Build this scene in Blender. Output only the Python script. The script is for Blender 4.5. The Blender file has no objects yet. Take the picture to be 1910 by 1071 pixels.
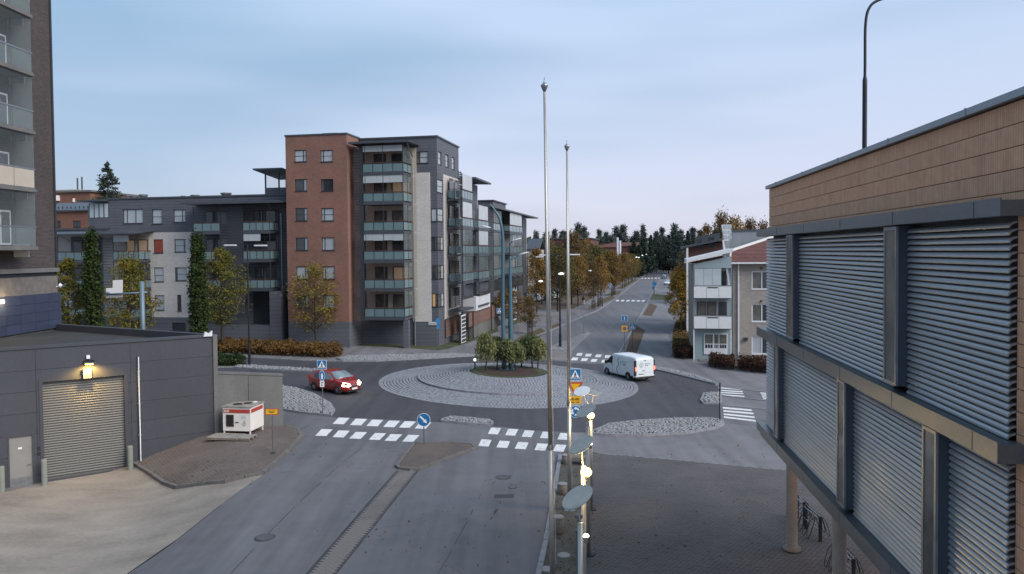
import bpy, bmesh, math, random
import numpy as np
from mathutils import Vector, Matrix, Euler
random.seed(7); rng = np.random.default_rng(7)
sc = bpy.context.scene
col = sc.collection
# ------------------------------------------------------------------ camera
FPX, PITCH, ROLL, HCAM = 1430.0, math.radians(1.53), 0.0092, 10.2
Y0 = 469.0 + FPX*math.tan(PITCH)            # principal point row (1910 x 1071 photograph)
_c, _s = math.cos(PITCH), math.sin(PITCH)
_F = Vector((0, _c, -_s)); _R0 = Vector((1, 0, 0)); _U0 = Vector((0, _s, _c))
_R = _R0*math.cos(ROLL) - _U0*math.sin(ROLL)
_U = _R0*math.sin(ROLL) + _U0*math.cos(ROLL)
CAM = Vector((0, 0, HCAM))
cd = bpy.data.cameras.new('camera'); camo = bpy.data.objects.new('camera', cd); col.objects.link(camo)
cd.sensor_fit = 'HORIZONTAL'; cd.sensor_width = 36.0; cd.lens = FPX/1910*36.0
cd.shift_y = -(535.5-Y0)/1910; cd.clip_start = 0.1; cd.clip_end = 3000
camo.matrix_world = Matrix(((_R.x, _U.x, -_F.x, CAM.x), (_R.y, _U.y, -_F.y, CAM.y), (_R.z, _U.z, -_F.z, CAM.z), (0, 0, 0, 1)))
sc.camera = camo
# ------------------------------------------------------------------ world, sun, exposure
SUN_EL, SUN_AZ = math.radians(38), math.radians(125)     # azimuth clockwise from +Y: dim glow from the right, behind
w = bpy.data.worlds.new('World'); sc.world = w; w.use_nodes = True
nt = w.node_tree; bg = nt.nodes['Background']; L = nt.links
sky = nt.nodes.new('ShaderNodeTexSky'); sky.sky_type = 'NISHITA'; sky.sun_disc = False
sky.sun_elevation = math.radians(9); sky.sun_rotation = SUN_AZ; sky.altitude = 0
sky.air_density = 1.0; sky.dust_density = 0.6; sky.ozone_density = 2.5
tc = nt.nodes.new('ShaderNodeTexCoord'); mp = nt.nodes.new('ShaderNodeMapping'); mp.inputs['Scale'].default_value = (1.0, 1.0, 6.0)
nz = nt.nodes.new('ShaderNodeTexNoise'); nz.inputs['Scale'].default_value = 1.6; nz.inputs['Detail'].default_value = 2; nz.inputs['Roughness'].default_value = 0.45
L.new(tc.outputs['Generated'], mp.inputs['Vector']); L.new(mp.outputs['Vector'], nz.inputs['Vector'])
sep = nt.nodes.new('ShaderNodeSeparateXYZ'); L.new(tc.outputs['Generated'], sep.inputs[0])
def sky_ramp(cols):
    r = nt.nodes.new('ShaderNodeValToRGB'); el = r.color_ramp.elements
    el[0].position = 0.0; el[0].color = cols[0]+(1,); el[1].position = 0.62; el[1].color = cols[3]+(1,)
    for p_, c_ in ((0.11, cols[1]), (0.30, cols[2])): q_ = el.new(p_); q_.color = c_+(1,)
    L.new(sep.outputs['Z'], r.inputs['Fac']); return r
c1 = sky_ramp([(3.4,3.7,4.7),(2.75,3.55,4.85),(2.2,3.35,4.75),(1.8,2.95,4.3)])        # clearer, greyer blue air
c2 = sky_ramp([(5.1,5.0,6.1),(4.6,4.95,6.3),(3.9,4.9,6.5),(3.3,4.4,5.9)])       # thin pale cloud sheets
nz2 = nt.nodes.new('ShaderNodeTexNoise'); nz2.inputs['Scale'].default_value = 0.9; nz2.inputs['Detail'].default_value = 2
mp2 = nt.nodes.new('ShaderNodeMapping'); mp2.inputs['Scale'].default_value = (1.0, 1.0, 2.2); mp2.inputs['Location'].default_value = (3.1, 0.4, 1.7)
L.new(tc.outputs['Generated'], mp2.inputs['Vector']); L.new(mp2.outputs['Vector'], nz2.inputs['Vector'])
ad0 = nt.nodes.new('ShaderNodeMath'); ad0.operation = 'MULTIPLY_ADD'; L.new(sep.outputs['X'], ad0.inputs[0]); ad0.inputs[1].default_value = 0.34; L.new(nz.outputs['Fac'], ad0.inputs[2])   # brighter towards the sunset side
ad = nt.nodes.new('ShaderNodeMath'); ad.operation = 'ADD'; L.new(ad0.outputs[0], ad.inputs[0]); L.new(nz2.outputs['Fac'], ad.inputs[1])
mr = nt.nodes.new('ShaderNodeMapRange'); mr.inputs['From Min'].default_value = 0.78; mr.inputs['From Max'].default_value = 1.16
mr.inputs['To Min'].default_value = 0.05; mr.inputs['To Max'].default_value = 1.0; L.new(ad.outputs[0], mr.inputs['Value'])
mc = nt.nodes.new('ShaderNodeMix'); mc.data_type = 'RGBA'; L.new(mr.outputs['Result'], mc.inputs['Factor']); L.new(c1.outputs['Color'], mc.inputs['A']); L.new(c2.outputs['Color'], mc.inputs['B'])
mx = nt.nodes.new('ShaderNodeMix'); mx.data_type = 'RGBA'; mx.inputs['Factor'].default_value = 0.84
L.new(sky.outputs['Color'], mx.inputs['A']); L.new(mc.outputs['Result'], mx.inputs['B'])
L.new(mx.outputs['Result'], bg.inputs['Color']); bg.inputs['Strength'].default_value = 0.062
sd = bpy.data.lights.new('sun', 'SUN'); sd.energy = 1.5; sd.angle = math.radians(40); sd.color = (1.0, 0.93, 0.88)
so = bpy.data.objects.new('sun', sd); col.objects.link(so)
dirv = Vector((math.sin(SUN_AZ)*math.cos(SUN_EL), math.cos(SUN_AZ)*math.cos(SUN_EL), math.sin(SUN_EL)))
so.rotation_euler = dirv.to_track_quat('Z', 'Y').to_euler()
vs = sc.view_settings; vs.view_transform = 'Standard'; vs.look = 'None'; vs.exposure = 1.36; vs.gamma = 1.0; vs.use_curve_mapping = False
sc.cycles.use_denoising = True
sc.cycles.max_bounces = 6; sc.cycles.transparent_max_bounces = 12
# ------------------------------------------------------------------ terrain height and back-projection onto it
def sstep(a, b, x):
    t = min(1.0, max(0.0, (x-a)/(b-a))); return t*t*(3-2*t)
GC = (-16.2, 41.3); GU = (-0.829, -0.559)     # garage corner and the run of its wall
def zg(X, Y):
    z = -0.5*math.tanh(0.07*X)*sstep(12, 46, Y)
    u = GU[0]*(X-GC[0]) + GU[1]*(Y-GC[1])
    z -= 1.15*sstep(-0.5, 5.5, u)*sstep(-7.5, -17, X)
    return z
def ray(px, py):
    return (_R*((px-955)/FPX) - _U*((py-Y0)/FPX) + _F)
def G(px, py, dz=0.0):
    d = ray(px, py); z = 0.0
    for _ in range(40):
        t = (z-HCAM)/d.z; z2 = zg(d.x*t, d.y*t)+dz
        if abs(z2-z) < 1e-5: break
        z = z2
    return Vector((d.x*t, d.y*t, z))
def at(px, py, Y):                     # point seen at a pixel, Y metres out
    d = ray(px, py); return CAM + d*(Y/d.y)
# ------------------------------------------------------------------ mesh builder
class MB:
    def __init__(s): s.v = []; s.f = []
    def quad(s, *p):
        n = len(s.v); s.v += [tuple(q) for q in p]; s.f.append(tuple(range(n, n+len(p)))); return s
    def box(s, x0, x1, y0, y1, z0, z1):
        n = len(s.v)
        s.v += [(x0,y0,z0),(x1,y0,z0),(x1,y1,z0),(x0,y1,z0),(x0,y0,z1),(x1,y0,z1),(x1,y1,z1),(x0,y1,z1)]
        s.f += [tuple(n+i for i in q) for q in ((0,3,2,1),(4,5,6,7),(0,1,5,4),(1,2,6,5),(2,3,7,6),(3,0,4,7))]; return s
    def obox(s, c, ax, ay, az):        # centre and three half axes
        c, ax, ay, az = Vector(c), Vector(ax), Vector(ay), Vector(az); n = len(s.v)
        for k in (-1, 1):
            for i, j in ((-1,-1),(1,-1),(1,1),(-1,1)): s.v.append(tuple(c+ax*i+ay*j+az*k))
        s.f += [tuple(n+i for i in q) for q in ((0,3,2,1),(4,5,6,7),(0,1,5,4),(1,2,6,5),(2,3,7,6),(3,0,4,7))]; return s
    def bar(s, a, b, w, h=None, up=(0,0,1)):   # box beam from a to b
        a, b = Vector(a), Vector(b); h = h or w; d = b-a; up = Vector(up)
        sd_ = d.cross(up)
        if sd_.length < 1e-6: sd_ = d.cross(Vector((1,0,0)))
        sd_.normalize(); u2 = sd_.cross(d).normalized()
        return s.obox((a+b)/2, d/2, sd_*(-w/2), u2*(h/2))
    def tube(s, pts, r, n=8, caps=True):
        pts = [Vector(p) for p in pts]; k = len(pts); rr = r if isinstance(r, (list, tuple)) else [r]*k
        base = len(s.v); prev = None
        for i, p in enumerate(pts):
            d = (pts[min(i+1,k-1)]-pts[max(i-1,0)]).normalized()
            if prev is None: a = d.orthogonal().normalized()
            else: a = (prev - d*prev.dot(d)).normalized()
            prev = a; b = d.cross(a)
            for j in range(n):
                t = 2*math.pi*j/n; s.v.append(tuple(p+(a*math.cos(t)+b*math.sin(t))*rr[i]))
        for i in range(k-1):
            for j in range(n):
                j2 = (j+1) % n; s.f.append((base+i*n+j, base+i*n+j2, base+(i+1)*n+j2, base+(i+1)*n+j))
        if caps:
            s.f.append(tuple(base+j for j in range(n-1,-1,-1))); s.f.append(tuple(base+(k-1)*n+j for j in range(n)))
        return s
    def lathe(s, prof, n=16, c=(0,0,0)):       # prof: (r,z) bottom to top
        base = len(s.v); k = len(prof)
        for r, z in prof:
            for j in range(n):
                t = 2*math.pi*j/n; s.v.append((c[0]+r*math.cos(t), c[1]+r*math.sin(t), c[2]+z))
        for i in range(k-1):
            for j in range(n):
                j2 = (j+1) % n; s.f.append((base+i*n+j, base+i*n+j2, base+(i+1)*n+j2, base+(i+1)*n+j))
        s.f.append(tuple(base+j for j in range(n-1,-1,-1))); s.f.append(tuple(base+(k-1)*n+j for j in range(n)))
        return s
    def prism(s, pts, ex):                     # planar outline (3d) pushed along ex
        ex = Vector(ex); n = len(s.v); k = len(pts); P = [Vector(p) for p in pts]
        s.v += [tuple(p) for p in P] + [tuple(p+ex) for p in P]
        s.f.append(tuple(range(n+k-1, n-1, -1))); s.f.append(tuple(range(n+k, n+2*k)))
        for i in range(k):
            j = (i+1) % k; s.f.append((n+i, n+j, n+k+j, n+k+i))
        return s
    def ico(s, c, r, sx=1, sy=1, sz=1):
        n = len(s.v); c = Vector(c)
        for d in ((1,0,0),(-1,0,0),(0,1,0),(0,-1,0),(0,0,1),(0,0,-1)): s.v.append((c.x+d[0]*r*sx, c.y+d[1]*r*sy, c.z+d[2]*r*sz))
        s.f += [tuple(n+i for i in q) for q in ((0,2,4),(2,1,4),(1,3,4),(3,0,4),(2,0,5),(1,2,5),(3,1,5),(0,3,5))]; return s
    def mesh(s, name, mat, smooth=False):
        me = bpy.data.meshes.new(name); me.from_pydata(s.v, [], s.f)
        if mat: me.materials.append(MT(mat) if isinstance(mat, str) else mat)
        if smooth: me.polygons.foreach_set('use_smooth', [True]*len(me.polygons))
        me.update(); return me
    def build(s, name, mat, parent=None, smooth=False, fix=False):
        me = s.mesh(name, mat, smooth)
        if fix:
            bm = bmesh.new(); bm.from_mesh(me); bmesh.ops.recalc_face_normals(bm, faces=bm.faces); bm.to_mesh(me); bm.free()
        return link(name, me, parent)
def link(name, me, parent=None, loc=None, rot=None):
    o = bpy.data.objects.new(name, me); col.objects.link(o)
    if parent is not None: o.parent = parent
    if loc is not None: o.location = loc
    if rot is not None: o.rotation_euler = rot
    return o
def tag(o, label=None, cat=None, group=None, kind=None):
    if label: o['label'] = label
    if cat: o['category'] = cat
    if group: o['group'] = group
    if kind: o['kind'] = kind
    return o
def thing(name, label, cat, loc=(0,0,0), rz=0.0, group=None):
    o = bpy.data.objects.new(name, None); col.objects.link(o); o.empty_display_size = 0.2
    o.location = loc; o.rotation_euler = (0, 0, rz); return tag(o, label, cat, group)
KIDS = {}
def kids(o): return [c for c in bpy.data.objects if c.parent == o]
def copy_tree(o, parent=None, ch=None):
    c = o.copy(); col.objects.link(c)
    if parent is not None: c.parent = parent
    for k in (ch if ch is not None else kids(o)): copy_tree(k, c)
    return c
def bevel_mod(o, w=0.01, seg=1):
    m = o.modifiers.new('bevel', 'BEVEL'); m.width = w; m.segments = seg; m.limit_method = 'ANGLE'; return o
# ------------------------------------------------------------------ materials
MATS = {}; SPEC = {}
def MT(n):
    if n not in MATS: MATS[n] = SPEC[n]()
    return MATS[n]
def _new(name):
    m = bpy.data.materials.new(name); m.use_nodes = True
    return m, m.node_tree, m.node_tree.nodes['Principled BSDF']
def _obj(nt): return nt.nodes.new('ShaderNodeTexCoord').outputs['Object']
def _noise(nt, vec, scale, detail=4, rough=0.55):
    n = nt.nodes.new('ShaderNodeTexNoise'); n.inputs['Scale'].default_value = scale; n.inputs['Detail'].default_value = detail
    n.inputs['Roughness'].default_value = rough; nt.links.new(vec, n.inputs['Vector']); return n.outputs['Fac']
def _math(nt, op, a, b=None):
    m = nt.nodes.new('ShaderNodeMath'); m.operation = op
    for i, q in enumerate((a, b)):
        if q is None: continue
        if isinstance(q, (int, float)): m.inputs[i].default_value = q
        else: nt.links.new(q, m.inputs[i])
    return m.outputs[0]
def _range(nt, v, a, b, c, d):
    m = nt.nodes.new('ShaderNodeMapRange'); nt.links.new(v, m.inputs['Value'])
    for k, q in zip(('From Min','From Max','To Min','To Max'), (a,b,c,d)): m.inputs[k].default_value = q
    return m.outputs['Result']
def _mix(nt, f, a, b, mode='MIX'):
    m = nt.nodes.new('ShaderNodeMix'); m.data_type = 'RGBA'; m.blend_type = mode
    for k, q in (('Factor', f), ('A', a), ('B', b)):
        if isinstance(q, (int, float)): m.inputs[k].default_value = q
        elif isinstance(q, tuple): m.inputs[k].default_value = q+(1,) if len(q) == 3 else q
        else: nt.links.new(q, m.inputs[k])
    return m.outputs['Result']
def _bump(nt, p, h, strength, dist=0.01):
    b = nt.nodes.new('ShaderNodeBump'); b.inputs['Strength'].default_value = strength; b.inputs['Distance'].default_value = dist
    nt.links.new(h, b.inputs['Height']); nt.links.new(b.outputs['Normal'], p.inputs['Normal'])
def plain(name, c, rough=0.6, metal=0.0, var=0.12, scale=3.0, fine=40.0, bump=0.15, c2=None, spec=0.5, coat=0.0, stretch=None, rnd=0.0):
    def f():
        m, nt, p = _new(name); v = _obj(nt)
        if stretch:
            mpn = nt.nodes.new('ShaderNodeMapping'); mpn.inputs['Scale'].default_value = stretch; nt.links.new(v, mpn.inputs['Vector']); v = mpn.outputs['Vector']
        a = _noise(nt, v, scale, 5); b = _noise(nt, v, fine, 3)
        s_ = _math(nt, 'ADD', _math(nt, 'MULTIPLY', a, 0.65), _math(nt, 'MULTIPLY', b, 0.35))
        lo = tuple(q*(1-var) for q in c); hi = tuple(min(1, q*(1+var)) for q in (c2 or c))
        out = _mix(nt, _range(nt, s_, 0.32, 0.68, 0, 1), lo, hi)
        if rnd:
            oi = nt.nodes.new('ShaderNodeObjectInfo'); k = _range(nt, oi.outputs['Random'], 0, 1, 1-rnd, 1+rnd)
            hv = nt.nodes.new('ShaderNodeHueSaturation'); nt.links.new(out, hv.inputs['Color']); nt.links.new(k, hv.inputs['Value']); out = hv.outputs['Color']
        nt.links.new(out, p.inputs['Base Color'])
        p.inputs['Metallic'].default_value = metal; p.inputs['Specular IOR Level'].default_value = spec
        nt.links.new(_range(nt, a, 0.3, 0.7, max(0.02, rough-0.07), min(1, rough+0.07)), p.inputs['Roughness'])
        if coat: p.inputs['Coat Weight'].default_value = coat; p.inputs['Coat Roughness'].default_value = 0.05
        if bump: _bump(nt, p, b, bump, 0.01)
        return m
    SPEC[name] = f
def brickmat(name, c1, c2, mortar, bw=0.25, bh=0.075, rough=0.85, mw=0.012, bump=0.5, var=0.2, offset=0.5):
    def f():
        m, nt, p = _new(name); v = _obj(nt)
        sp = nt.nodes.new('ShaderNodeSeparateXYZ'); nt.links.new(v, sp.inputs[0])
        cb = nt.nodes.new('ShaderNodeCombineXYZ'); nt.links.new(_math(nt, 'ADD', sp.outputs[0], sp.outputs[1]), cb.inputs[0]); nt.links.new(sp.outputs[2], cb.inputs[1])
        b = nt.nodes.new('ShaderNodeTexBrick'); b.offset = offset; nt.links.new(cb.outputs[0], b.inputs['Vector'])
        b.inputs['Color1'].default_value = c1+(1,); b.inputs['Color2'].default_value = c2+(1,); b.inputs['Mortar'].default_value = mortar+(1,)
        b.inputs['Scale'].default_value = 1.0; b.inputs['Mortar Size'].default_value = mw; b.inputs['Mortar Smooth'].default_value = 0.2
        b.inputs['Brick Width'].default_value = bw; b.inputs['Row Height'].default_value = bh; b.inputs['Bias'].default_value = 0.0
        n = _noise(nt, v, 0.5, 5); n2 = _noise(nt, v, 9, 3)
        hv = nt.nodes.new('ShaderNodeHueSaturation'); nt.links.new(b.outputs['Color'], hv.inputs['Color'])
        nt.links.new(_range(nt, _math(nt, 'ADD', _math(nt,'MULTIPLY',n,0.6), _math(nt,'MULTIPLY',n2,0.4)), 0.3, 0.7, 1-var, 1+var), hv.inputs['Value'])
        nt.links.new(hv.outputs['Color'], p.inputs['Base Color']); p.inputs['Roughness'].default_value = rough
        _bump(nt, p, _math(nt, 'SUBTRACT', 1.0, b.outputs['Fac']), bump, 0.01)
        return m
    SPEC[name] = f
def emis(name, c, strength, base=(0.8,0.8,0.8)):
    def f():
        m, nt, p = _new(name); p.inputs['Base Color'].default_value = base+(1,); p.inputs['Emission Color'].default_value = c+(1,)
        p.inputs['Emission Strength'].default_value = strength; return m
    SPEC[name] = f
def glassy(name, c, rough=0.05, alpha=None, spec=0.5, var=0.3, scale=0.7):
    def f():
        m, nt, p = _new(name); v = _obj(nt); oi = nt.nodes.new('ShaderNodeObjectInfo')
        cb = nt.nodes.new('ShaderNodeCombineXYZ'); nt.links.new(_math(nt,'MULTIPLY',oi.outputs['Random'],40.0), cb.inputs[0])
        ad = nt.nodes.new('ShaderNodeVectorMath'); nt.links.new(v, ad.inputs[0]); nt.links.new(cb.outputs[0], ad.inputs[1])
        a = _noise(nt, ad.outputs[0], scale, 3)
        nt.links.new(_mix(nt, _range(nt, a, 0.3, 0.7, 0, 1), tuple(q*(1-var) for q in c), tuple(min(1,q*(1+var)) for q in c)), p.inputs['Base Color'])
        p.inputs['Roughness'].default_value = rough; p.inputs['IOR'].default_value = 1.5; p.inputs['Specular IOR Level'].default_value = spec
        if alpha is not None: p.inputs['Alpha'].default_value = alpha
        n2 = _noise(nt, v, 1.3, 2); _bump(nt, p, n2, 0.04, 0.05)
        return m
    SPEC[name] = f
# ------------------------------------------------------------------ material list
def asphalt(name, c, light=0.36, patch=0.16, wear=True):
    def f():
        m, nt, p = _new(name); v = _obj(nt)
        big = _noise(nt, v, 0.11, 5, 0.6); mid = _noise(nt, v, 1.1, 4); fine = _noise(nt, v, 55, 2, 0.7)
        mpn = nt.nodes.new('ShaderNodeMapping'); mpn.inputs['Rotation'].default_value = (0,0,0.2); mpn.inputs['Scale'].default_value = (1.2, 0.06, 1); nt.links.new(v, mpn.inputs['Vector'])
        tr = _noise(nt, mpn.outputs['Vector'], 1.0, 3)
        s_ = _math(nt,'ADD',_math(nt,'ADD',_math(nt,'MULTIPLY',big,0.30),_math(nt,'MULTIPLY',mid,0.17)),_math(nt,'ADD',_math(nt,'MULTIPLY',fine,0.2),_math(nt,'MULTIPLY',tr,0.36)))
        base = _mix(nt, _range(nt, s_, 0.36, 0.64, 0, 1), tuple(q*(1-light) for q in c), tuple(q*(1+light) for q in c))
        vo = nt.nodes.new('ShaderNodeTexVoronoi'); vo.feature = 'DISTANCE_TO_EDGE'; vo.inputs['Scale'].default_value = 0.13
        mpv = nt.nodes.new('ShaderNodeVectorMath'); nt.links.new(v, mpv.inputs[0])
        wob = nt.nodes.new('ShaderNodeTexNoise'); wob.inputs['Scale'].default_value = 0.6; wob.inputs['Detail'].default_value = 6; nt.links.new(v, wob.inputs['Vector'])
        nt.links.new(wob.outputs['Color'], mpv.inputs[1]); nt.links.new(mpv.outputs[0], vo.inputs['Vector'])
        crack = _range(nt, vo.outputs['Distance'], 0.0, 0.0022, 0.55 if wear else 0.15, 0.0)
        crack = _math(nt,'MULTIPLY',crack,_range(nt, mid, 0.45, 0.55, 0, 1))
        base = _mix(nt, crack, base, tuple(q*0.3 for q in c))
        nt.links.new(base, p.inputs['Base Color']); nt.links.new(_range(nt, big, 0.3, 0.7, 0.62, 0.85), p.inputs['Roughness'])
        p.inputs['Specular IOR Level'].default_value = 0.4
        _bump(nt, p, fine, 0.35, 0.01); return m
    SPEC[name] = f
asphalt('asphalt_old', (0.118,0.117,0.126)); asphalt('asphalt_new', (0.052,0.051,0.059), wear=False); asphalt('asphalt_path', (0.145,0.142,0.152))
asphalt('asphalt_street', (0.118,0.119,0.130))
plain('earth', (0.055,0.045,0.035), 0.95, var=0.5, scale=0.35, fine=14, bump=0.6, c2=(0.075,0.065,0.045))
plain('grass', (0.030,0.047,0.018), 0.95, var=0.45, scale=0.5, fine=25, bump=0.8, c2=(0.055,0.062,0.022))
plain('grass_dry', (0.045,0.046,0.020), 0.95, var=0.4, scale=0.6, fine=20, bump=0.8, c2=(0.085,0.06,0.026))
plain('mulch', (0.042,0.026,0.018), 0.95, var=0.5, scale=3, fine=30, bump=0.9)
plain('leaf_litter', (0.075,0.046,0.028), 0.95, var=0.45, scale=1.2, fine=25, bump=0.6)
plain('concrete_yard', (0.225,0.195,0.165), 0.85, var=0.3, scale=0.5, fine=9, bump=0.3, c2=(0.24,0.212,0.182), stretch=(0.6,1.6,1))
plain('concrete', (0.125,0.125,0.122), 0.85, var=0.28, scale=0.8, fine=18, bump=0.25, stretch=(1,1,0.45))
plain('granite', (0.21,0.215,0.235), 0.8, var=0.28, scale=3.5, fine=50, bump=0.5)
plain('sett', (0.205,0.215,0.24), 0.72, var=0.42, scale=4.5, fine=30, bump=0.5)
plain('joint', (0.05,0.052,0.056), 0.95, var=0.4, scale=2, fine=30, bump=0.4)
plain('fieldstone', (0.21,0.215,0.225), 0.8, var=0.5, scale=5.5, fine=30, bump=0.4)
plain('paver', (0.096,0.090,0.094), 0.85, var=0.28, scale=0.5, fine=7.5, bump=0.4)
plain('paver_red', (0.115,0.095,0.086), 0.88, var=0.3, scale=0.6, fine=7.5, bump=0.4)
plain('paver_grey', (0.17,0.150,0.148), 0.88, var=0.28, scale=0.6, fine=7.5, bump=0.4)
plain('moss', (0.062,0.058,0.045), 0.95, var=0.45, scale=1.4, fine=20, bump=0.6, c2=(0.085,0.078,0.07))
plain('kerb_dark', (0.13,0.12,0.112), 0.88, var=0.3, scale=3, fine=30, bump=0.5)
def roadpaint():
    m, nt, p = _new('road_paint'); v = _obj(nt); a = _noise(nt, v, 5, 5, 0.7); b = _noise(nt, v, 0.6, 3)
    k = _math(nt,'MULTIPLY',_range(nt, a, 0.52, 0.62, 0, 1), _range(nt, b, 0.4, 0.6, 0.1, 0.8))
    nt.links.new(_mix(nt, k, (0.66,0.66,0.66), (0.22,0.22,0.23)), p.inputs['Base Color']); p.inputs['Roughness'].default_value = 0.7; return m
SPEC['road_paint'] = roadpaint
plain('line_paint', (0.55,0.55,0.56), 0.75, var=0.25, scale=1.5, fine=12)
# walls
brickmat('brick_dark', (0.060,0.051,0.051), (0.095,0.076,0.072), (0.014,0.013,0.014), 0.27, 0.085, mw=0.012)
brickmat('brick_red', (0.255,0.115,0.080), (0.19,0.090,0.068), (0.17,0.13,0.11), 0.27, 0.085)
brickmat('brick_white', (0.60,0.57,0.545), (0.50,0.48,0.46), (0.33,0.315,0.30), 0.30, 0.10, var=0.12)
brickmat('brick_beige', (0.36,0.32,0.285), (0.29,0.26,0.235), (0.22,0.20,0.185), 0.28, 0.10, var=0.12)
brickmat('brick_orange', (0.24,0.095,0.055), (0.18,0.075,0.05), (0.14,0.10,0.08), 0.27, 0.085)
brickmat('brick_maroon', (0.13,0.05,0.042), (0.10,0.042,0.038), (0.08,0.05,0.045), 0.27, 0.085)
brickmat('cladding_dark', (0.098,0.105,0.125), (0.088,0.095,0.114), (0.036,0.039,0.048), 3.0, 0.32, rough=0.6, mw=0.018, bump=0.7, var=0.10)
brickmat('cladding_grey', (0.105,0.113,0.135), (0.098,0.105,0.125), (0.045,0.048,0.056), 4.5, 0.42, rough=0.65, mw=0.018, bump=0.7, var=0.08)
brickmat('roof_tiles', (0.15,0.052,0.042), (0.11,0.042,0.036), (0.05,0.025,0.02), 0.3, 0.35, mw=0.03)
plain('panel_grey', (0.046,0.049,0.060), 0.7, var=0.2, scale=0.4, fine=9, bump=0.06, stretch=(1,1,0.4), rnd=0.05)
plain('panel_blue', (0.034,0.044,0.078), 0.35, var=0.15, scale=0.6, fine=9, bump=0.03, rnd=0.12)
plain('steel_dark', (0.045,0.050,0.058), 0.5, 0.3, var=0.15)
plain('frame_dark', (0.022,0.025,0.031), 0.5, var=0.15)
plain('frame_white', (0.62,0.63,0.64), 0.55, var=0.06)
plain('frame_brown', (0.075,0.04,0.034), 0.6, var=0.2)
plain('slat_dark', (0.055,0.060,0.070), 0.6, var=0.15)
plain('slat_brown', (0.23,0.135,0.105), 0.7, var=0.25, scale=1.5, fine=25, rnd=0.12)
plain('render_white', (0.50,0.51,0.53), 0.8, var=0.06, scale=0.6, fine=15, bump=0.05)
plain('render_beige', (0.40,0.36,0.30), 0.8, var=0.08, scale=0.8, fine=15)
plain('render_teal', (0.26,0.33,0.35), 0.8, var=0.06)
plain('roof_felt', (0.030,0.031,0.033), 0.9, var=0.35, scale=0.4, fine=20, bump=0.3)
plain('roof_metal', (0.075,0.083,0.098), 0.45, 0.3, var=0.1)
plain('galvanised', (0.30,0.315,0.33), 0.42, 0.85, var=0.15, scale=4, fine=40)
plain('zinc_sheet', (0.30,0.32,0.34), 0.5, 0.5, var=0.2, scale=0.5, fine=12, stretch=(3,3,0.3))
plain('louvre_metal', (0.37,0.385,0.40), 0.40, 0.6, var=0.10, scale=0.7, fine=30, bump=0.03, rnd=0.06)
plain('louvre_box', (0.075,0.090,0.115), 0.42, 0.45, var=0.1, scale=0.6, fine=25, bump=0.02)
plain('beam_metal', (0.185,0.205,0.225), 0.38, 0.65, var=0.18, scale=0.7, fine=20, bump=0.03, stretch=(1,0.5,1))
plain('coping_metal', (0.27,0.30,0.33), 0.42, 0.6, var=0.12, scale=0.5, fine=20, bump=0.03)
plain('pole_steel', (0.48,0.46,0.42), 0.48, 0.8, var=0.08, scale=2, fine=30, bump=0.02)
plain('pole_black', (0.016,0.018,0.022), 0.4, 0.2, var=0.15)
plain('pole_teal', (0.060,0.125,0.165), 0.4, 0.2, var=0.12, scale=1, fine=20)
plain('pole_grey', (0.12,0.13,0.14), 0.5, 0.3, var=0.15)
plain('gantry_blue', (0.13,0.19,0.23), 0.5, 0.2, var=0.12)
plain('sign_grey', (0.60,0.62,0.64), 0.5, 0.2, var=0.07)
def tilemat():
    m, nt, p = _new('terracotta'); v = _obj(nt); sp = nt.nodes.new('ShaderNodeSeparateXYZ'); nt.links.new(v, sp.inputs[0])
    oi = nt.nodes.new('ShaderNodeObjectInfo'); y = _math(nt,'ADD',sp.outputs[1],_math(nt,'MULTIPLY',oi.outputs['Random'],7.0))
    cb = nt.nodes.new('ShaderNodeCombineXYZ'); nt.links.new(_math(nt,'MULTIPLY',y,9.0), cb.inputs[0])
    strip = _noise(nt, cb.outputs[0], 1.0, 2); n = _noise(nt, v, 6, 5)
    cb2 = nt.nodes.new('ShaderNodeCombineXYZ'); nt.links.new(_math(nt,'MULTIPLY',y,2.6), cb2.inputs[0]); nt.links.new(_math(nt,'MULTIPLY',sp.outputs[2],0.5), cb2.inputs[2])
    n3 = _noise(nt, cb2.outputs[0], 1.0, 3)
    s_ = _math(nt,'ADD',_math(nt,'MULTIPLY',strip,0.4),_math(nt,'ADD',_math(nt,'MULTIPLY',n,0.25),_math(nt,'MULTIPLY',n3,0.35)))
    c = _mix(nt, _range(nt, s_, 0.36, 0.64, 0, 1), (0.43,0.222,0.128), (0.64,0.37,0.22))
    hv = nt.nodes.new('ShaderNodeHueSaturation'); nt.links.new(c, hv.inputs['Color']); nt.links.new(_range(nt, oi.outputs['Random'],0,1,0.985,1.015), hv.inputs['Value'])
    gr = _math(nt,'FRACT',_math(nt,'MULTIPLY',sp.outputs[1],16.0)); gl = _math(nt,'LESS_THAN',gr,0.13)
    nt.links.new(_mix(nt, _math(nt,'MULTIPLY',gl,0.5), hv.outputs['Color'], (0.05,0.032,0.025)), p.inputs['Base Color'])
    p.inputs['Roughness'].default_value = 0.62; _bump(nt, p, _math(nt,'SUBTRACT',n,gl), 0.4, 0.006); return m
SPEC['terracotta'] = tilemat
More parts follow.
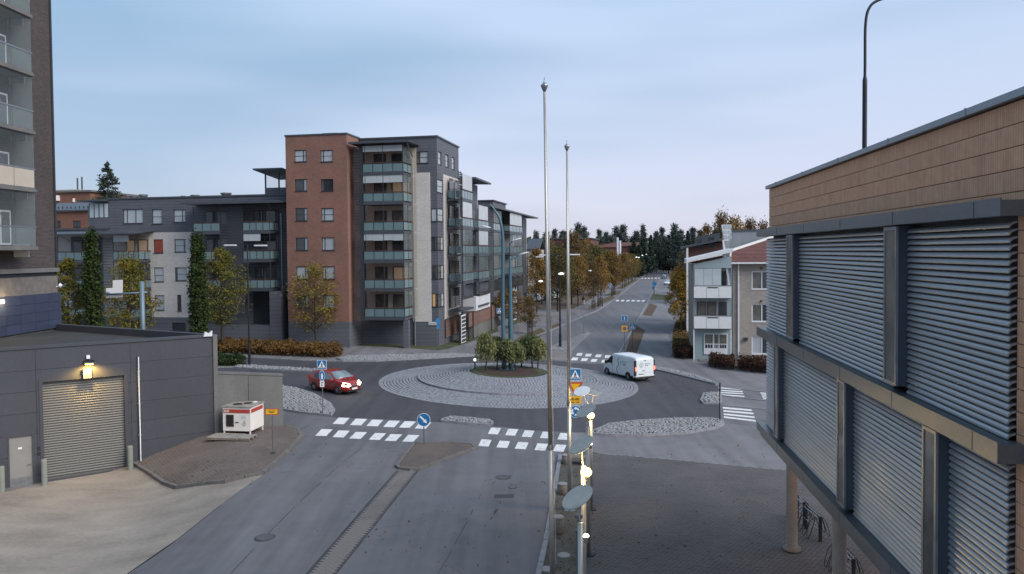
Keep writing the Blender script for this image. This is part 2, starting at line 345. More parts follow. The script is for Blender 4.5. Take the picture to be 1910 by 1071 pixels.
# glass, lamps
glassy('glass_window', (0.035,0.042,0.050), 0.06, spec=0.7)
glassy('glass_blind', (0.36,0.40,0.43), 0.25, spec=0.6, var=0.12)
glassy('glass_curtain', (0.11,0.105,0.095), 0.12, spec=0.6, var=0.4, scale=1.6)
glassy('glass_teal', (0.135,0.20,0.215), 0.15, spec=0.5, var=0.12, scale=0.4)
glassy('glass_frost', (0.42,0.46,0.48), 0.25, alpha=0.92, var=0.08)
glassy('glass_clear', (0.20,0.25,0.26), 0.04, alpha=0.10, spec=0.3, var=0.05)
glassy('glass_balcony', (0.22,0.28,0.29), 0.06, alpha=0.24, spec=0.35, var=0.1)
glassy('glass_car', (0.018,0.024,0.030), 0.04, spec=0.8, var=0.3)
glassy('glass_windscreen', (0.16,0.22,0.25), 0.06, spec=0.8, var=0.15)
glassy('glass_panel', (0.40,0.46,0.48), 0.2, spec=0.5, var=0.1)
emis('window_warm', (1.0,0.55,0.22), 0.09, (0.3,0.2,0.1)); emis('window_red', (1.0,0.16,0.07), 0.035, (0.10,0.03,0.025)); emis('window_dim', (1.0,0.66,0.36), 0.035, (0.25,0.2,0.15))
emis('window_green', (0.35,0.7,0.3), 0.16, (0.2,0.3,0.2))
emis('lamp_hot', (1.0,0.62,0.13), 3.0); emis('lamp_small', (1.0,0.85,0.55), 4.0); emis('lamp_head', (0.93,0.95,1.0), 0.6)
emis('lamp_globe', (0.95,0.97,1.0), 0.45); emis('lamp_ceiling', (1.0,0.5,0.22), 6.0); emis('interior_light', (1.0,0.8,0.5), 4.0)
emis('headlight', (1.0,0.84,0.55), 9.0); emis('taillight', (1.0,0.10,0.05), 2.0, (0.4,0.02,0.02)); emis('window_lit_far', (1.0,0.8,0.45), 0.22)
# paint
plain('car_red', (0.30,0.016,0.016), 0.28, 0.25, var=0.06, scale=2, bump=0.0, coat=0.8); plain('car_white', (0.62,0.66,0.68), 0.3, var=0.03, scale=2, bump=0.0, coat=0.5)
plain('car_silver', (0.40,0.41,0.43), 0.3, 0.6, var=0.05, bump=0.0, coat=0.5); plain('car_dark', (0.03,0.032,0.04), 0.3, 0.3, var=0.1, bump=0.0, coat=0.5)
plain('plastic_black', (0.016,0.016,0.018), 0.55, var=0.2); plain('tyre', (0.014,0.014,0.015), 0.85, var=0.2); plain('rim', (0.28,0.29,0.30), 0.4, 0.7, var=0.15, scale=8)
plain('plate_white', (0.7,0.7,0.68), 0.5, var=0.04); plain('print_grey', (0.16,0.17,0.17), 0.5, var=0.05); plain('print_green', (0.32,0.45,0.40), 0.5, var=0.05)
plain('sign_blue', (0.012,0.14,0.33), 0.4, var=0.05, bump=0.0); plain('sign_white', (0.74,0.75,0.76), 0.4, var=0.04, bump=0.0); plain('sign_black', (0.012,0.012,0.014), 0.5, bump=0.0)
plain('sign_red', (0.50,0.05,0.015), 0.4, var=0.05, bump=0.0); plain('sign_yellow', (0.72,0.40,0.02), 0.4, var=0.05, bump=0.0); plain('sign_back', (0.20,0.21,0.22), 0.5, 0.4, var=0.1)
plain('kiosk_white', (0.66,0.63,0.58), 0.6, var=0.10, scale=1.2, fine=12); plain('kiosk_red', (0.36,0.045,0.03), 0.6, var=0.1); plain('kiosk_roof', (0.24,0.23,0.21), 0.85, var=0.4, scale=3, fine=20)
plain('shutter', (0.135,0.135,0.128), 0.5, 0.4, var=0.10, scale=1.0, fine=25, bump=0.05)
plain('door_paint', (0.22,0.21,0.195), 0.6, var=0.08); plain('bollard_green', (0.20,0.215,0.185), 0.7, var=0.12); plain('stone_bollard', (0.20,0.165,0.135), 0.85, var=0.3, scale=3, fine=25, bump=0.4)
plain('disc_top', (0.33,0.335,0.315), 0.7, 0.0, var=0.2, scale=3)
plain('stone_cap', (0.27,0.265,0.255), 0.8, var=0.2, scale=4); plain('iron', (0.03,0.03,0.033), 0.7, 0.4, var=0.3); plain('column_concrete', (0.24,0.22,0.20), 0.8, var=0.2, scale=1, fine=15)
# plants
def leafmat(name, cs, trans=0.25):
    def f():
        m, nt, p = _new(name); g = nt.nodes.new('ShaderNodeNewGeometry')
        cr = nt.nodes.new('ShaderNodeValToRGB'); el = cr.color_ramp.elements; n = len(cs)
        el[0].position = 0; el[0].color = cs[0]+(1,); el[1].position = 1; el[1].color = cs[-1]+(1,)
        for i in range(1, n-1):
            q = el.new(i/(n-1)); q.color = cs[i]+(1,)
        v = _obj(nt); a = _noise(nt, v, 0.55, 3)
        oi = nt.nodes.new('ShaderNodeObjectInfo')
        s_ = _math(nt,'ADD',_math(nt,'ADD',_math(nt,'MULTIPLY',g.outputs['Random Per Island'],0.5),_math(nt,'MULTIPLY',_range(nt,a,0.3,0.7,0,1),0.42)),_range(nt,oi.outputs['Random'],0,1,-0.12,0.2))
        nt.links.new(s_, cr.inputs['Fac'])
        nt.links.new(cr.outputs['Color'], p.inputs['Base Color']); p.inputs['Roughness'].default_value = 0.7; p.inputs['Specular IOR Level'].default_value = 0.25
        p.inputs['Subsurface Weight'].default_value = 0.0
        tr = nt.nodes.new('ShaderNodeBsdfTranslucent'); nt.links.new(cr.outputs['Color'], tr.inputs['Color'])
        ms = nt.nodes.new('ShaderNodeMixShader'); ms.inputs[0].default_value = trans
        nt.links.new(p.outputs[0], ms.inputs[1]); nt.links.new(tr.outputs[0], ms.inputs[2]); nt.links.new(ms.outputs[0], nt.nodes['Material Output'].inputs['Surface'])
        return m
    SPEC[name] = f
leafmat('leaf_yellowgreen', [(0.055,0.070,0.014),(0.12,0.12,0.020),(0.20,0.16,0.026),(0.29,0.20,0.030)])
leafmat('leaf_poplar', [(0.018,0.034,0.010),(0.034,0.056,0.014),(0.052,0.075,0.018)], 0.15)
leafmat('leaf_willow', [(0.10,0.125,0.060),(0.165,0.19,0.080),(0.23,0.235,0.10),(0.29,0.26,0.095)])
leafmat('leaf_rowan', [(0.055,0.095,0.045),(0.09,0.13,0.06),(0.15,0.15,0.05)])
leafmat('leaf_orange', [(0.085,0.060,0.024),(0.17,0.105,0.034),(0.25,0.150,0.042),(0.32,0.20,0.055)])
leafmat('leaf_rust', [(0.055,0.044,0.024),(0.11,0.075,0.034),(0.17,0.108,0.042),(0.22,0.145,0.050)])
leafmat('leaf_olive', [(0.042,0.052,0.020),(0.080,0.082,0.026),(0.13,0.105,0.032),(0.19,0.13,0.036)])
leafmat('leaf_conifer', [(0.024,0.040,0.032),(0.040,0.060,0.046),(0.060,0.080,0.058)], 0.05)
leafmat('leaf_pine', [(0.030,0.046,0.043),(0.050,0.070,0.062),(0.075,0.095,0.082)], 0.05)  # needle colour lightened in place of haze over the far wood
leafmat('leaf_hedge', [(0.06,0.040,0.018),(0.125,0.070,0.025),(0.19,0.102,0.030),(0.14,0.115,0.034)])
leafmat('leaf_gold', [(0.09,0.075,0.018),(0.19,0.125,0.022),(0.30,0.18,0.028),(0.36,0.22,0.034)])
leafmat('leaf_shrub', [(0.035,0.018,0.013),(0.065,0.030,0.020),(0.085,0.045,0.028)])
leafmat('leaf_juniper', [(0.014,0.030,0.012),(0.026,0.048,0.016),(0.040,0.062,0.020)])
plain('bark', (0.035,0.028,0.023), 0.9, var=0.4, scale=4, fine=30, bump=0.6); plain('bark_pine', (0.11,0.06,0.04), 0.9, var=0.4, scale=2, fine=20, bump=0.5)
plain('cloth_white', (0.6,0.6,0.62), 0.8, var=0.05); plain('cloth_dark', (0.02,0.022,0.028), 0.85, var=0.1); plain('skin', (0.45,0.27,0.2), 0.6, var=0.05)
plain('manhole_iron', (0.062,0.062,0.066), 0.6, 0.3, var=0.3)
# ------------------------------------------------------------------ ground
def lines(segs):
    out = []
    for a, b, st in segs: out += list(np.arange(a, b, st))
    return [round(float(q), 3) for q in out]
GX = lines([(-900,-200,70),(-200,-60,10),(-60,-28,2),(-28,-6,0.5),(-6,30,1),(30,60,3),(60,200,10),(200,900.1,70)])
GY = lines([(-60,8,8),(8,20,2),(20,47,0.5),(47,100,1),(100,200,5),(200,500,25),(500,1800.1,100)])
def sheet():
    nx, ny = len(GX), len(GY); v = [(x, y, zg(x, y)) for y in GY for x in GX]
    f = [(j*nx+i, j*nx+i+1, (j+1)*nx+i+1, (j+1)*nx+i) for j in range(ny-1) for i in range(nx-1)]
    me = bpy.data.meshes.new('ground'); me.from_pydata(v, [], f); me.materials.append(MT('asphalt_path')); return link('ground', me)
tag(sheet(), kind='structure')
def W2(px): return [(G(*p).x, G(*p).y) for p in px]
def area2(p): return sum(p[i-1][0]*p[i][1]-p[i][0]*p[i-1][1] for i in range(len(p)))/2
def drape(name, pts, mat, off, parent=None, kind='structure', skirt=0.0, hf=None):
    hf = hf or zg
    if area2(pts) < 0: pts = pts[::-1]
    bm = bmesh.new(); bm.faces.new([bm.verts.new((x, y, 0)) for x, y in pts])
    bmesh.ops.triangulate(bm, faces=bm.faces[:])
    xs = [p[0] for p in pts]; ys = [p[1] for p in pts]
    for ax, ln, lo, hi in ((0, GX, min(xs), max(xs)), (1, GY, min(ys), max(ys))):
        for c in ln:
            if lo+1e-3 < c < hi-1e-3:
                co = (c,0,0) if ax == 0 else (0,c,0); no = (1,0,0) if ax == 0 else (0,1,0)
                bmesh.ops.bisect_plane(bm, geom=bm.verts[:]+bm.edges[:]+bm.faces[:], dist=1e-4, plane_co=co, plane_no=no)
    for v in bm.verts: v.co.z = hf(v.co.x, v.co.y)+off
    for f in bm.faces:
        f.normal_update()
        if f.normal.z < 0: f.normal_flip()
    if skirt:
        r = bmesh.ops.extrude_edge_only(bm, edges=[e for e in bm.edges if e.is_boundary])
        for v in [q for q in r['geom'] if isinstance(q, bmesh.types.BMVert)]: v.co.z -= skirt
    me = bpy.data.meshes.new(name); bm.to_mesh(me); bm.free(); me.materials.append(MT(mat))
    o = link(name, me, parent)
    if kind and parent is None: o['kind'] = kind
    return o
def resample(pts, seg, closed=False):
    P = [Vector((p[0], p[1])) for p in pts]
    if closed: P = P+[P[0]]
    out = []
    for a, b in zip(P, P[1:]):
        n = max(1, round((b-a).length/seg)); out += [a.lerp(b, i/n) for i in range(n)]
    out.append(P[-1]); return out
def kerb(pts, closed=False, w=0.17, h=0.13, seg=1.0, mat='granite', parent=None, base=0.0, name='kerb', hf=None):
    hf = hf or zg; P = resample(pts, seg, closed); m = MB(); n = len(P)
    nor = []
    for i in range(n):
        if closed: d = P[(i+1) % (n-1)]-P[i-1 if i else n-2]
        else: d = P[min(i+1,n-1)]-P[max(i-1,0)]
        d.normalize(); nor.append(Vector((-d.y, d.x)))
    for i in range(n-1):
        a, b = P[i], P[i+1]; d = (b-a); g = min(0.012/max(d.length,0.05), 0.2); j = random.uniform(-0.008, 0.008)
        a2, b2 = a+d*g, b-d*g; k = len(m.v)
        for q, nn in ((a2, nor[i]), (b2, nor[i+1])):
            for s_, z in ((-w/2, -0.05), (w/2, -0.05), (w/2, h+j), (-w/2, h+j)):
                c = q+nn*s_; m.v.append((c.x, c.y, hf(q.x, q.y)+base+z))
        m.f += [tuple(k+t for t in q) for q in ((0,1,2,3),(7,6,5,4),(1,0,4,5),(2,1,5,6),(3,2,6,7),(0,3,7,4))]
    o = m.build(name, mat, parent, fix=True)
    if parent is None: o['kind'] = 'structure'
    return o
def inpoly(x, y, P):
    P = np.array([(p[0], p[1]) for p in P]); ins = np.zeros(x.shape, bool); n = len(P)
    for i in range(n):
        x1, y1 = P[i-1]; x2, y2 = P[i]
        c = ((y1 > y) != (y2 > y)) & (x < (x2-x1)*(y-y1)/((y2-y1) if y2 != y1 else 1e-9)+x1); ins ^= c
    return ins
def shrink(P, d):
    if area2(P) < 0: P = P[::-1]
    n = len(P); out = []
    for i in range(n):
        a, b, c = Vector(P[i-1][:2]), Vector(P[i][:2]), Vector(P[(i+1) % n][:2])
        e1, e2 = (b-a).normalized(), (c-b).normalized(); n1, n2 = Vector((-e1.y, e1.x)), Vector((-e2.y, e2.x))
        m = (n1+n2); m = m.normalized() if m.length > 1e-4 else n1
        q = b+m*(d/max(0.5, m.dot(n1))); out.append((q.x, q.y))
    return out
def pavers(P, ang, l, wd, off, mat, parent, gap=0.008, single=0, bevel=0.008, th=0.05, bond=True, jz=0.003, name='paver'):
    """blocks laid in running bond inside outline P; the nearest `single` are objects of their own, the rest one joined part"""
    ca, sa = math.cos(ang), math.sin(ang); R = lambda x, y: (x*ca-y*sa, x*sa+y*ca)
    loc = [(p[0]*ca+p[1]*sa, -p[0]*sa+p[1]*ca) for p in P]
    x0, x1 = min(p[0] for p in loc), max(p[0] for p in loc); y0, y1 = min(p[1] for p in loc), max(p[1] for p in loc)
    cs = []
    for j in range(int((y1-y0)/wd)+1):
        o = (l/2 if (bond and j % 2) else 0)
        for i in range(int((x1-x0)/l)+2): cs.append((x0+i*l-o+l/2, y0+j*wd+wd/2))
    cs = np.array(cs); ok = inpoly(cs[:,0], cs[:,1], loc); cs = cs[ok]
    wc = [R(*c) for c in cs]; order = np.argsort([c[0]**2+c[1]**2 for c in wc])
    hl, hw = l/2-gap/2, wd/2-gap/2
    if single:
        mm = MB(); k = bevel
        for z, e_ in ((-th,0),(-k,0),(0,k)): mm.v += [(-hl+e_,-hw+e_,z),(hl-e_,-hw+e_,z),(hl-e_,hw-e_,z),(-hl+e_,hw-e_,z)]
        mm.f = [(8,9,10,11)]+[(a+i, a+(i+1)%4, a+4+(i+1)%4, a+4+i) for a in (0,4) for i in range(4)]
        me = mm.mesh(name, mat)
        for q in order[:single]:
            x, y = wc[q]; gx = (zg(x+.1,y)-zg(x-.1,y))/.2; gy = (zg(x,y+.1)-zg(x,y-.1))/.2
            nrm = Vector((-gx,-gy,1)).normalized(); o = link(name, me, parent, (x, y, zg(x,y)+off+random.uniform(-jz,jz)))
            o.rotation_euler = (nrm.to_track_quat('Z','Y').to_euler() if abs(gx)+abs(gy) > 0.02 else Euler((0,0,0))); o.rotation_euler.z = ang
    m = MB(); k = bevel
    for q in order[single:]:
        cx, cy = cs[q]; n = len(m.v); dz = off+random.uniform(-jz, jz)
        zc = None
        for z, e_ in ((-th*0.6,0),(0,k)):
            for sx, sy in ((-1,-1),(1,-1),(1,1),(-1,1)):
                x, y = R(cx+sx*(hl-e_), cy+sy*(hw-e_)); m.v.append((x, y, zg(x,y)+dz+z))
        m.f += [(n+4,n+5,n+6,n+7)]+[(n+i, n+(i+1)%4, n+4+(i+1)%4, n+4+i) for i in range(4)]
    if m.v: m.build(name+'_bed', mat, parent)['kind'] = 'stuff'
def cobbles(P, size, off, parent, mat='fieldstone', hf=None, dens=1.0, hgt=0.5):
    hf = hf or zg; xs = [p[0] for p in P]; ys = [p[1] for p in P]; pts = []
    for j in range(int((max(ys)-min(ys))/(size*0.87))+1):
        for i in range(int((max(xs)-min(xs))/size)+1):
            pts.append((min(xs)+(i+0.5*(j % 2))*size+random.uniform(-.18,.18)*size, min(ys)+j*size*0.87+random.uniform(-.18,.18)*size))
    pts = np.array(pts); pts = pts[inpoly(pts[:,0], pts[:,1], P)]; m = MB()
    for x, y in pts:
        if random.random() > dens: continue
        n = len(m.v); z = hf(x, y)+off; r = size*random.uniform(.42,.56); a0 = random.random()*6; sx = random.uniform(.75,1.15)
        h = size*hgt*random.uniform(.6,1.1)
        for s_, zz in ((1.0,-0.02),(0.95,h*.55),(0.55,h)):
            for k in range(6):
                t = a0+k*math.pi/3; m.v.append((x+math.cos(t)*r*s_*sx, y+math.sin(t)*r*s_, z+zz))
        m.f += [tuple(range(n+12,n+18))]+[(n+a*6+k, n+a*6+(k+1)%6, n+a*6+6+(k+1)%6, n+a*6+6+k) for a in (0,1) for k in range(6)]
    o = m.build('cobblestones', mat, parent); o['kind'] = 'stuff'; return o
def island(name, px, top, off=0.12, fill=None, inner='joint', size=0.2, kmat='granite', world=None, hgt=0.5, kw=0.17):
    P = world or W2(px); o = drape(name, P, inner, off-0.03, skirt=0.0); kerb(P, True, h=off+0.02, parent=o, mat=kmat, w=kw)
    return o, shrink(P, kw*0.6)
# --- surfaces
ring_px = [(330,661),(402,664),(470,667),(560,672),(640,674.5),(700,674),(760,671.5),(830,667),(895,663.5),(960,666),(1018,672),(1055,674.5),(1062,677),(1130,680),(1154,681),(1185,684),(1218,689.5),(1275,703),(1333,718),(1341,722),(1346,786),(1325.5,783),(1267,783),(1198,787),(1139,793),(1106,807),(1060,806.5),(1000,803.5),(918,795),(823,788),(680,781.5),(617,778.5),(622.7,767),(615,755),(586,738),(550,726),(528,722),(480,714),(400,705),(330,700)]
drape('roundabout_road', W2(ring_px), 'asphalt_new', 0.012)
street_px = [(895,663.5),(940,650),(985,633),(1027.7,616.5),(1087,590.5),(1115,579.5),(1147.8,558),(1170,540),(1192.6,521.3),(1208,511),(1219,505.4),(1226,500),(1240,500),(1236,512),(1231,522),(1210.5,559),(1154,660),(1149,681),(1130,680),(1062,677),(1055,674.5),(1018,672),(960,666)]
drape('street', W2(street_px), 'asphalt_street', 0.006)
south_px = [(617,778.5),(530,766),(529,797),(556,802),(564,814),(545,838),(490,887),(478,895),(238,1071),(-10,1253),(60,1700),(700,1900),(900,1500),(985,1160),(1009,1053),(1022,992),(1045,848),(1062,838),(1060,806.5),(1000,803.5),(918,795),(823,788),(680,781.5)]
drape('approach_road', W2(south_px), 'asphalt_old', 0.008)
drape('east_lane', W2([(1341,722),(1460,735),(1460,751),(1343,737)]), 'asphalt_old', 0.008)
drape('east_lane', W2([(1346,757),(1460,767),(1460,802),(1350,788)]), 'asphalt_old', 0.008)
drape('concrete_driveway', W2([(238,1071),(478,895),(490,887),(420,902),(330,913),(305,905),(248,868),(90,900),(-20,925),(-300,1000),(-500,1500),(-10,1253)]), 'concrete_yard', 0.012)
ej = kerb(W2([(470,902),(238,1071),(100,1170)]), w=0.03, h=0.017, seg=3, mat='iron', name='expansion_joint')
# verges and paths
def verge(name, px, mat, off=0.02): return drape(name, W2(px), mat, off)
verge('grass_verge', [(505,641),(600,642),(700,646),(770,650),(819,653.5),(838,650),(872,640),(905,628),(942,613),(930,604),(880,618),(819,641),(700,632),(500,628)], 'grass', 0.03)
verge('grass_verge', [(955,662),(975,645),(1000,631),(1020,620.5),(1008,612),(985,622),(955,637),(935,650)], 'grass_dry', 0.03)
verge('grass_verge', [(1025,619),(1048,608),(1040,603),(1018,613)], 'grass_dry', 0.03)
verge('grass_verge', [(940,600),(980,589),(1012,588),(975,600),(955,607)], 'grass', 0.03)
verge('grass_verge', [(1097,578),(1115,571),(1147,556.5),(1142,551),(1120,560),(1098,573)], 'grass_dry', 0.03)
verge('grass_verge', [(1128,552),(1155,549),(1160,542),(1145,543)], 'grass_dry', 0.03)
verge('grass_verge', [(1149,539),(1163,538),(1192,521),(1180,522),(1160,532)], 'grass_dry', 0.03)
verge('grass_verge', [(1189,516),(1198,514),(1218,504),(1210,504)], 'grass_dry', 0.03)
verge('shrub_bed', [(1166,660),(1187,660),(1203,617),(1186,607),(1178,620)], 'leaf_litter', 0.03)
verge('shrub_bed', [(1199,588),(1216,589),(1226,571),(1212,566)], 'leaf_litter', 0.03)
verge('grass_verge', [(1208,559),(1250,560),(1262,553),(1218,548)], 'grass', 0.03)
verge('leaf_strewn_bank', [(985,560),(1003,577),(1040,578),(1068,576),(1098,561),(1112,545),(1060,545),(1000,549)], 'leaf_litter', 0.03)
verge('planting_bed', [(1250,664),(1252,625),(1256,603),(1270,590),(1300,596),(1303,650),(1300,668),(1270,670)], 'earth', 0.04)
verge('planting_bed', [(1318,676),(1345,683),(1440,697),(1440,668),(1370,667),(1330,668)], 'earth', 0.04)
drape('apron_strip', W2([(1045,848),(1022,992),(1009,1053),(985,1160),(1085,1160),(1105,1040),(1118,846),(1062,838)]), 'moss', 0.02)
# far ground beyond the street: woodland floor and car park
drape('woodland_floor', [(-200,190),(-60,165),(-12,178),(18,232),(40,330),(60,430),(75,520),(60,1200),(-500,1200)], 'leaf_litter', 0.06)
drape('woodland_floor', [(70,150),(200,150),(500,1200),(65,1200),(80,520),(100,470),(84,330),(62,250)], 'leaf_litter', 0.06)
# kerb lines
for px in ([(402,665),(470,668),(560,673),(640,675.3),(700,674.8),(760,672),(830,668),(895,664),(940,650.6),(985,633.5),(1027.7,617),(1087,591),(1115,580),(1147.8,558.3),(1192.6,521.5),(1219,505.5)],
           [(1153,663),(1210.5,559),(1231,521.5)]):
    kerb(W2(px), seg=1.2, w=0.2, h=0.12)
kerb(W2([(1045,850),(1022,992),(1009,1053),(985,1160)]), w=0.18, h=0.09)
kerb(W2([(402,700),(460,707),(528,722)]), w=0.2)
kerb(W2([(1120,846.5),(1180,851.5),(1250,857.5),(1330,865),(1462,877)]), w=0.1, h=0.02, mat='granite')
kerb(W2([(1342,722.5),(1460,735.5)]), w=0.15, h=0.05); kerb(W2([(1346,756.5),(1460,767)]), w=0.15, h=0.05); kerb(W2([(1343,738),(1460,752)]), w=0.15, h=0.05)
kerb(W2([(1252,664),(1253,625),(1257,603)]), w=0.12, h=0.08)
# islands with cobbles
def cob_island(name, px, size=0.2, off=0.12):
    o, Q = island(name, px, None, off); cobbles(Q, size, off-0.03, o); return o
cob_island('cobbled_corner', [(523,722.5),(550,726),(586,738),(615,755),(622.7,767),(616.6,777.5),(560,771),(523,765)], 0.24)
cob_island('cobbled_corner', [(1106,807),(1139,793),(1198,787),(1267,783),(1325.5,783),(1347,787),(1349,792.5),(1335,800),(1276,810),(1198,814),(1139,813.5),(1106,811)], 0.24)
cob_island('traffic_island', [(1308,749),(1314,736),(1343,734),(1345.5,755),(1312,754)], 0.26)
cob_island('traffic_island', [(824,787),(829,783.5),(840,780.5),(880,783),(911,786.5),(918,790),(917,795),(870,792)], 0.24)
cob_island('cobbled_corner', [(1218,689.5),(1275,703),(1333,718),(1330,714),(1290,700),(1250,690.5),(1222,686)], 0.24)
cob_island('cobbled_corner', [(640,674.6),(700,674.2),(760,671.8),(830,667.2),(893,663),(840,661.8),(760,663),(700,664.5),(650,666),(630,670)], 0.24)
cob_island('traffic_island', [(470,683.5),(600,692),(595,695.5),(480,690),(440,687),(440,684)], 0.28)
n_isl, Q = island('traffic_island', [(1096.5,621.7),(1099.5,624),(1066,656),(1016,655),(1027.7,648.4)], None, 0.12)
cobbles(Q, 0.26, 0.09, n_isl)
refuge, Q = island('pedestrian_refuge', [(1016,656),(1066,657),(1056,673),(1012,671.5)], None, 0.06, inner='paver_grey')
g_isl, Q = island('traffic_island', [(330,673),(402,671.5),(440,675),(468,682),(440,686.5),(402,686.5),(330,690)], None, 0.12, inner='grass')
# --- brick islands
P = W2([(772.7,829),(850,828),(880,831),(887,837.5),(850,851),(800,870),(781.5,876.5),(764,877.5),(745,875),(740,871.4),(756,850)])
o, Q = island('brick_median', None, None, 0.09, world=P, inner='joint', kw=0.16, kmat='kerb_dark'); pavers(Q, 0.35, 0.21, 0.105, 0.095, 'paver_red', o)
# flush brick strip running down the approach road
P = W2([(741,878),(780,878),(626,1071),(560,1153.6),(489,1167)])
o = drape('brick_strip', P, 'joint', 0.0085); a_, b_ = Vector(P[0]), Vector(P[-1]); d_ = (b_-a_)
pavers(shrink(P, 0.06), math.atan2(d_.y, d_.x)+math.pi/2, 0.21, 0.105, 0.022, 'paver_grey', o, single=260)
kerb([P[0], P[-1]], w=0.08, h=0.02, mat='joint', parent=o); kerb([P[1], P[3]], w=0.08, h=0.02, mat='joint', parent=o)
# raised brick platform by the retaining wall
P = W2([(249,866),(280,885),(307,903.5),(330,911.5),(420,901),(490,885.5),(542,840),(563,815),(556,803),(530,797.5),(460,800),(398,806)])
platform = drape('brick_platform', P, 'joint', 0.10); kerb(P[:9]+[P[9]], w=0.2, h=0.15, mat='kerb_dark', parent=platform)
pavers(shrink(P, 0.1), 0.62, 0.28, 0.14, 0.14, 'paver_red', platform, jz=0.006)
# plaza
P = W2([(1100,848),(1120,847),(1180,852),(1250,858),(1330,865.5),(1462,877.5),(1560,886),(1900,915),(1900,1100),(1075,1100),(1090,1000)])
plaza = drape('brick_plaza', P, 'joint', 0.010); pavers(P, 0.12, 0.21, 0.105, 0.03, 'paver', plaza, single=300, jz=0.004)
# --- crossings
def stripes(cs, hw, hh, sk, tilt=0.0):
    for cx, cy in cs:
        px = [(cx-hw-sk, cy+hh-tilt*hw), (cx+hw-sk, cy+hh+tilt*hw), (cx+hw+sk, cy-hh+tilt*hw), (cx-hw+sk, cy-hh-tilt*hw)]
        drape('crossing_stripe', W2([(a+random.uniform(-.5,.5), b) for a, b in px]), 'road_paint', 0.018)
Z = lambda L_: [(500+a/3.41, 760+b/3.41) for a, b in L_]
stripes(Z([(465,88),(575,95),(680,101),(785,107),(885,111),(985,117)]), 10.5, 6.0, 5.5, 0.03)
stripes(Z([(355,162),(465,171),(573,180),(695,187),(797,194),(908,199)]), 10.5, 6.3, 6, 0.03)
stripes(Z([(1440,152),(1550,160),(1655,170),(1770,178),(1880,187)]), 9, 6.0, 3, 0.06)
stripes(Z([(1380,228),(1497,237),(1613,245),(1737,254),(1855,261)]), 9.8, 6.3, 3, 0.06)
stripes([(1080.5,661.5),(1097.5,662.9),(1115.9,664.2),(1133.6,665.6)], 5.3, 2.5, 1.2, 0.03)
stripes([(1072,670),(1090,671.3),(1108,672.8),(1128,674.3)], 5.5, 2.6, 1.6, 0.03)
stripes([(1152+9.6*k, 561.0+0.12*k) for k in range(6)], 3.0, 1.4, 0.8); stripes([(1198+6.2*k, 519.2) for k in range(6)], 1.9, 0.7, 0.3)
for A, B in (((1340,723.9),(1382,726.9)),((1343,728.8),(1385,731.2)),((1344,732.7),(1386,735)),((1345,737),(1388,740)),
             ((1348,761.2),(1402,766)),((1349,767),(1405,772)),((1349.5,773),(1407,779)),((1350,778.5),(1409,785.6)),
             ((1418,733.5),(1450,736)),((1420,737),(1452,739.5)),((1421,740.5),(1453,743)),((1423,744),(1454,746.5))):
    hh = 1.0 if A[1] < 750 else 1.5
    drape('crossing_stripe', W2([(A[0],A[1]-hh),(B[0],B[1]-hh),(B[0]+1,B[1]+hh),(A[0]+.4,A[1]+hh)]), 'road_paint', 0.018)
# --- roundabout
RC = Vector((-0.344, 59.45)); R_OUT, R_KERB, R_BED = 9.97, 6.93, 2.95
def zr(X, Y):
    r = math.hypot(X-RC.x, Y-RC.y)
    return zg(X, Y) + (0.02+0.27*sstep(R_OUT, R_KERB, r)*1.0 if r > R_KERB else 0.40+0.45*sstep(R_KERB, R_BED, r))
def circle(r, n=72, c=RC): return [(c.x+r*math.cos(2*math.pi*i/n), c.y+r*math.sin(2*math.pi*i/n)) for i in range(n)]
rb = MB(); nA = 120; radii = [9.97,9.2,8.4,7.6,6.95,6.94,6.2,5.4,4.6,3.8,3.0,2.0,1.0,0.05]
for r in radii:
    for i in range(nA):
        t = 2*math.pi*i/nA; x, y = RC.x+r*math.cos(t), RC.y+r*math.sin(t)
        z = zr(RC.x+max(r,0)*math.cos(t), y) if r != 6.94 else zr(RC.x+6.9*math.cos(t), RC.y+6.9*math.sin(t)); rb.v.append((x, y, z-0.012))
for k in range(len(radii)-1):
    for i in range(nA): j = (i+1) % nA; rb.f.append((k*nA+i, k*nA+j, (k+1)*nA+j, (k+1)*nA+i))
roundabout = rb.build('roundabout_island', 'joint', None); roundabout['kind'] = 'structure'
def sett_rings(r0, r1, pitch, tl):
    m = MB(); r = r1-pitch
    while r > r0-1e-3:
        n = int(2*math.pi*(r+pitch/2)/tl); ph = random.random()
        for i in range(n):
            g = 0.05*tl/(r+pitch/2)*1.0; a0 = 2*math.pi*(i+ph)/n+g; a1 = 2*math.pi*(i+1+ph)/n-g; k = len(m.v); dz = random.uniform(-.008,.010)
            ra, rb_ = r+0.012+random.uniform(0,.012), r+pitch-0.012-random.uniform(0,.012)
            for z, e_ in ((-0.02,0.0),(0.022,0.014)):
                for rr, aa in ((ra+e_,a0+e_/r),(rb_-e_,a0+e_/r),(rb_-e_,a1-e_/r),(ra+e_,a1-e_/r)):
                    x, y = RC.x+rr*math.cos(aa), RC.y+rr*math.sin(aa); m.v.append((x, y, zr(x, y)+z+dz))
            m.f += [(k+4,k+5,k+6,k+7)]+[(k+t,k+(t+1)%4,k+4+(t+1)%4,k+4+t) for t in range(4)]
        r -= pitch
    o = m.build('granite_setts', 'sett', roundabout, fix=False); o['kind'] = 'stuff'
sett_rings(R_KERB+0.1, R_OUT-0.12, 0.235, 0.24); sett_rings(R_BED, R_KERB-0.14, 0.235, 0.24)
kerb(circle(R_OUT-0.06), True, w=0.14, h=0.045, seg=0.7, parent=roundabout, name='edge_kerb')
kerb(circle(R_KERB), True, w=0.2, h=0.16, seg=0.8, parent=roundabout, base=0.28, name='inner_kerb')
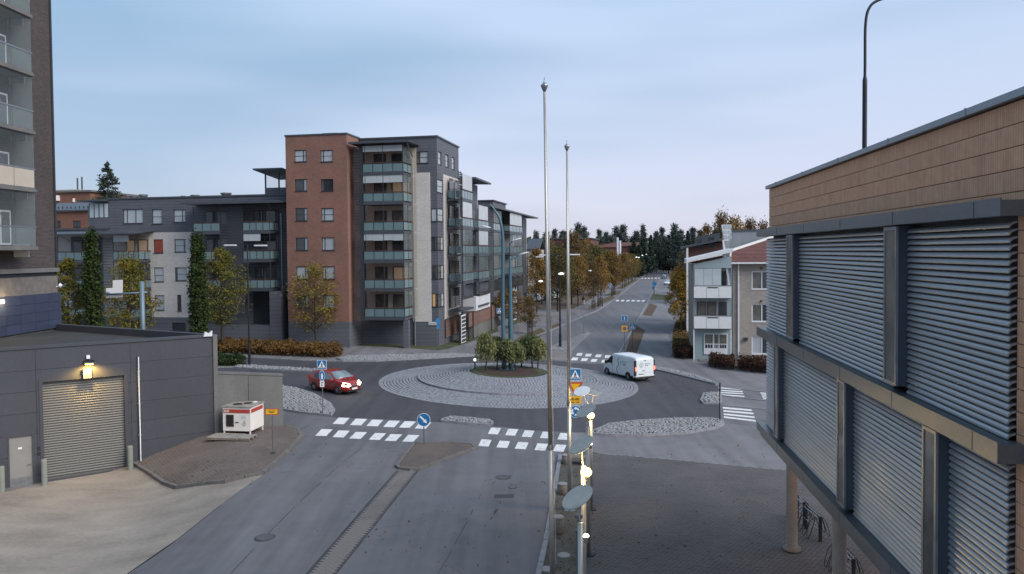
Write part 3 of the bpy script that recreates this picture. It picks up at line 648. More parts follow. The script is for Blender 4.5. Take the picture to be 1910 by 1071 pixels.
bed = drape('planting_bed', circle(R_BED, 48), 'grass', 0.03, hf=zr); bed2 = drape('planting_bed', [(x*1.0, y-0.2) for x, y in circle(R_BED*0.8, 40)], 'mulch', 0.045, hf=zr)
BEDZ = lambda x, y: zr(x, y)+0.04
# manholes and patches
def manhole(px, py, r, label):
    p = G(px, py); m = MB(); m.lathe([(r,0.0),(r,0.006),(r-.03,0.008)], 24); t = thing('manhole_cover', label, 'manhole cover', (p.x, p.y, p.z+0.014), group='manhole covers')
    m.build('frame', 'manhole_iron', t); m = MB()
    for k in range(-4,5):
        h = math.sqrt(max(0.0,(r-.06)**2-(k*r/5)**2))
        if h > .05: m.box(-h,h,k*r/5-.02,k*r/5+.02,0.008,0.014)
    m.build('tread', 'asphalt_old', t)
manhole(494.5,1003,0.36,'round manhole cover in the lane left of the brick strip'); manhole(938,891,0.36,'round manhole cover in a patched square of the right lane')
manhole(956,910,0.2,'small dark valve cover in the right lane'); manhole(322,887,0.3,'manhole cover sunk in the sloping brick platform edge'); manhole(414,831,0.3,'manhole cover in the brick platform below the white kiosk'); manhole(765,659.5,0.36,'manhole cover in the pavement before the tower block')
drape('asphalt_patch', W2([(913,882),(990,886),(985,893),(960,897),(950,904),(908,897)]), 'asphalt_street', 0.011)
for px in ([(672,838),(640,862),(560,936),(500,996),(430,1071)],[(925,897),(897,922),(872,972),(842,1028),(812,1080)],[(590,790),(560,800),(530,812)],[(700,842),(745,842)],[(985,890),(965,905),(950,905)]):
    kerb(W2(px), w=0.025, h=0.0105, seg=0.6, mat='joint', name='road_seam')
for px in ([(934,935),(930,945)],[(925,950),(921,960),(915,970)],[(929,949),(924,958)],[(958,880),(950,892)]):
    kerb(W2(px), w=0.05, h=0.0105, seg=0.3, mat='joint', name='road_crack')
drape('asphalt_patch', W2([(922,923),(960,922),(958,929),(922,930)]), 'asphalt_new', 0.011)
# ------------------------------------------------------------------ building helpers
class Bld:
    def __init__(s, o, yaw, name, label, cat='building', group=None):
        s.o = Vector(o); s.M = Matrix.Translation(s.o) @ Matrix.Rotation(yaw, 4, 'Z'); s.I = s.M.inverted(); s.yaw = yaw
        s.root = thing(name, label, cat, s.o, yaw, group)
        s.c = s.I @ CAM; s.I3 = s.I.to_3x3()
    def F(s, px, py, y=0.0):
        d = s.I3 @ ray(px, py); t = (y-s.c.y)/d.y; return (s.c.x+d.x*t, s.c.z+d.z*t)
    def S(s, px, py, x=0.0):
        d = s.I3 @ ray(px, py); t = (x-s.c.x)/d.x; return (s.c.y+d.y*t, s.c.z+d.z*t)
    def fx(s, px, py, y=0.0): return s.F(px, py, y)[0]
    def fz(s, px, py, y=0.0): return s.F(px, py, y)[1]
    def W(s, x, y, z): return s.M @ Vector((x, y, z))
FRONT = lambda y=0.0: (Vector((0,y,0)), Vector((1,0,0)), Vector((0,-1,0)))     # origin, along, outward
RIGHT = lambda x=0.0: (Vector((x,0,0)), Vector((0,1,0)), Vector((1,0,0)))
def fb(m, fr, x0, x1, d0, d1, z0, z1):          # box in a facade frame, d = distance out of the wall
    o, u, n = fr; c = o+u*((x0+x1)/2)+n*((d0+d1)/2)+Vector((0,0,(z0+z1)/2))
    return m.obox(c, u*((x1-x0)/2), n*(-(d1-d0)/2) if u.cross(n).z < 0 else n*((d1-d0)/2), Vector((0,0,(z1-z0)/2)))
def fp(fr, x, z, d=0.0): return fr[0]+fr[1]*x+fr[2]*d+Vector((0,0,z))
def wall(m, fr, x0, x1, z0, z1, ops=(), rev=0.14):
    xs = sorted({x0, x1, *[q for o in ops for q in o[:2] if x0 < q < x1]}); zs = sorted({z0, z1, *[q for o in ops for q in o[2:4] if z0 < q < z1]})
    flip = fr[1].cross(Vector((0,0,1))).dot(fr[2]) < 0
    def q(a, b, c, d): m.quad(*( (d,c,b,a) if flip else (a,b,c,d)))
    for i in range(len(xs)-1):
        for j in range(len(zs)-1):
            cx, cz = (xs[i]+xs[i+1])/2, (zs[j]+zs[j+1])/2
            if any(o[0] < cx < o[1] and o[2] < cz < o[3] for o in ops): continue
            q(fp(fr,xs[i],zs[j]), fp(fr,xs[i+1],zs[j]), fp(fr,xs[i+1],zs[j+1]), fp(fr,xs[i],zs[j+1]))
    for a, b, c, d in [o[:4] for o in ops]:
        A, B, C_, D = (a,c),(b,c),(b,d),(a,d)
        for p, r in ((A,B),(B,C_),(C_,D),(D,A)): q(fp(fr,*p), fp(fr,*r,-rev), fp(fr,*r,-rev), fp(fr,*p)) if False else q(fp(fr,*r), fp(fr,*p), fp(fr,*p,-rev), fp(fr,*r,-rev))
    return m
def window(parent, fr, x0, x1, z0, z1, mull=(0.3,), trans=(), pane='glass_window', frame='frame_dark', inset=0.1, fw=0.07, sill=True, name='window'):
    m = MB(); a, b = -inset-0.06, -inset+0.02
    fb(m,fr,x0,x1,a,b,z0,z0+fw); fb(m,fr,x0,x1,a,b,z1-fw,z1); fb(m,fr,x0,x0+fw,a,b,z0+fw,z1-fw); fb(m,fr,x1-fw,x1,a,b,z0+fw,z1-fw)
    for q in mull: c = x0+(x1-x0)*q; fb(m,fr,c-fw*.45,c+fw*.45,a,b-.004,z0+fw,z1-fw)
    for q in trans: c = z0+(z1-z0)*q; fb(m,fr,x0+fw,x1-fw,a,b-.012,c-fw*.3,c+fw*.3)
    if sill: fb(m,fr,x0-.04,x1+.04,-inset,0.05,z0-.05,z0-.004)
    o = m.build(name, frame, parent)
    edges = [x0+fw]+[x0+(x1-x0)*q for q in mull]+[x1-fw]
    for i in range(len(edges)-1):
        pm = pane[i % len(pane)] if isinstance(pane, (list, tuple)) else pane
        fb(MB(),fr,0,1,0,1,0,1); p = fb(MB(),fr,edges[i],edges[i+1],-inset-0.045,-inset-0.02,z0+fw,z1-fw); p.build('pane', pm, o)
    return o
def slats(parent, fr, x0, x1, z0, z1, pitch=0.14, mat='slat_dark', d0=0.0, d1=0.05, name='slat_screen', fill=0.55):
    m = MB(); n = int((z1-z0)/pitch)
    for i in range(n): z = z0+i*pitch; fb(m, fr, x0, x1, d0, d1, z, z+pitch*fill)
    for x in (x0, x1-.06): fb(m, fr, x, x+.06, d0-.04, d0-.004, z0, z1)
    return m.build(name, mat, parent)
def balcony(parent, fr, x0, x1, dep, zf, npan, sides='lr', rail=1.0, screen=None, upper=None, ceil=2.75, slab='roof_metal', glass='glass_teal', ns=2, th=0.24):
    """slab with a framed glass parapet; zf is the floor level"""
    m = MB(); fb(m, fr, x0, x1, 0.003, dep, zf-th, zf); fb(m, fr, x0-.03, x1+.03, dep-.06, dep+.03, zf-th-.03, zf+.10)
    b = m.build('balcony', slab, parent)
    f = MB(); r = MB()
    w_ = (x1-x0)/npan; zt = zf+rail
    for i in range(npan+1): x = x0+i*w_; fb(f, fr, x-.03, x+.03, dep-.05, dep, zf, zt)
    fb(f, fr, x0+.03, x1-.03, dep-.045, dep-.005, zt-.10, zt-.05)
    for i in range(npan):
        fb(MB(), fr, 0,1,0,1,0,1); fb(MB(), fr, x0+i*w_+.035, x0+(i+1)*w_-.035, dep-.035, dep-.015, zf+.11, zt-.11).build('glass_panel', glass, b)
    for sd_, x in (('l', x0), ('r', x1)):
        if sd_ not in sides: continue
        for k in range(ns):
            a, c = dep*k/ns+.03, dep*(k+1)/ns-.06
            fb(MB(), fr, x-.012, x+.012, a+.03, c, zf+.11, zt-.11).build('glass_panel', glass, b)
            fb(f, fr, x-.025, x+.025, c+.002, c+.05, zf, zt)
        fb(r, fr, x-.05, x+.05, 0.003, dep-.06, zt, zt+.06)
    fb(r, fr, x0-.06, x1+.06, dep-.06, dep+.03, zt, zt+.062)
    f.build('railing_post', 'steel_dark', b); r.build('handrail', 'frame_brown', b)
    if upper:                                  # (list of (frac0, frac1, drop, material)): raised glazing or blinds above the rail
        zt2 = zf+ceil
        for a, c, drop, mt in upper:
            fb(MB(), fr, x0+(x1-x0)*a+.01, x0+(x1-x0)*c-.01, dep-.04, dep-.02, zt2-drop, zt2-.01).build('glazing_panel', mt, b)
    return b
C_T = G(819, 646.5)
YAW = -math.radians(11)
# ------------------------------------------------------------------ tower block
T = Bld(C_T, YAW, 'apartment_tower', 'six storey tower with red brick left, pale brick right and stacked glass balconies')
YB = -3.2
def tower():
    r = T.root; xb0, xb1 = T.fx(534.5,400,YB), T.fx(648.5,400,YB); zt = T.fz(814,255.4); ztb = T.fz(600,252.3,YB); zb = T.fz(560,600,YB); zlo = -1.0
    fr = FRONT(YB); ops = []; wn = []
    for row, (y0, y1) in enumerate(((279.5,302.5),(334,357),(388,412.5),(443,467.5),(497,521),(551,575))):
        for k, (a, b) in enumerate(((549,571.5),(597.5,620.5))):
            x0, z0 = T.F(a+row*0.9, y1, YB); x1, z1 = T.F(b+row*0.9, y0, YB); ops.append((x0,x1,z0,z1)); wn.append((row,k))
    wall(MB(), fr, xb0, xb1, zb, ztb, ops).build('brick_wall', 'brick_red', r)
    m = MB(); wall(m, fr, xb0, xb1, zlo, zb); wall(m, RIGHT(xb1), YB, 0, zlo, zb); m.quad((xb0,3,zlo),(xb0,YB,zlo),(xb0,YB,zb),(xb0,3,zb)); m.build('plinth', 'cladding_grey', r)
    m = MB(); wall(m, RIGHT(xb1), YB, 0.0, zb, ztb); m.quad((xb0,6,zb),(xb0,YB,zb),(xb0,YB,ztb),(xb0,6,ztb)); m.build('brick_return', 'brick_red', r)
    for (row,k), o in zip(wn, ops):
        pane = ['glass_blind','glass_blind'] if row in (0,) or (row,k) in ((2,1),(3,1),(4,0),(4,1),(5,1)) else (['glass_curtain','glass_window'] if (row,k)==(1,1) else ['glass_window','glass_blind'])
        window(r, fr, *o, mull=(0.72,) if k == 0 else (0.24,), trans=(0.5,) if row in (0,2) else (), pane=pane)
    m = MB(); m.box(xb0-.08,xb1+.08,YB-.08,0.2,ztb,ztb+.16); m.box(xb0-.06,xb1,0.2,8.8,ztb,ztb+.15); m.build('coping', 'roof_metal', r)
    # main wall, corner windows
    fm = FRONT(0.0); xw0, xw1 = T.fx(769,450), T.fx(803.5,450); zw0, zw1 = T.fz(785,600), T.fz(785,322.5)
    rows = ((335.5,360),(389,413.5),(441.5,467),(495,520.7),(547.6,573)); ops = []; sops = []
    xt0, zt0 = T.F(776,305); xt1, zt1 = T.F(798.6,282); top = (xt0,xt1,zt0,zt1)
    for a, b in rows: ops.append((xw1+.05, -.06, T.fz(810,b), T.fz(810,a)))
    wall(MB(), fm, xb1, 0, zlo, zt, [top]+ops[1:]).build('wall', 'cladding_dark', r)
    window(r, fm, *top, mull=(0.3,), trans=(0.5,), pane=['glass_curtain','glass_blind'])
    for k, o in enumerate(ops):
        if k: window(r, fm, *o, mull=(0.6,) if k > 1 else (), pane=['glass_blind'] if k == 1 else (['window_warm','glass_curtain'] if k == 4 else ['glass_window','glass_curtain']), inset=0.05)
    fb(MB(), fm, xw0, xw1, 0.003, 0.09, zw0, zw1).build('brick_panel', 'brick_white', r)
    # right side wall
    fs = RIGHT(0.0); D = T.S(857,450)[0]; yc = T.S(827.5,450)[0]; sw = []
    for a, b in rows: sw.append((.06, yc-.08, T.S(821,b)[1], T.S(821,a)[1]))
    tw = []
    for a, b, y0, y1 in ((817.2,823.4,283,307.5),(831,836.6,288.5,312),(842.8,848,293.5,316.5)):
        tw.append((T.S(a,y0)[0], T.S(b,y0)[0], T.S((a+b)/2,y1)[1], T.S((a+b)/2,y0)[1]))
    nw = []
    for a, b in ((344,368),(394,418),(443,468),(493,518),(543,568)):
        nw.append((T.S(845,a)[0], T.S(850.5,a)[0], T.S(848,b)[1], T.S(848,a)[1]))
    wall(MB(), fs, 0, D, zlo, zt, sw+tw).build('wall', 'cladding_dark', r)
    for k, o in enumerate(sw): window(r, fs, *o, mull=(0.55,) if k > 1 else (), trans=(0.5,), pane=['glass_blind'] if k < 2 else ['glass_curtain','glass_blind'], inset=0.05)
    for o in tw: window(r, fs, *o, mull=(), trans=(0.5,), pane='glass_blind')
    zs0, zs1 = T.S(840,594)[1], T.S(840,330)[1]; m = MB(); o_ = [(a,b,c,d) for a,b,c,d in nw]
    fr2 = RIGHT(0.07); wall(m, fr2, yc, D, zs0, zs1, o_, rev=0.066); m.quad((0.003,yc,zs0),(0.07,yc,zs0),(0.07,yc,zs1),(0.003,yc,zs1)); m.quad((0.003,yc,zs1),(0.07,yc,zs1),(0.07,D,zs1),(0.003,D,zs1)); m.build('brick_panel', 'brick_white', r)
    for o in nw: window(r, fr2, *o, mull=(), trans=(), pane='glass_window', inset=-0.01)
    m = MB(); m.box(xb1+.08,.12,-.12,D+.1,zt,zt+.16); m.build('coping', 'roof_metal', r)
    m = MB(); m.box(xb0+2.2,xb0+3.9,1,2.5,ztb+.1,ztb+.9); m.build('roof_vent', 'concrete', r)
    m = MB(); m.quad((xb0,8.8,zlo),(xb0,8.8,ztb),(0,8.8,zt),(0,8.8,zlo)); m.build('rear_wall', 'cladding_dark', r)
    # brown slatted screen on the base of the side wall
    z0, z1 = T.S(829.5,629.5)[1], T.S(829.5,596.5)[1]; y0, y1 = T.S(829.7,610)[0], T.S(865,605)[0]; scr = fb(MB(), fs, y0-.1, y1, 0.075, 0.10, z0-.05, z1+.06).build('screen_frame', 'frame_dark', r)
    n = 13; p = (z1-z0)/n; me = MB(); fb(me, fs, y0, y1, 0.102, 0.16, 0, p*.55); me = me.mesh('slat','slat_brown')
    for i in range(n): link('slat', me, scr, (0,0,z0+i*p))
    # balconies
    yf = -2.75; dep = 2.75; x0, x1 = T.fx(679,470,yf), T.fx(753.5,470,yf); xs0 = T.fx(661.5,470,yf)
    rails = (302.6,357.5,412,466.5,520,573.5); zf = [T.fz(715,y,yf)-1.06 for y in rails]
    bl = 'glass_frost'
    ups = [[(0,.5,.62,bl),(.5,1,.62,bl)], [(0,.34,.8,bl),(.34,.67,.8,bl),(.67,1,.8,bl)], None, [(0,.22,.72,bl),(.22,.48,.75,bl),(.48,.74,.72,bl),(.74,1,.76,bl)], [(0,.98,.12,'frame_white')], None]
    for k, z in enumerate(zf):
        b = balcony(r, fm, x0, x1, dep, z, 4, 'r', ceil=2.78, upper=ups[k])
        # room wall behind: beige with glazed doors
        fi = FRONT(-0.12); fb(MB(), fm, x0-.8, x1+.55, .004, .10, z+.002, z+2.78).build('balcony_wall', 'render_beige', b)
        for a, c, pn in ((.04,.36,'window_dim' if k in (4,5) else 'glass_curtain'), (.50,.98,'glass_curtain' if k != 4 else 'glass_window')):
            wx0, wx1 = x0+(x1-x0)*a, x0+(x1-x0)*c; q = MB(); fb(q, fm, wx0, wx1, .102, .15, z+.1, z+2.25); w_ = q.build('balcony_door', 'frame_brown', b)
        for a, c in ((.07,.2),(.21,.33),(.53,.75),(.77,.95)): fb(MB(), fm, x0+(x1-x0)*a, x0+(x1-x0)*c, .152, .17, z+.25, z+2.15).build('pane', ['glass_window','window_dim','glass_curtain'][k % 3] if a > .5 else 'glass_curtain', b)
        for q in (.05,.5,.995): fb(MB(), fm, x0+(x1-x0)*q-.03, x0+(x1-x0)*q+.03, dep-.05, dep-.01, z+1.07, z+2.78).build('glazing_post', 'steel_dark', b)
        fb(MB(), fm, x1-.03, x1+.01, dep*.48, dep*.52, z+1.07, z+2.78).build('glazing_post', 'steel_dark', b)
        fb(MB(), fm, x1-.02, x1, .2, dep*.47, z+1.08, z+2.75).build('glazing_panel', 'glass_balcony', b)
        fb(MB(), fm, x1-.02, x1, dep*.53, dep-.06, z+1.08, z+2.75).build('glazing_panel', 'glass_balcony', b)
    slats(r, fm, xs0, x0-.06, zf[-1]-.25, zf[0]+2.9, 0.16, d0=dep-.10, d1=dep-.04)
    z = zf[0]+3.0; m = MB(); fb(m, fm, xs0-.3, x1+.9, 0.003, dep+.5, z, z+.10); fb(m, fm, xs0-.3, x1+.9, dep+.5, dep+.6, z-.05, z+.16); m.build('balcony_roof', 'roof_metal', r)
    m = MB(); m.tube([fp(fm,x1+.6,z,dep+.5), fp(fm,x1+.55,z-.5,dep-.3), fp(fm,x1+.25,z-1.2,.3), fp(fm,x1+.25,-.3,.2)], .06, 6); m.build('downpipe', 'galvanised', r)
    fb(MB(), fm, T.fx(751,620,yf), T.fx(760.5,620,yf), dep-.75, dep-.25, -.8, zf[-1]-.25).build('pillar', 'cladding_grey', r)
    m = MB(); wall(m, FRONT(0.03), xb1, xw0+.3, zlo, zf[-1]-.3); m.build('recess_wall', 'cladding_dark', r)
    m = MB(); fb(m, fm, xw0+.1, -.02, .004, .05, zlo, zw0-.02); m.build('plinth', 'cladding_grey', r)
    m = MB(); fb(m, fm, T.fx(800,602), T.fx(815,602), .052, .09, T.fz(805,605.5), T.fz(805,601)); m.build('street_name_plate', 'sign_white', r)
    m = MB(); fb(m, fm, T.fx(801,602), T.fx(814,602), .091, .094, T.fz(805,603.9), T.fz(805,602.6)); m.build('plate_lettering', 'print_grey', r)
tower()
# ------------------------------------------------------------------ left wing
o_ = T.M @ Vector((T.fx(400,640,-1.0), -1.0, 0)); o_.z = zg(o_.x, o_.y)-0.1
Lw = Bld(o_, YAW, 'apartment_wing', 'long four storey wing left of the tower with dark cladding and a pale brick middle')
def left_wing():
    r = Lw.root; X = lambda px, d=0.0: Lw.fx(px, 480, -d); Zt = lambda py, px=400, d=0.0: Lw.fz(px, py, -d)
    f0 = FRONT(0.0); zlo = -1.5; xl, xr = X(60), X(536); ztop = Zt(367, 430); zmid = Zt(428, 200); xm = X(205)
    rows = [(391,417),(446.5,472.5),(499,526),(551,579)]; ops = []; kinds = []
    def op(a, b, y0, y1, **k): ops.append((X(a),X(b),Zt(y1,(a+b)/2),Zt(y0,(a+b)/2))); kinds.append(k)
    op(231,268.5,390.5,417,mull=(.2,.62),pane=['glass_blind']); op(285,303.5,390.5,418,mull=(),trans=(.5,),pane='glass_blind'); op(325,347.5,391,415,mull=(.72,),trans=(.5,),pane=['glass_blind'])
    for i, (y0, y1) in enumerate(rows[1:]):
        op(286.5,304.5,y0,y1,mull=(),trans=(.45,) if i else (),pane='window_red' if i == 0 else 'glass_blind')
        if i < 2: op(325.5,347.5,y0,y1-2,mull=(.8,) if i == 0 else (.15,),trans=(.5,),pane=['glass_blind'] if i == 0 else ['glass_curtain','glass_blind'])
        else: op(328.5,336.5,y0-1,y1+2,mull=(),pane='glass_window')
    op(318,343.5,602,616.5,mull=(.33,.66),pane='frame_dark')
    zb0 = Zt(592,320); zb1 = Zt(433.5,320); xb0, xb1 = X(281.5), X(361)
    wall(MB(), f0, xl, xr, zlo, zb0, [o for o in ops if o[3] < zb0]).build('plinth', 'cladding_grey', r)
    wall(MB(), f0, xm, xr, zb1, ztop, [o for o in ops if o[2] > zb1]).build('wall', 'cladding_dark', r)
    wall(MB(), f0, xb0, xb1, zb0, zb1, [o for o in ops if o[2] > zb0 and o[3] < zb1]).build('brick_wall', 'brick_white', r)
    wall(MB(), f0, xl, xm, zb1, zmid).build('wall', 'cladding_dark', r); wall(MB(), f0, xl, xb0, zb0, zb1).build('wall', 'brick_white', r); wall(MB(), f0, xb1, xr, zb0, zb1).build('wall', 'cladding_dark', r)
    m = MB(); m.quad((xm,0,zmid),(xm,0,ztop),(xm,9,ztop),(xm,9,zmid)); m.quad((xl,9,zlo),(xr,9,zlo),(xr,9,ztop),(xl,9,ztop)); m.quad((xl,0,zlo),(xl,9,zlo),(xl,9,zmid),(xl,0,zmid)); m.build('end_wall', 'cladding_dark', r)
    for o, k in zip(ops, kinds): window(r, f0, *o, **k)
    m = MB(); m.box(xm-.1,xr,-.1,9.1,ztop,ztop+.18); m.box(xl,xm-.12,-.1,9.1,zmid,zmid+.18); m.build('roof', 'roof_metal', r)
    for px, w_, h_ in ((245,1.0,.55),(320,.5,.3),(343,1.0,.35),(402,1.2,.5),(215,.6,.6),(228,.7,.35)):
        m = MB(); m.lathe([(w_*.4,0),(w_*.4,h_*.6),(w_*.5,h_*.65),(w_*.5,h_)], 10, (X(px)+.2, 2.0, ztop+.1)); m.build('roof_vent', 'pole_grey', r)
    # balcony stacks  (px left, px right, slat px, floors)
    dep = 2.0
    def stack(xa, xb, zf, np_, sides, ups, deep=dep, lamps=None):
        a, b = Lw.fx(xa,480,-deep), Lw.fx(xb,480,0 if 'r' in sides else -deep)
        for k, z in enumerate(zf):
            q = balcony(r, f0, a, b, deep, z, np_, sides, ceil=2.75, upper=ups[k] if ups else None)
            fb(MB(), f0, a+.05, b-.05, .004, .08, z+.002, z+2.7).build('balcony_wall', 'render_beige' if lamps and lamps[k] else 'cladding_dark', q)
            for u, v in ((.08,.42),(.52,.92)):
                fb(MB(), f0, a+(b-a)*u, a+(b-a)*v, .082, .12, z+.15, z+2.3).build('balcony_door', 'frame_dark', q)
                fb(MB(), f0, a+(b-a)*(u+.03), a+(b-a)*(v-.03), .122, .135, z+.3, z+2.2).build('pane', (lamps[k] if lamps and lamps[k] else 'glass_window'), q)
            for t in (0.0, 1.0): fb(MB(), f0, a+(b-a)*t-.04, a+(b-a)*t+.04, deep-.05, deep-.01, z+1.07, z+2.75).build('glazing_post', 'steel_dark', q)
        return a, b
    zr_ = [Lw.fz(480,y,-dep)-1.06 for y in (412.5,466,520)]
    stack(362,411,zr_,3,'l',None)
    a, b = stack(454,521,zr_,4,'r',[None,[(0,.65,.75,'glass_frost')],None])
    slats(r, f0, Lw.fx(411.5,480,-dep), Lw.fx(453.5,480,-dep), zr_[-1]-2.6, zr_[0]+2.8, 0.17, d0=dep-.10, d1=dep-.04)
    z = zr_[0]+2.95; m = MB(); fb(m, f0, Lw.fx(347,375,-dep), Lw.fx(529,375,-dep), 0.003, dep+.9, z, z+.12); fb(m, f0, Lw.fx(347,375,-dep), Lw.fx(529,375,-dep), dep+.9, dep+1.0, z-.06, z+.2); m.build('balcony_roof', 'roof_metal', r)
    m = MB(); m.tube([fp(f0,b+.1,z,dep+.7), fp(f0,b+.15,z-.4,dep), fp(f0,b+.35,z-1.0,.15), fp(f0,b+.35,-.2,.15)], .06, 6); m.build('downpipe', 'galvanised', r)
    m = MB(); fb(m, f0, Lw.fx(503,580,-dep), Lw.fx(523,580,-dep), .003, dep, -1.2, zr_[-1]-.3); m.build('pier', 'cladding_grey', r)
    m = MB(); fb(m, f0, Lw.fx(455,580,-dep), Lw.fx(503,580,-dep), .003, .06, Zt(603,470), zr_[-1]-.3); m.build('doorway', 'frame_dark', r)
    fb(MB(), f0, Lw.fx(362,610,-dep), Lw.fx(503,610,-dep), dep-.3, dep-.05, -1.2, Zt(603,470)).build('plinth', 'cladding_grey', r)
    zl = [Lw.fz(200,y,-dep)-1.06 for y in (468,521.5,575)]
    stack(108,168,zl,4,'',None,lamps=[None,None,None]); a, b = stack(211,281,zl,5,'r',[[(0,.62,.7,'glass_frost')],None,None],lamps=['window_dim',None,None])
    slats(r, f0, Lw.fx(190,480,-dep), Lw.fx(211,480,-dep), zl[-1]-1.8, zl[0]+2.7, 0.17, d0=dep-.10, d1=dep-.04)
    z = zl[0]+2.85; m = MB(); m.prism([fp(f0,Lw.fx(60,430,-dep),z,dep+1.0), fp(f0,Lw.fx(262,430,-dep),z,dep+1.0), fp(f0,Lw.fx(288,430,-.1),z+.35,.003), fp(f0,Lw.fx(60,430,-.1),z+.35,.003)], (0,0,.14)); m.build('balcony_roof', 'roof_metal', r, fix=True)
    m = MB(); m.tube([fp(f0,Lw.fx(122,445,-dep),z-.1,dep+.8), fp(f0,Lw.fx(128,450,-dep),z-.6,dep), fp(f0,Lw.fx(140,450,-dep),z-.9,.2)], .05, 6); m.build('downpipe', 'galvanised', r)
    # glazed roof terrace at the left end of the top floor
    x0, x1 = X(168), X(205); z0 = Zt(407,190); z1 = Zt(379,190); fb(MB(), f0, x0, x1, -.02, .0, zmid+.2, z0).build('terrace_parapet', 'cladding_dark', r)
    m = MB(); fb(m, f0, x0, x1, -.04, 0.0, z0, z0+.08); fb(m, f0, x0, x1, -.04, 0.0, z1-.06, z1)
    for t in np.linspace(0,1,5): fb(m, f0, x0+(x1-x0-.06)*t, x0+(x1-x0-.06)*t+.06, -.05, .01, z0+.08, z1-.06)
    tf = m.build('terrace_glazing', 'frame_dark', r)
    for k in range(4): fb(MB(), f0, x0+(x1-x0)*k/4+.07, x0+(x1-x0)*(k+1)/4-.03, -.03, -.015, z0+.08, z1-.06).build('pane', 'glass_panel', tf)
    fb(MB(), f0, x0-.9, x1+.0, -4, .7, Zt(376,190), Zt(373,190)).build('terrace_roof', 'roof_metal', r)
    # roof terrace beside the tower
    x0, x1 = X(491), X(531); z0 = Zt(365,500); z1 = Zt(350.5,500); z2 = Zt(322,500); f1 = FRONT(0.6)
    fb(MB(), f1, x0, x1, -3, 0, z0, z1).build('terrace_parapet', 'cladding_dark', r)
    m = MB()
    for t in (0, .63, .97): x = x0+(x1-x0)*t; fb(m, f1, x, x+.13, -.13, 0, z1, z2)
    fb(m, f1, x0, x1, -.1, 0, z1, z1+.06); m.build('terrace_post', 'steel_dark', r)
    fb(MB(), f1, x0+.14, x1, -.07, -.05, z1+.07, z2-.2).build('glazing_panel', 'glass_clear', r)
    m = MB(); m.prism([fp(f1,x0-.9,z2+.3,.9), fp(f1,x1,z2+.3,.9), fp(f1,x1,z2-.25,-5), fp(f1,x0-.9,z2-.25,-5)], (0,0,.16)); m.build('terrace_roof', 'roof_metal', r, fix=True)
left_wing()
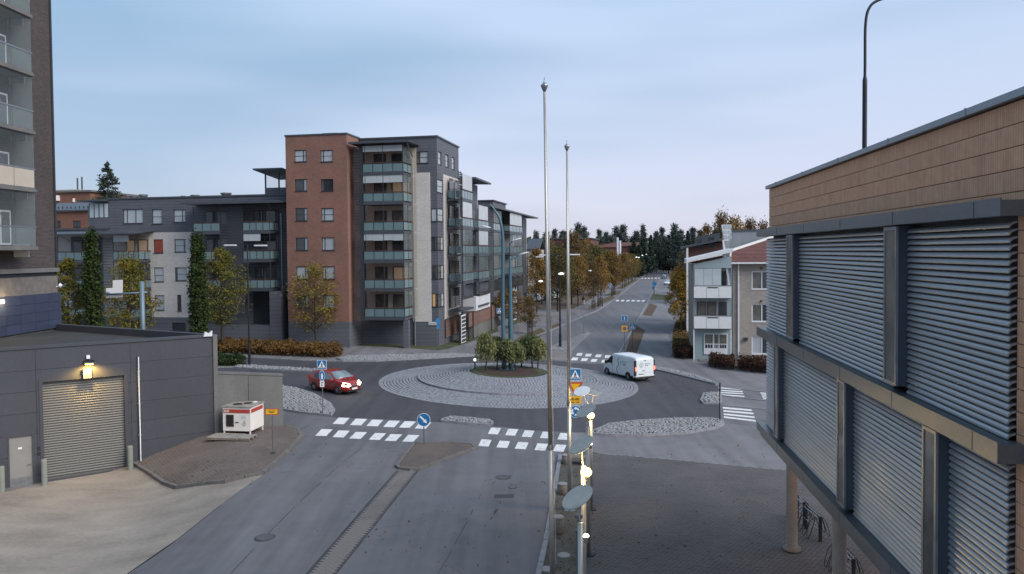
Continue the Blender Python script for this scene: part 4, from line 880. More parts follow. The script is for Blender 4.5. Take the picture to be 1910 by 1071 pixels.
# ------------------------------------------------------------------ right wing along the street
o_ = T.M @ Vector((0.0, T.S(857.5,450)[0]+.05, 0)); o_.z = zg(o_.x, o_.y)
Rw = Bld(o_, YAW, 'apartment_wing', 'stepped wing with glass balconies running back along the street behind the tower')
def right_wing():
    r = Rw.root; X0 = 0.3; f0 = RIGHT(X0); S = lambda px, py, x=X0: Rw.S(px, py, x)
    y1 = S(891,440)[0]; y2 = S(982,450)[0]; zA = S(875,341)[1]; zB = S(905,392)[1]; zlo = -1.5; zb = S(900,560)[1]
    wall(MB(), f0, 0, y1, zlo, zA).build('wall', 'cladding_dark', r); wall(MB(), f0, y1+.002, y2, zlo, zB).build('wall', 'cladding_dark', r)
    m = MB(); m.box(-12,X0,y1,y1+.2,zB,zA); m.box(-12,X0,y2,y2+.2,zlo,zB); m.box(-12,-.1,0,.1,zlo,zA); m.build('end_wall', 'render_white', r)
    m = MB(); m.prism([(X0+1.75,-.2,zA+.1),(X0+1.75,y1+.3,zA+.1),(-11,y1+.3,zA+.5),(-11,-.2,zA+.5)], (0,0,.2)); m.build('roof', 'roof_metal', r, fix=True)
    m = MB(); m.prism([(X0+2.0,y1+.3,zB+.1),(X0+2.0,y2+.6,zB+.1),(-11,y2+.6,zB+.6),(-11,y1+.3,zB+.6)], (0,0,.2)); m.build('roof', 'roof_metal', r, fix=True)
    ym = S(932,430)[0]; m = MB(); m.box(-9,X0-.3,ym-3,ym+6,zB+.4,zB+1.6); m.build('stair_penthouse', 'cladding_dark', r)
    m = MB(); m.box(-9.2,X0-.1,ym-3.2,ym+6.2,zB+1.6,zB+1.75); m.build('penthouse_roof', 'roof_metal', r)
    # white rendered base band, screens and door at street level
    dB = 1.6; zs = S(875,585,X0+dB)[1]; ze = zs-.0
    ya, yb = S(866,560,X0+dB)[0], S(915,560,X0+dB)[0]
    st = 3.02; zf0 = S(872,558,X0+dB)[1]-1.06            # floor just above the white band
    fb(MB(), f0, 0.0, yb, .003, dB-.05, zs, zf0+1.06).build('parapet_band', 'render_white', r)
    fb(MB(), f0, 0.0, yb+18, .003, dB-.35, zlo, zs-.02).build('plinth', 'concrete', r)
    def screen(pxa, pxb, za, zb_):
        y0, y1_ = S(pxa,600,X0+dB)[0], S(pxb,590,X0+dB)[0]; scr = fb(MB(), f0, y0-.08, y1_+.05, dB-.34, dB-.30, za-.05, zb_+.05).build('screen_frame', 'frame_dark', r)
        n = 12; p = (zb_-za)/n; q = MB(); fb(q, f0, y0, y1_, dB-.298, dB-.24, 0, p*.55); me = q.mesh('slat','slat_brown')
        for i in range(n): link('slat', me, scr, (0,0,za+i*p))
    zsa, zsb = S(877,611,X0+dB)[1], S(877,584.5,X0+dB)[1]; screen(877,926,zsa,zsb)
    y0, y1_ = S(865.5,600,X0+dB)[0], S(873.5,600,X0+dB)[0]; d_ = fb(MB(), f0, y0, y1_, dB-.34, dB-.29, -.2, zsb).build('entrance_door', 'frame_white', r)
    for k in range(7): fb(MB(), f0, y0+.1, y1_-.1, dB-.288, dB-.27, .1+k*.42, .1+k*.42+.3).build('pane', 'glass_window', d_)
    for px in (859.5,876,885,919): y = S(px,600,X0+dB)[0]; m = MB(); m.tube([fp(f0,y,-.3,dB-.15), fp(f0,y,zs,dB-.15)], .07, 6); m.build('downpipe', 'pole_black', r)
    # balcony bays: (px from, px to, floors above the band, depth)
    nA, nB = int((zA-zf0)/st+.3), int((zB-zf0)/st+.3)
    def bay(pa, pb, n, dep, np_, white=()):
        a, b = S(pa,470,X0+dep)[0], S(pb,470,X0+dep)[0]
        for k in range(n):
            z = zf0+k*st
            if k == 0: q = None
            q = balcony(r, f0, a, b, dep, z, np_, 'l', ceil=2.75, upper=[(0.05,.95,1.75,'glass_frost' if (k in white) else 'glass_balcony')]) if k else None
            if q is None:
                q = fb(MB(), f0, a, b, .003, dep, z-.2, z).build('balcony', 'roof_metal', r)
                fb(MB(), f0, a+.3, b-.3, dep-.04, dep-.02, z+1.1, z+2.6).build('glazing_panel', 'glass_window', q)
            for u, v in ((.1,.45),(.55,.9)): fb(MB(), f0, a+(b-a)*u, a+(b-a)*v, .02, .06, z+.2, z+2.3).build('balcony_door', 'glass_curtain', q)
            for t in (0,1): fb(MB(), f0, a+(b-a)*t-.05, a+(b-a)*t+.05, dep-.06, dep-.0, z+1.07, z+2.75).build('glazing_post', 'steel_dark', q)
    bay(863.5,883,nA,1.6,4,(nA-1,nA-2)); bay(893,912,nB,1.7,3,(nB-1,2)); bay(921,937,nB,1.4,4,()); bay(951,975,nB,1.7,4,(nB-1,))
    for pa, pb, n in ((857.8,863,nA),(912.5,920.5,nB),(976,982,nB)):
        a, b = S(pa,470,X0+1.5)[0], S(pb,470,X0+1.5)[0]; slats(r, f0, a, b, zf0-.2, zf0+n*st, 0.2, d0=1.4, d1=1.48)
    ya, yb = S(940,470)[0], S(946,470)[0]; fb(MB(), f0, ya, yb, .003, 1.4, zlo, zB).build('pier', 'render_white', r)
    for k in range(nB): fb(MB(), f0, ya+.3*(yb-ya), ya+.75*(yb-ya), 1.402, 1.45, zf0+k*st+.6, zf0+k*st+2.3).build('window', 'glass_window', r)
right_wing()
# ------------------------------------------------------------------ building with aluminium louvres, right foreground
LEFT = lambda x=0.0: (Vector((x,0,0)), Vector((0,1,0)), Vector((-1,0,0)))
ql = at(1434.5, 430, 25.2)
Q = Bld((ql.x, ql.y, 0.0), -math.radians(6.5), 'office_building', 'brown tile building on columns with rows of aluminium louvres at right')
def louvre_building():
    r = Q.root; S = lambda px, py, x=0.0: Q.S(px, py, x)
    zc1, zc0 = S(1434.5,345.7,-.06)[1], S(1434.5,351.7,-.06)[1]; XB = -.34
    tb1, tb0 = S(1424.2,426.9,XB)[1], S(1424.2,440.8,XB)[1]; mb1, mb0 = S(1421.3,613.9,XB)[1], S(1421.3,630.3,XB)[1]; bb1, bb0 = S(1423,798.6,XB)[1], S(1424.6,814.7,XB)[1]
    yn = -24.5; f0 = LEFT(0.0); ye = S(1897.5,500)[0]
    # core wall behind louvres, roof, soffit
    m = MB(); m.box(.14,9,yn,0.0,bb0+.02,zc0-.02); m.build('core_wall', 'concrete', r)
    m = MB(); m.box(-.10,.30,yn,.10,zc0,zc1); m.build('coping', 'coping_metal', r)
    for k in range(7): y = -1.4-k*3.1; m = MB(); m.box(-.106,.306,y,y+.05,zc0-.004,zc1+.012); m.build('coping_joint', 'coping_metal', r)
    m = MB(); m.box(.302,9.3,yn,.1,zc0-.3,zc1-.1); m.build('roof', 'roof_felt', r)
    # terracotta tiles above the top beam, and down the pier at the near end
    rowh = 0.303; n = int((zc0-tb1)/rowh)+1; L_ = 1.22; cnt = 0
    meshes = {}
    def tile(y0, y1, z0, z1):
        key = (round(y1-y0,3), round(z1-z0,3))
        if key not in meshes:
            q = MB(); a, b = (y1-y0)/2-.0008, (z1-z0)-.010; e_ = .004
            q.v = [(0.13,-a,0),(0.13,a,0),(0.13,a,b),(0.13,-a,b),(e_,-a,0),(e_,a,0),(e_,a,b),(e_,-a,b),(0,-a+e_,e_),(0,a-e_,e_),(0,a-e_,b-e_),(0,-a+e_,b-e_)]
            q.f = [(11,10,9,8)]+[(i+4,(i+1)%4+4,(i+1)%4+8,i+8)[::-1] for i in range(4)]+[(i,(i+1)%4,(i+1)%4+4,i+4)[::-1] for i in range(4)]; meshes[key] = q.mesh('tile','terracotta')
        link('tile', meshes[key], r, (random.uniform(0,.004), (y0+y1)/2, z0))
    z = zc0-.01
    while z > tb1-.2:
        z0 = max(z-rowh, tb1-.12); y = -.004
        while y > yn+.1:
            y0 = y-L_; tile(y0, y, z0, z); y = y0
        z = z0
        if z0 <= tb1-.1: break
    while z > bb0:
        z0 = z-rowh; y = ye-.004
        while y > yn+.1: tile(y-L_, y, z0, z); y -= L_
        z = z0
    # beams
    yr2 = S(1865.8,385,XB)[0]; yr3 = S(1860.3,840,XB)[0]; yl = .32
    for nm, a, b, y0 in (('beam',tb0,tb1,yr2),('beam',mb0,mb1,yr3),('beam',bb0,bb1,yn)):
        m = MB(); m.box(XB,XB+.02,y0,yl,a,b); m.box(XB+.02,-.004,y0,yl,a,a+.02); m.box(XB+.02,-.004,y0,yl,b-.05,b-.03); m.box(XB+.02,-.004,y0,y0+.02,a+.02,b-.05); m.box(XB+.02,-.004,yl-.02,yl,a+.02,b-.05); o = m.build(nm,'beam_metal',r)
        yy = -2.6
        while yy > max(y0,-16):
            mm = MB(); mm.box(XB-.004,XB-.0005,yy,yy+.012,a+.01,b-.01); mm.build('joint','steel_dark',o)
            yy -= 3.0
    m = MB(); m.box(XB+.08,XB+.12,yn,yl-.2,bb0-.16,bb0-.02); m.box(XB+.12,.2,yn,yl-.2,bb0-.16,bb0-.13); m.build('lower_channel','beam_metal',r)
    m = MB(); m.box(.0,8.8,yn,-.05,bb0-.12,bb0-.06); m.build('soffit','concrete',r)
    # vertical boxes between the louvre fields
    def fin(p0, p1, z0, z1):
        a, b = S(p1,560,-.28)[0], S(p0,560,-.28)[0]; xo = -.28     # a = nearer edge
        m = MB(); m.box(xo+.03,.1,a,b,z0,z1); o = m.build('fin_box','louvre_box',r)
        m = MB(); w_ = .055; m.box(xo-.012,xo+.028,a-.01,a+w_,z0+.01,z1-.01); m.box(xo-.012,xo+.028,b-w_,b+.01,z0+.01,z1-.01); m.box(xo-.012,xo+.028,a+w_,b-w_,z1-w_-.01,z1-.01); m.box(xo-.012,xo+.028,a+w_,b-w_,z0+.01,z0+w_); m.build('fin_frame','galvanised',o)
        m = MB(); m.box(xo+.005,xo+.027,a+w_,b-w_,z0+w_,z1-w_); m.build('fin_glass','glass_curtain',o)
        return a, b
    U = [fin(1467,1477.5,mb1+.10,tb0-.02), fin(1649,1672,mb1+.10,tb0-.02)]
    Lf = [fin(1443.5,1450,bb1+.08,mb0-.03), fin(1562,1575.6,bb1+.08,mb0-.03), fin(1722.5,1748,bb1+.08,mb0-.03)]
    prof = [(0.03,.094),(-.035,.086),(-.075,.068),(-.098,.040),(-.104,.014),(-.096,.0),(-.088,.006),(-.06,.045),(0.03,.075)]
    def field(y0, y1, z0, z1, tilt=1.0):
        pitch = .102; nn = int((z1-z0)/pitch); q = MB(); q.prism([(x, y0, z) for x, z in prof], (0, y1-y0, 0)); me = q.mesh('slat','louvre_metal')
        bm = bmesh.new(); bm.from_mesh(me); bmesh.ops.recalc_face_normals(bm, faces=bm.faces); bm.to_mesh(me); bm.free()
        for i in range(nn):
            o = link('slat', me, r, (random.uniform(-.002,.002), 0, z0+i*pitch)); o.rotation_euler = (0, 0, random.uniform(-.0006,.0006))
    zu0, zu1, zl0, zl1 = mb1-.02, tb0, bb1-.02, mb0
    e0 = -.01
    for (a, b), z0, z1 in (((U[0][1]+.0, e0), zu0, zu1), ((U[1][1], U[0][0]), zu0, zu1), ((ye, U[1][0]), zu0, zu1), ((Lf[0][1], e0), zl0, zl1), ((Lf[1][1], Lf[0][0]), zl0, zl1), ((Lf[2][1], Lf[1][0]), zl0, zl1), ((ye, Lf[2][0]), zl0, zl1)):
        field(a+.01, b-.01, z0, z1)
    # columns
    for k, px in enumerate(((1477,1029), None)):
        if px: p = Q.I @ G(*px)
        else: p = Q.I @ G(1477,1029) + Vector((0,-5.2,0))
        c = MB(); c.lathe([(.185,0),(.185,bb0-.12)], 20, (p.x, p.y, 0)); o = c.build('column','column_concrete',r,smooth=True); o.modifiers.new('e','EDGE_SPLIT').split_angle = .8
        c = MB(); c.lathe([(.30,-.02),(.29,.045),(.19,.05)], 16, (p.x, p.y, 0)); c.build('column_base','stone_bollard',o)
    # warm lamp under the overhang that reddens the paving below
    p = Q.I @ G(1477,1029)
    c = MB(); c.lathe([(.14,-.08),(.17,0)], 14, (p.x+1.9,p.y-3.6,bb0-.12)); lm = c.build('ceiling_lamp','lamp_ceiling',r)
    ld = bpy.data.lights.new('ceiling_lamp_light','POINT'); ld.energy = 70; ld.color = (1,.55,.28); ld.shadow_soft_size = .12; lo = bpy.data.objects.new('ceiling_lamp_light', ld); col.objects.link(lo); lo.parent = r; lo.location = (p.x+1.9,p.y-3.6,bb0-.30)
louvre_building()
# ------------------------------------------------------------------ service building with roller shutter
g0 = Vector((GC[0], GC[1], 0)); GA = Bld(g0, math.atan2(0.559,0.829), 'service_building', 'low grey panel building with a roller shutter and a lit wall lamp')
def garage():
    r = GA.root; F = GA.F; f0 = FRONT(0.0); zt = GA.fz(300,634.5); xl = -16.0; zlo = -1.8
    gx0, gx1 = GA.fx(79,800), GA.fx(235.5,790); gz0, gz1 = GA.fz(160,886), GA.fz(160,706)
    dx0, dx1 = GA.fx(18,860), GA.fx(61,860); dz0, dz1 = GA.fz(40,907), GA.fz(40,814)
    ops = [(gx0,gx1,gz0,gz1),(dx0,dx1,dz0,dz1)]
    back = FRONT(0.05); wall(MB(), back, xl, 0, zlo, zt-.02, ops, rev=0.25).build('wall', 'joint', r)
    # precast panels with open joints
    rows = [zt-.02]; 
    while rows[-1] > zlo: rows.append(rows[-1]-1.02)
    cols = [xl, dx0-1.6, (dx1+gx0)/2, gx1+.25, 0.0]
    xsb = sorted(cols+[])
    for i in range(len(rows)-1):
        z1, z0 = rows[i]-.006, rows[i+1]+.006
        for j in range(len(xsb)-1):
            segs = [(xsb[j]+.006, xsb[j+1]-.006, z0, z1)]
            for o in ops:
                new = []
                for a, b, c, d in segs:
                    if o[1] <= a or o[0] >= b or o[3] <= c or o[2] >= d: new.append((a,b,c,d)); continue
                    if a < o[0]: new.append((a,o[0],c,d))
                    if b > o[1]: new.append((o[1],b,c,d))
                    if d > o[3]: new.append((max(a,o[0]),min(b,o[1]),o[3],d))
                    if c < o[2]: new.append((max(a,o[0]),min(b,o[1]),c,o[2]))
                segs = new
            for a, b, c, d in segs:
                if b-a > .05 and d-c > .03: fb(MB(), FRONT(0.0), a, b, -.05, 0.0, c, d).build('wall_panel', 'panel_grey', r)
    m = MB(); fb(m, f0, xl, .12, -.35, .06, zt, zt+.12); m.build('coping', 'panel_grey', r)
    fb(MB(), f0, -.003, .22, -.4, .08, zlo, zt+.10).build('corner_pier', 'concrete', r)
    ec = GA.I @ Vector((at(106,600,48.8).x, 48.8, 0)); m = MB(); m.prism([(xl,.36,zt-.35),(-.25,.36,zt-.35),(ec.x,ec.y,zt-.35),(xl,ec.y+1,zt-.35)], (0,0,.05)); m.build('roof', 'roof_felt', r, fix=True)
    m = MB(); m.bar((.06,.25,zt-.11),(ec.x,ec.y,zt-.11),.3,.42); m.build('rear_parapet','panel_grey',r); m = MB(); m.bar((-.15,.40,zt-2.4),(ec.x,ec.y-.05,zt-2.4),.2,4.0); m.build('rear_wall','panel_grey',r)
    # shutter
    n = 38; p = (gz1-gz0-.1)/n; q = MB(); prof = [(0,0),(-.012,.25*p),(-.028,.5*p),(-.022,.75*p),(0,.98*p)]
    k = len(prof)
    for x in (gx0+.05, gx1-.05):
        for d, z in prof: q.v.append((x, .17+d, z))
    q.f = [(i, k+i, k+i+1, i+1) for i in range(k-1)]; me = q.mesh('slat','shutter')
    fb(MB(), f0, gx0+.05, gx1-.05, -.26, -.22, gz0, gz1).build('shutter_backing', 'joint', r)
    sh = fb(MB(), f0, gx0, gx1, -.24, -.16, gz0-.02, gz0+.09).build('shutter', 'shutter', r)
    for i in range(n): link('slat', me, sh, (0,0,gz0+.09+i*p))
    m = MB(); fb(m, f0, gx0-.10, gx0+.05, -.2, .03, gz0, gz1); fb(m, f0, gx1-.05, gx1+.10, -.2, .03, gz0, gz1); fb(m, f0, gx0-.10, gx1+.10, -.2, .032, gz1, gz1+.12); m.build('shutter_guide', 'panel_grey', r)
    # door
    d_ = fb(MB(), f0, dx0, dx1, -.12, -.06, dz0, dz1).build('door', 'door_paint', r)
    m = MB(); w_ = .07; fb(m, f0, dx0-w_, dx0, -.1, .02, dz0, dz1+w_); fb(m, f0, dx1, dx1+w_, -.1, .02, dz0, dz1+w_); fb(m, f0, dx0, dx1, -.1, .02, dz1, dz1+w_); m.build('door_frame','panel_grey',d_)
    fb(MB(), f0, dx0+.03, dx1-.03, -.058, -.05, dz0+.05, dz0+.42).build('kick_plate','galvanised',d_)
    fb(MB(), f0, dx0+.35, dx1-.42, -.058, -.052, dz1-.62, dz1-.53).build('door_sign','sign_white',d_)
    m = MB(); fb(m, f0, dx1-.22, dx1-.06, -.02, .0, dz0+.98, dz0+1.01); fb(m, f0, dx1-.09, dx1-.06, -.058, -.0, dz0+.97, dz0+1.02); m.build('door_handle','galvanised',d_)
    for zz in (1.0,1.25): fb(MB(), f0, dx1+.22, dx1+.31, .003, .05, dz0+zz+.4, dz0+zz+.54).build('key_switch','plastic_black',r)
    # lamp over the shutter
    x, z = F(165.5,678); q = MB(); fb(q, f0, x-.20, x+.20, .003, .05, z-.08, z+.08); q.build('lamp_bracket','pole_black',r)
    m = MB(); m.prism([fp(f0,x-.24,z,.05),fp(f0,x-.24,z+.16,.05),fp(f0,x-.24,z+.10,.34),fp(f0,x-.24,z+.03,.36)], (.48,0,0)); m.build('lamp_hood','pole_black',r,fix=True)
    fb(MB(), f0, x-.17, x+.17, .08, .30, z-.03, z-.004).build('lamp_lens','lamp_hot',r)
    fb(MB(), f0, x-.10, x+.05, .003, .12, z+.25, z+.42).build('motion_sensor','sign_white',r)
    fb(MB(), f0, x-.26, x+.10, .003, .16, z-.72, z-.26).build('control_box','door_paint',r)
    ld = bpy.data.lights.new('wall_lamp_light','SPOT'); ld.energy = 125; ld.color = (1.0,.62,.16); ld.spot_size = math.radians(165); ld.spot_blend = .6; ld.shadow_soft_size = .08
    lo = bpy.data.objects.new('wall_lamp_light', ld); col.objects.link(lo); lo.parent = r; lo.location = fp(f0, x, z-.08, .42); lo.rotation_euler = (math.radians(12),0,0)
    # conduit
    x, z1 = F(257.5,664); z0 = GA.fz(257.5,861); m = MB(); m.tube([fp(f0,x,z0,.25), fp(f0,x,z0+.12,.10), fp(f0,x,z1-.1,.08), fp(f0,x,z1,.0)], .055, 8); pp = m.build('downpipe','galvanised',r,smooth=True)
    for t in (.25,.55,.85): fb(MB(), f0, x-.09, x+.09, .003, .10, z0+(z1-z0)*t, z0+(z1-z0)*t+.04).build('pipe_clip','galvanised',pp)
    x, z = F(386,624); m = MB(); m.prism([(x-.2,-.1,z-.1),(x+.25,-.1,z-.1),(x+.26,-.1,z+.2),(x+.1,-.1,z+.05),(x-.1,-.1,z+.16)], (0,.25,0)); m.build('coping_wrap','panel_grey' if False else 'sign_grey',r,fix=True)
garage()
for px, py, top, lb in ((243.5,876,832,'thin concrete bollard right of the roller shutter'),(83,905,857,'thin concrete bollard between the shutter and the grey door'),(3.5,918,870,'thin concrete bollard left of the grey door')):
    p = G(px, py); h = at(px, top, p.y).z-p.z; t = thing('bollard', lb, 'bollard', p, group='bollards before the service building')
    m = MB(); m.lathe([(.13,-.05),(.13,h-.04),(.11,h),(.02,h+.01)], 14); m.build('post','bollard_green',t,smooth=False)
# retaining wall
def retaining():
    a = GA.W(.225, -.02, 0); b = G(528.5, 798); t = thing('retaining_wall', 'stained concrete retaining wall behind the white kiosk', 'wall', (a.x, a.y, 0)); a = Vector((a.x,a.y,0)); b = Vector((b.x,b.y,0))
    za = at(400,697.5,a.y).z; zb = at(528,701.5,b.y).z; d = (b-a).normalized(); n = Vector((d.y,-d.x,0)); Ln = (b-a).length; cut = Ln*.46
    for k, (s0, s1) in enumerate(((0,cut-.01),(cut+.01,Ln))):
        p, q = d*s0, d*s1; z0, z1 = za+(zb-za)*s0/Ln, za+(zb-za)*s1/Ln; m = MB()
        m.prism([p+Vector((0,0,-.6)), q+Vector((0,0,-.6)), q+Vector((0,0,z1)), p+Vector((0,0,z0))], n*-.35); m.build('wall_panel','concrete',t,fix=True)
    m = MB(); m.prism([n*.04+Vector((0,0,za+.003)), d*(Ln+.04)+n*.04+Vector((0,0,zb+.003)), d*(Ln+.04)-n*.39+Vector((0,0,zb+.003)), -n*.39+Vector((0,0,za+.003))], (0,0,.10)); m.build('coping','concrete',t,fix=True)
retaining()
# ------------------------------------------------------------------ dark brick tower at the left edge
el = at(106.5, 560, 49.0)
EB = Bld((el.x, el.y, 0.4), -math.radians(1.8), 'apartment_tower', 'dark brick tower at the left edge with glazed balconies above blue panels')
def edge_tower():
    r = EB.root; S = EB.S; f0 = RIGHT(0.0); zb = S(100,499.5)[1]; yn = -13
    wall(MB(), f0, yn, 0, zb, 42).build('brick_wall','brick_dark',r)
    m = MB(); m.quad((0,0,-1),(-14,0,-1),(-14,0,42),(0,0,42)); m.build('rear_wall','brick_dark',r)
    fb(MB(), f0, -.10, .06, .0, .06, zb, 42).build('corner_trim','frame_dark',r)
    fb(MB(), f0, yn, .12, .003, .14, zb-.26, zb-.003).build('band','concrete',r)
    z1 = S(100,514.5)[1]; z2 = S(100,546)[1]; z3 = S(100,612)[1]
    fb(MB(), f0, yn, 0, -.3, -.06, z1, zb-.27).build('recess_band','frame_dark',r)
    fb(MB(), f0, yn, -.06, -.3, .10, z2+.003, z1).build('fascia','kerb_dark',r)
    nr, pw = 4, 1.28; hh = (z2-z3)/nr
    for i in range(nr):
        for k in range(8): fb(MB(), f0, .16-(k+1)*pw+.008, .16-k*pw-.008, .10, .16, z3+i*hh+.008, z3+(i+1)*hh-.008).build('cladding_panel','panel_blue',r)
    fb(MB(), f0, yn, .14, -.3, .098, z3-.02, z2).build('panel_backing','joint',r)
    fb(MB(), f0, yn, 0, -.3, -.01, -1, z3-.03).build('plinth','concrete',r)
    # camera on the corner
    y, z = S(107.5,532.5,.15); c = MB(); c.tube([(.02,y-.1,z-.1),(.25,y,z-.05)], .03, 6); c.ico((.32,y,z),.16); cm = c.build('security_camera','sign_white',r)
    # wall lamp
    y, z = S(3,563,.2); c = MB(); c.lathe([(.08,-.1),(.12,0),(.08,.1)],10,(.24,y,z)); c.build('wall_lamp','lamp_small',r)
    ld = bpy.data.lights.new('facade_lamp_light','POINT'); ld.energy = 25; ld.color = (1.0,.72,.35); lo = bpy.data.objects.new('facade_lamp_light', ld); col.objects.link(lo); lo.parent = r; lo.location = (.6,y,z-.1)
    dep = 1.45; edges = [36,140,246,361,466]; ys = S(64,250,dep)[0]; zs = [S(64+4*k/4*1.2,e_,dep)[1] for k, e_ in enumerate(edges)]
    st = (zs[0]-zs[-1])/4; zs = [zs[-1]+st*k for k in range(7)]
    for k, z in enumerate(zs):
        m = MB(); fb(m, f0, yn, ys, .003, dep, z-.05, z+.22); fb(m, f0, yn, ys+.03, dep, dep+.05, z-.02, z+.16); b = m.build('balcony','concrete',r)
        fb(MB(), f0, yn, ys+.02, dep-.10, dep-.02, z+1.28, z+1.36).build('handrail','galvanised',b)
        for j in range(6):
            y1 = ys-.05-j*1.75
            fb(MB(), f0, y1-1.70, y1, dep-.06, dep-.04, z+.24, z+1.26).build('glass_panel','glass_balcony' if k != 1 else 'render_beige',b)
            fb(MB(), f0, y1-1.70, y1, dep-.06, dep-.045, z+1.38, z+st-.07).build('glazing_panel','glass_clear',b)
        fb(MB(), f0, ys-.02, ys+.02, .1, dep-.08, z+.24, z+st-.07).build('end_glass','glass_balcony',b)
        fb(MB(), f0, ys+.04, ys+.12, .003, dep*.62, z-.42, z+.35).build('end_panel','render_white',b)
        m = MB(); m.tube([fp(f0,ys-2.6,z+st-.1,.4), fp(f0,ys-.9,z+1.3,.4)], .025, 5); m.build('brace','galvanised',b)
        w_ = (ys-1.9,ys-.2,z+.3,z+2.3); q = MB(); fb(q, f0, *w_[:2], .004, .05, *w_[2:]); q.build('balcony_window','frame_white',b)
        fb(MB(), f0, w_[0]+.1, w_[0]+.8, .052, .06, w_[2]+.1, w_[3]-.1).build('pane','glass_blind',b); fb(MB(), f0, w_[0]+.9, w_[1]-.1, .052, .06, w_[2]+.1, w_[3]-.1).build('pane','glass_window',b)
edge_tower()
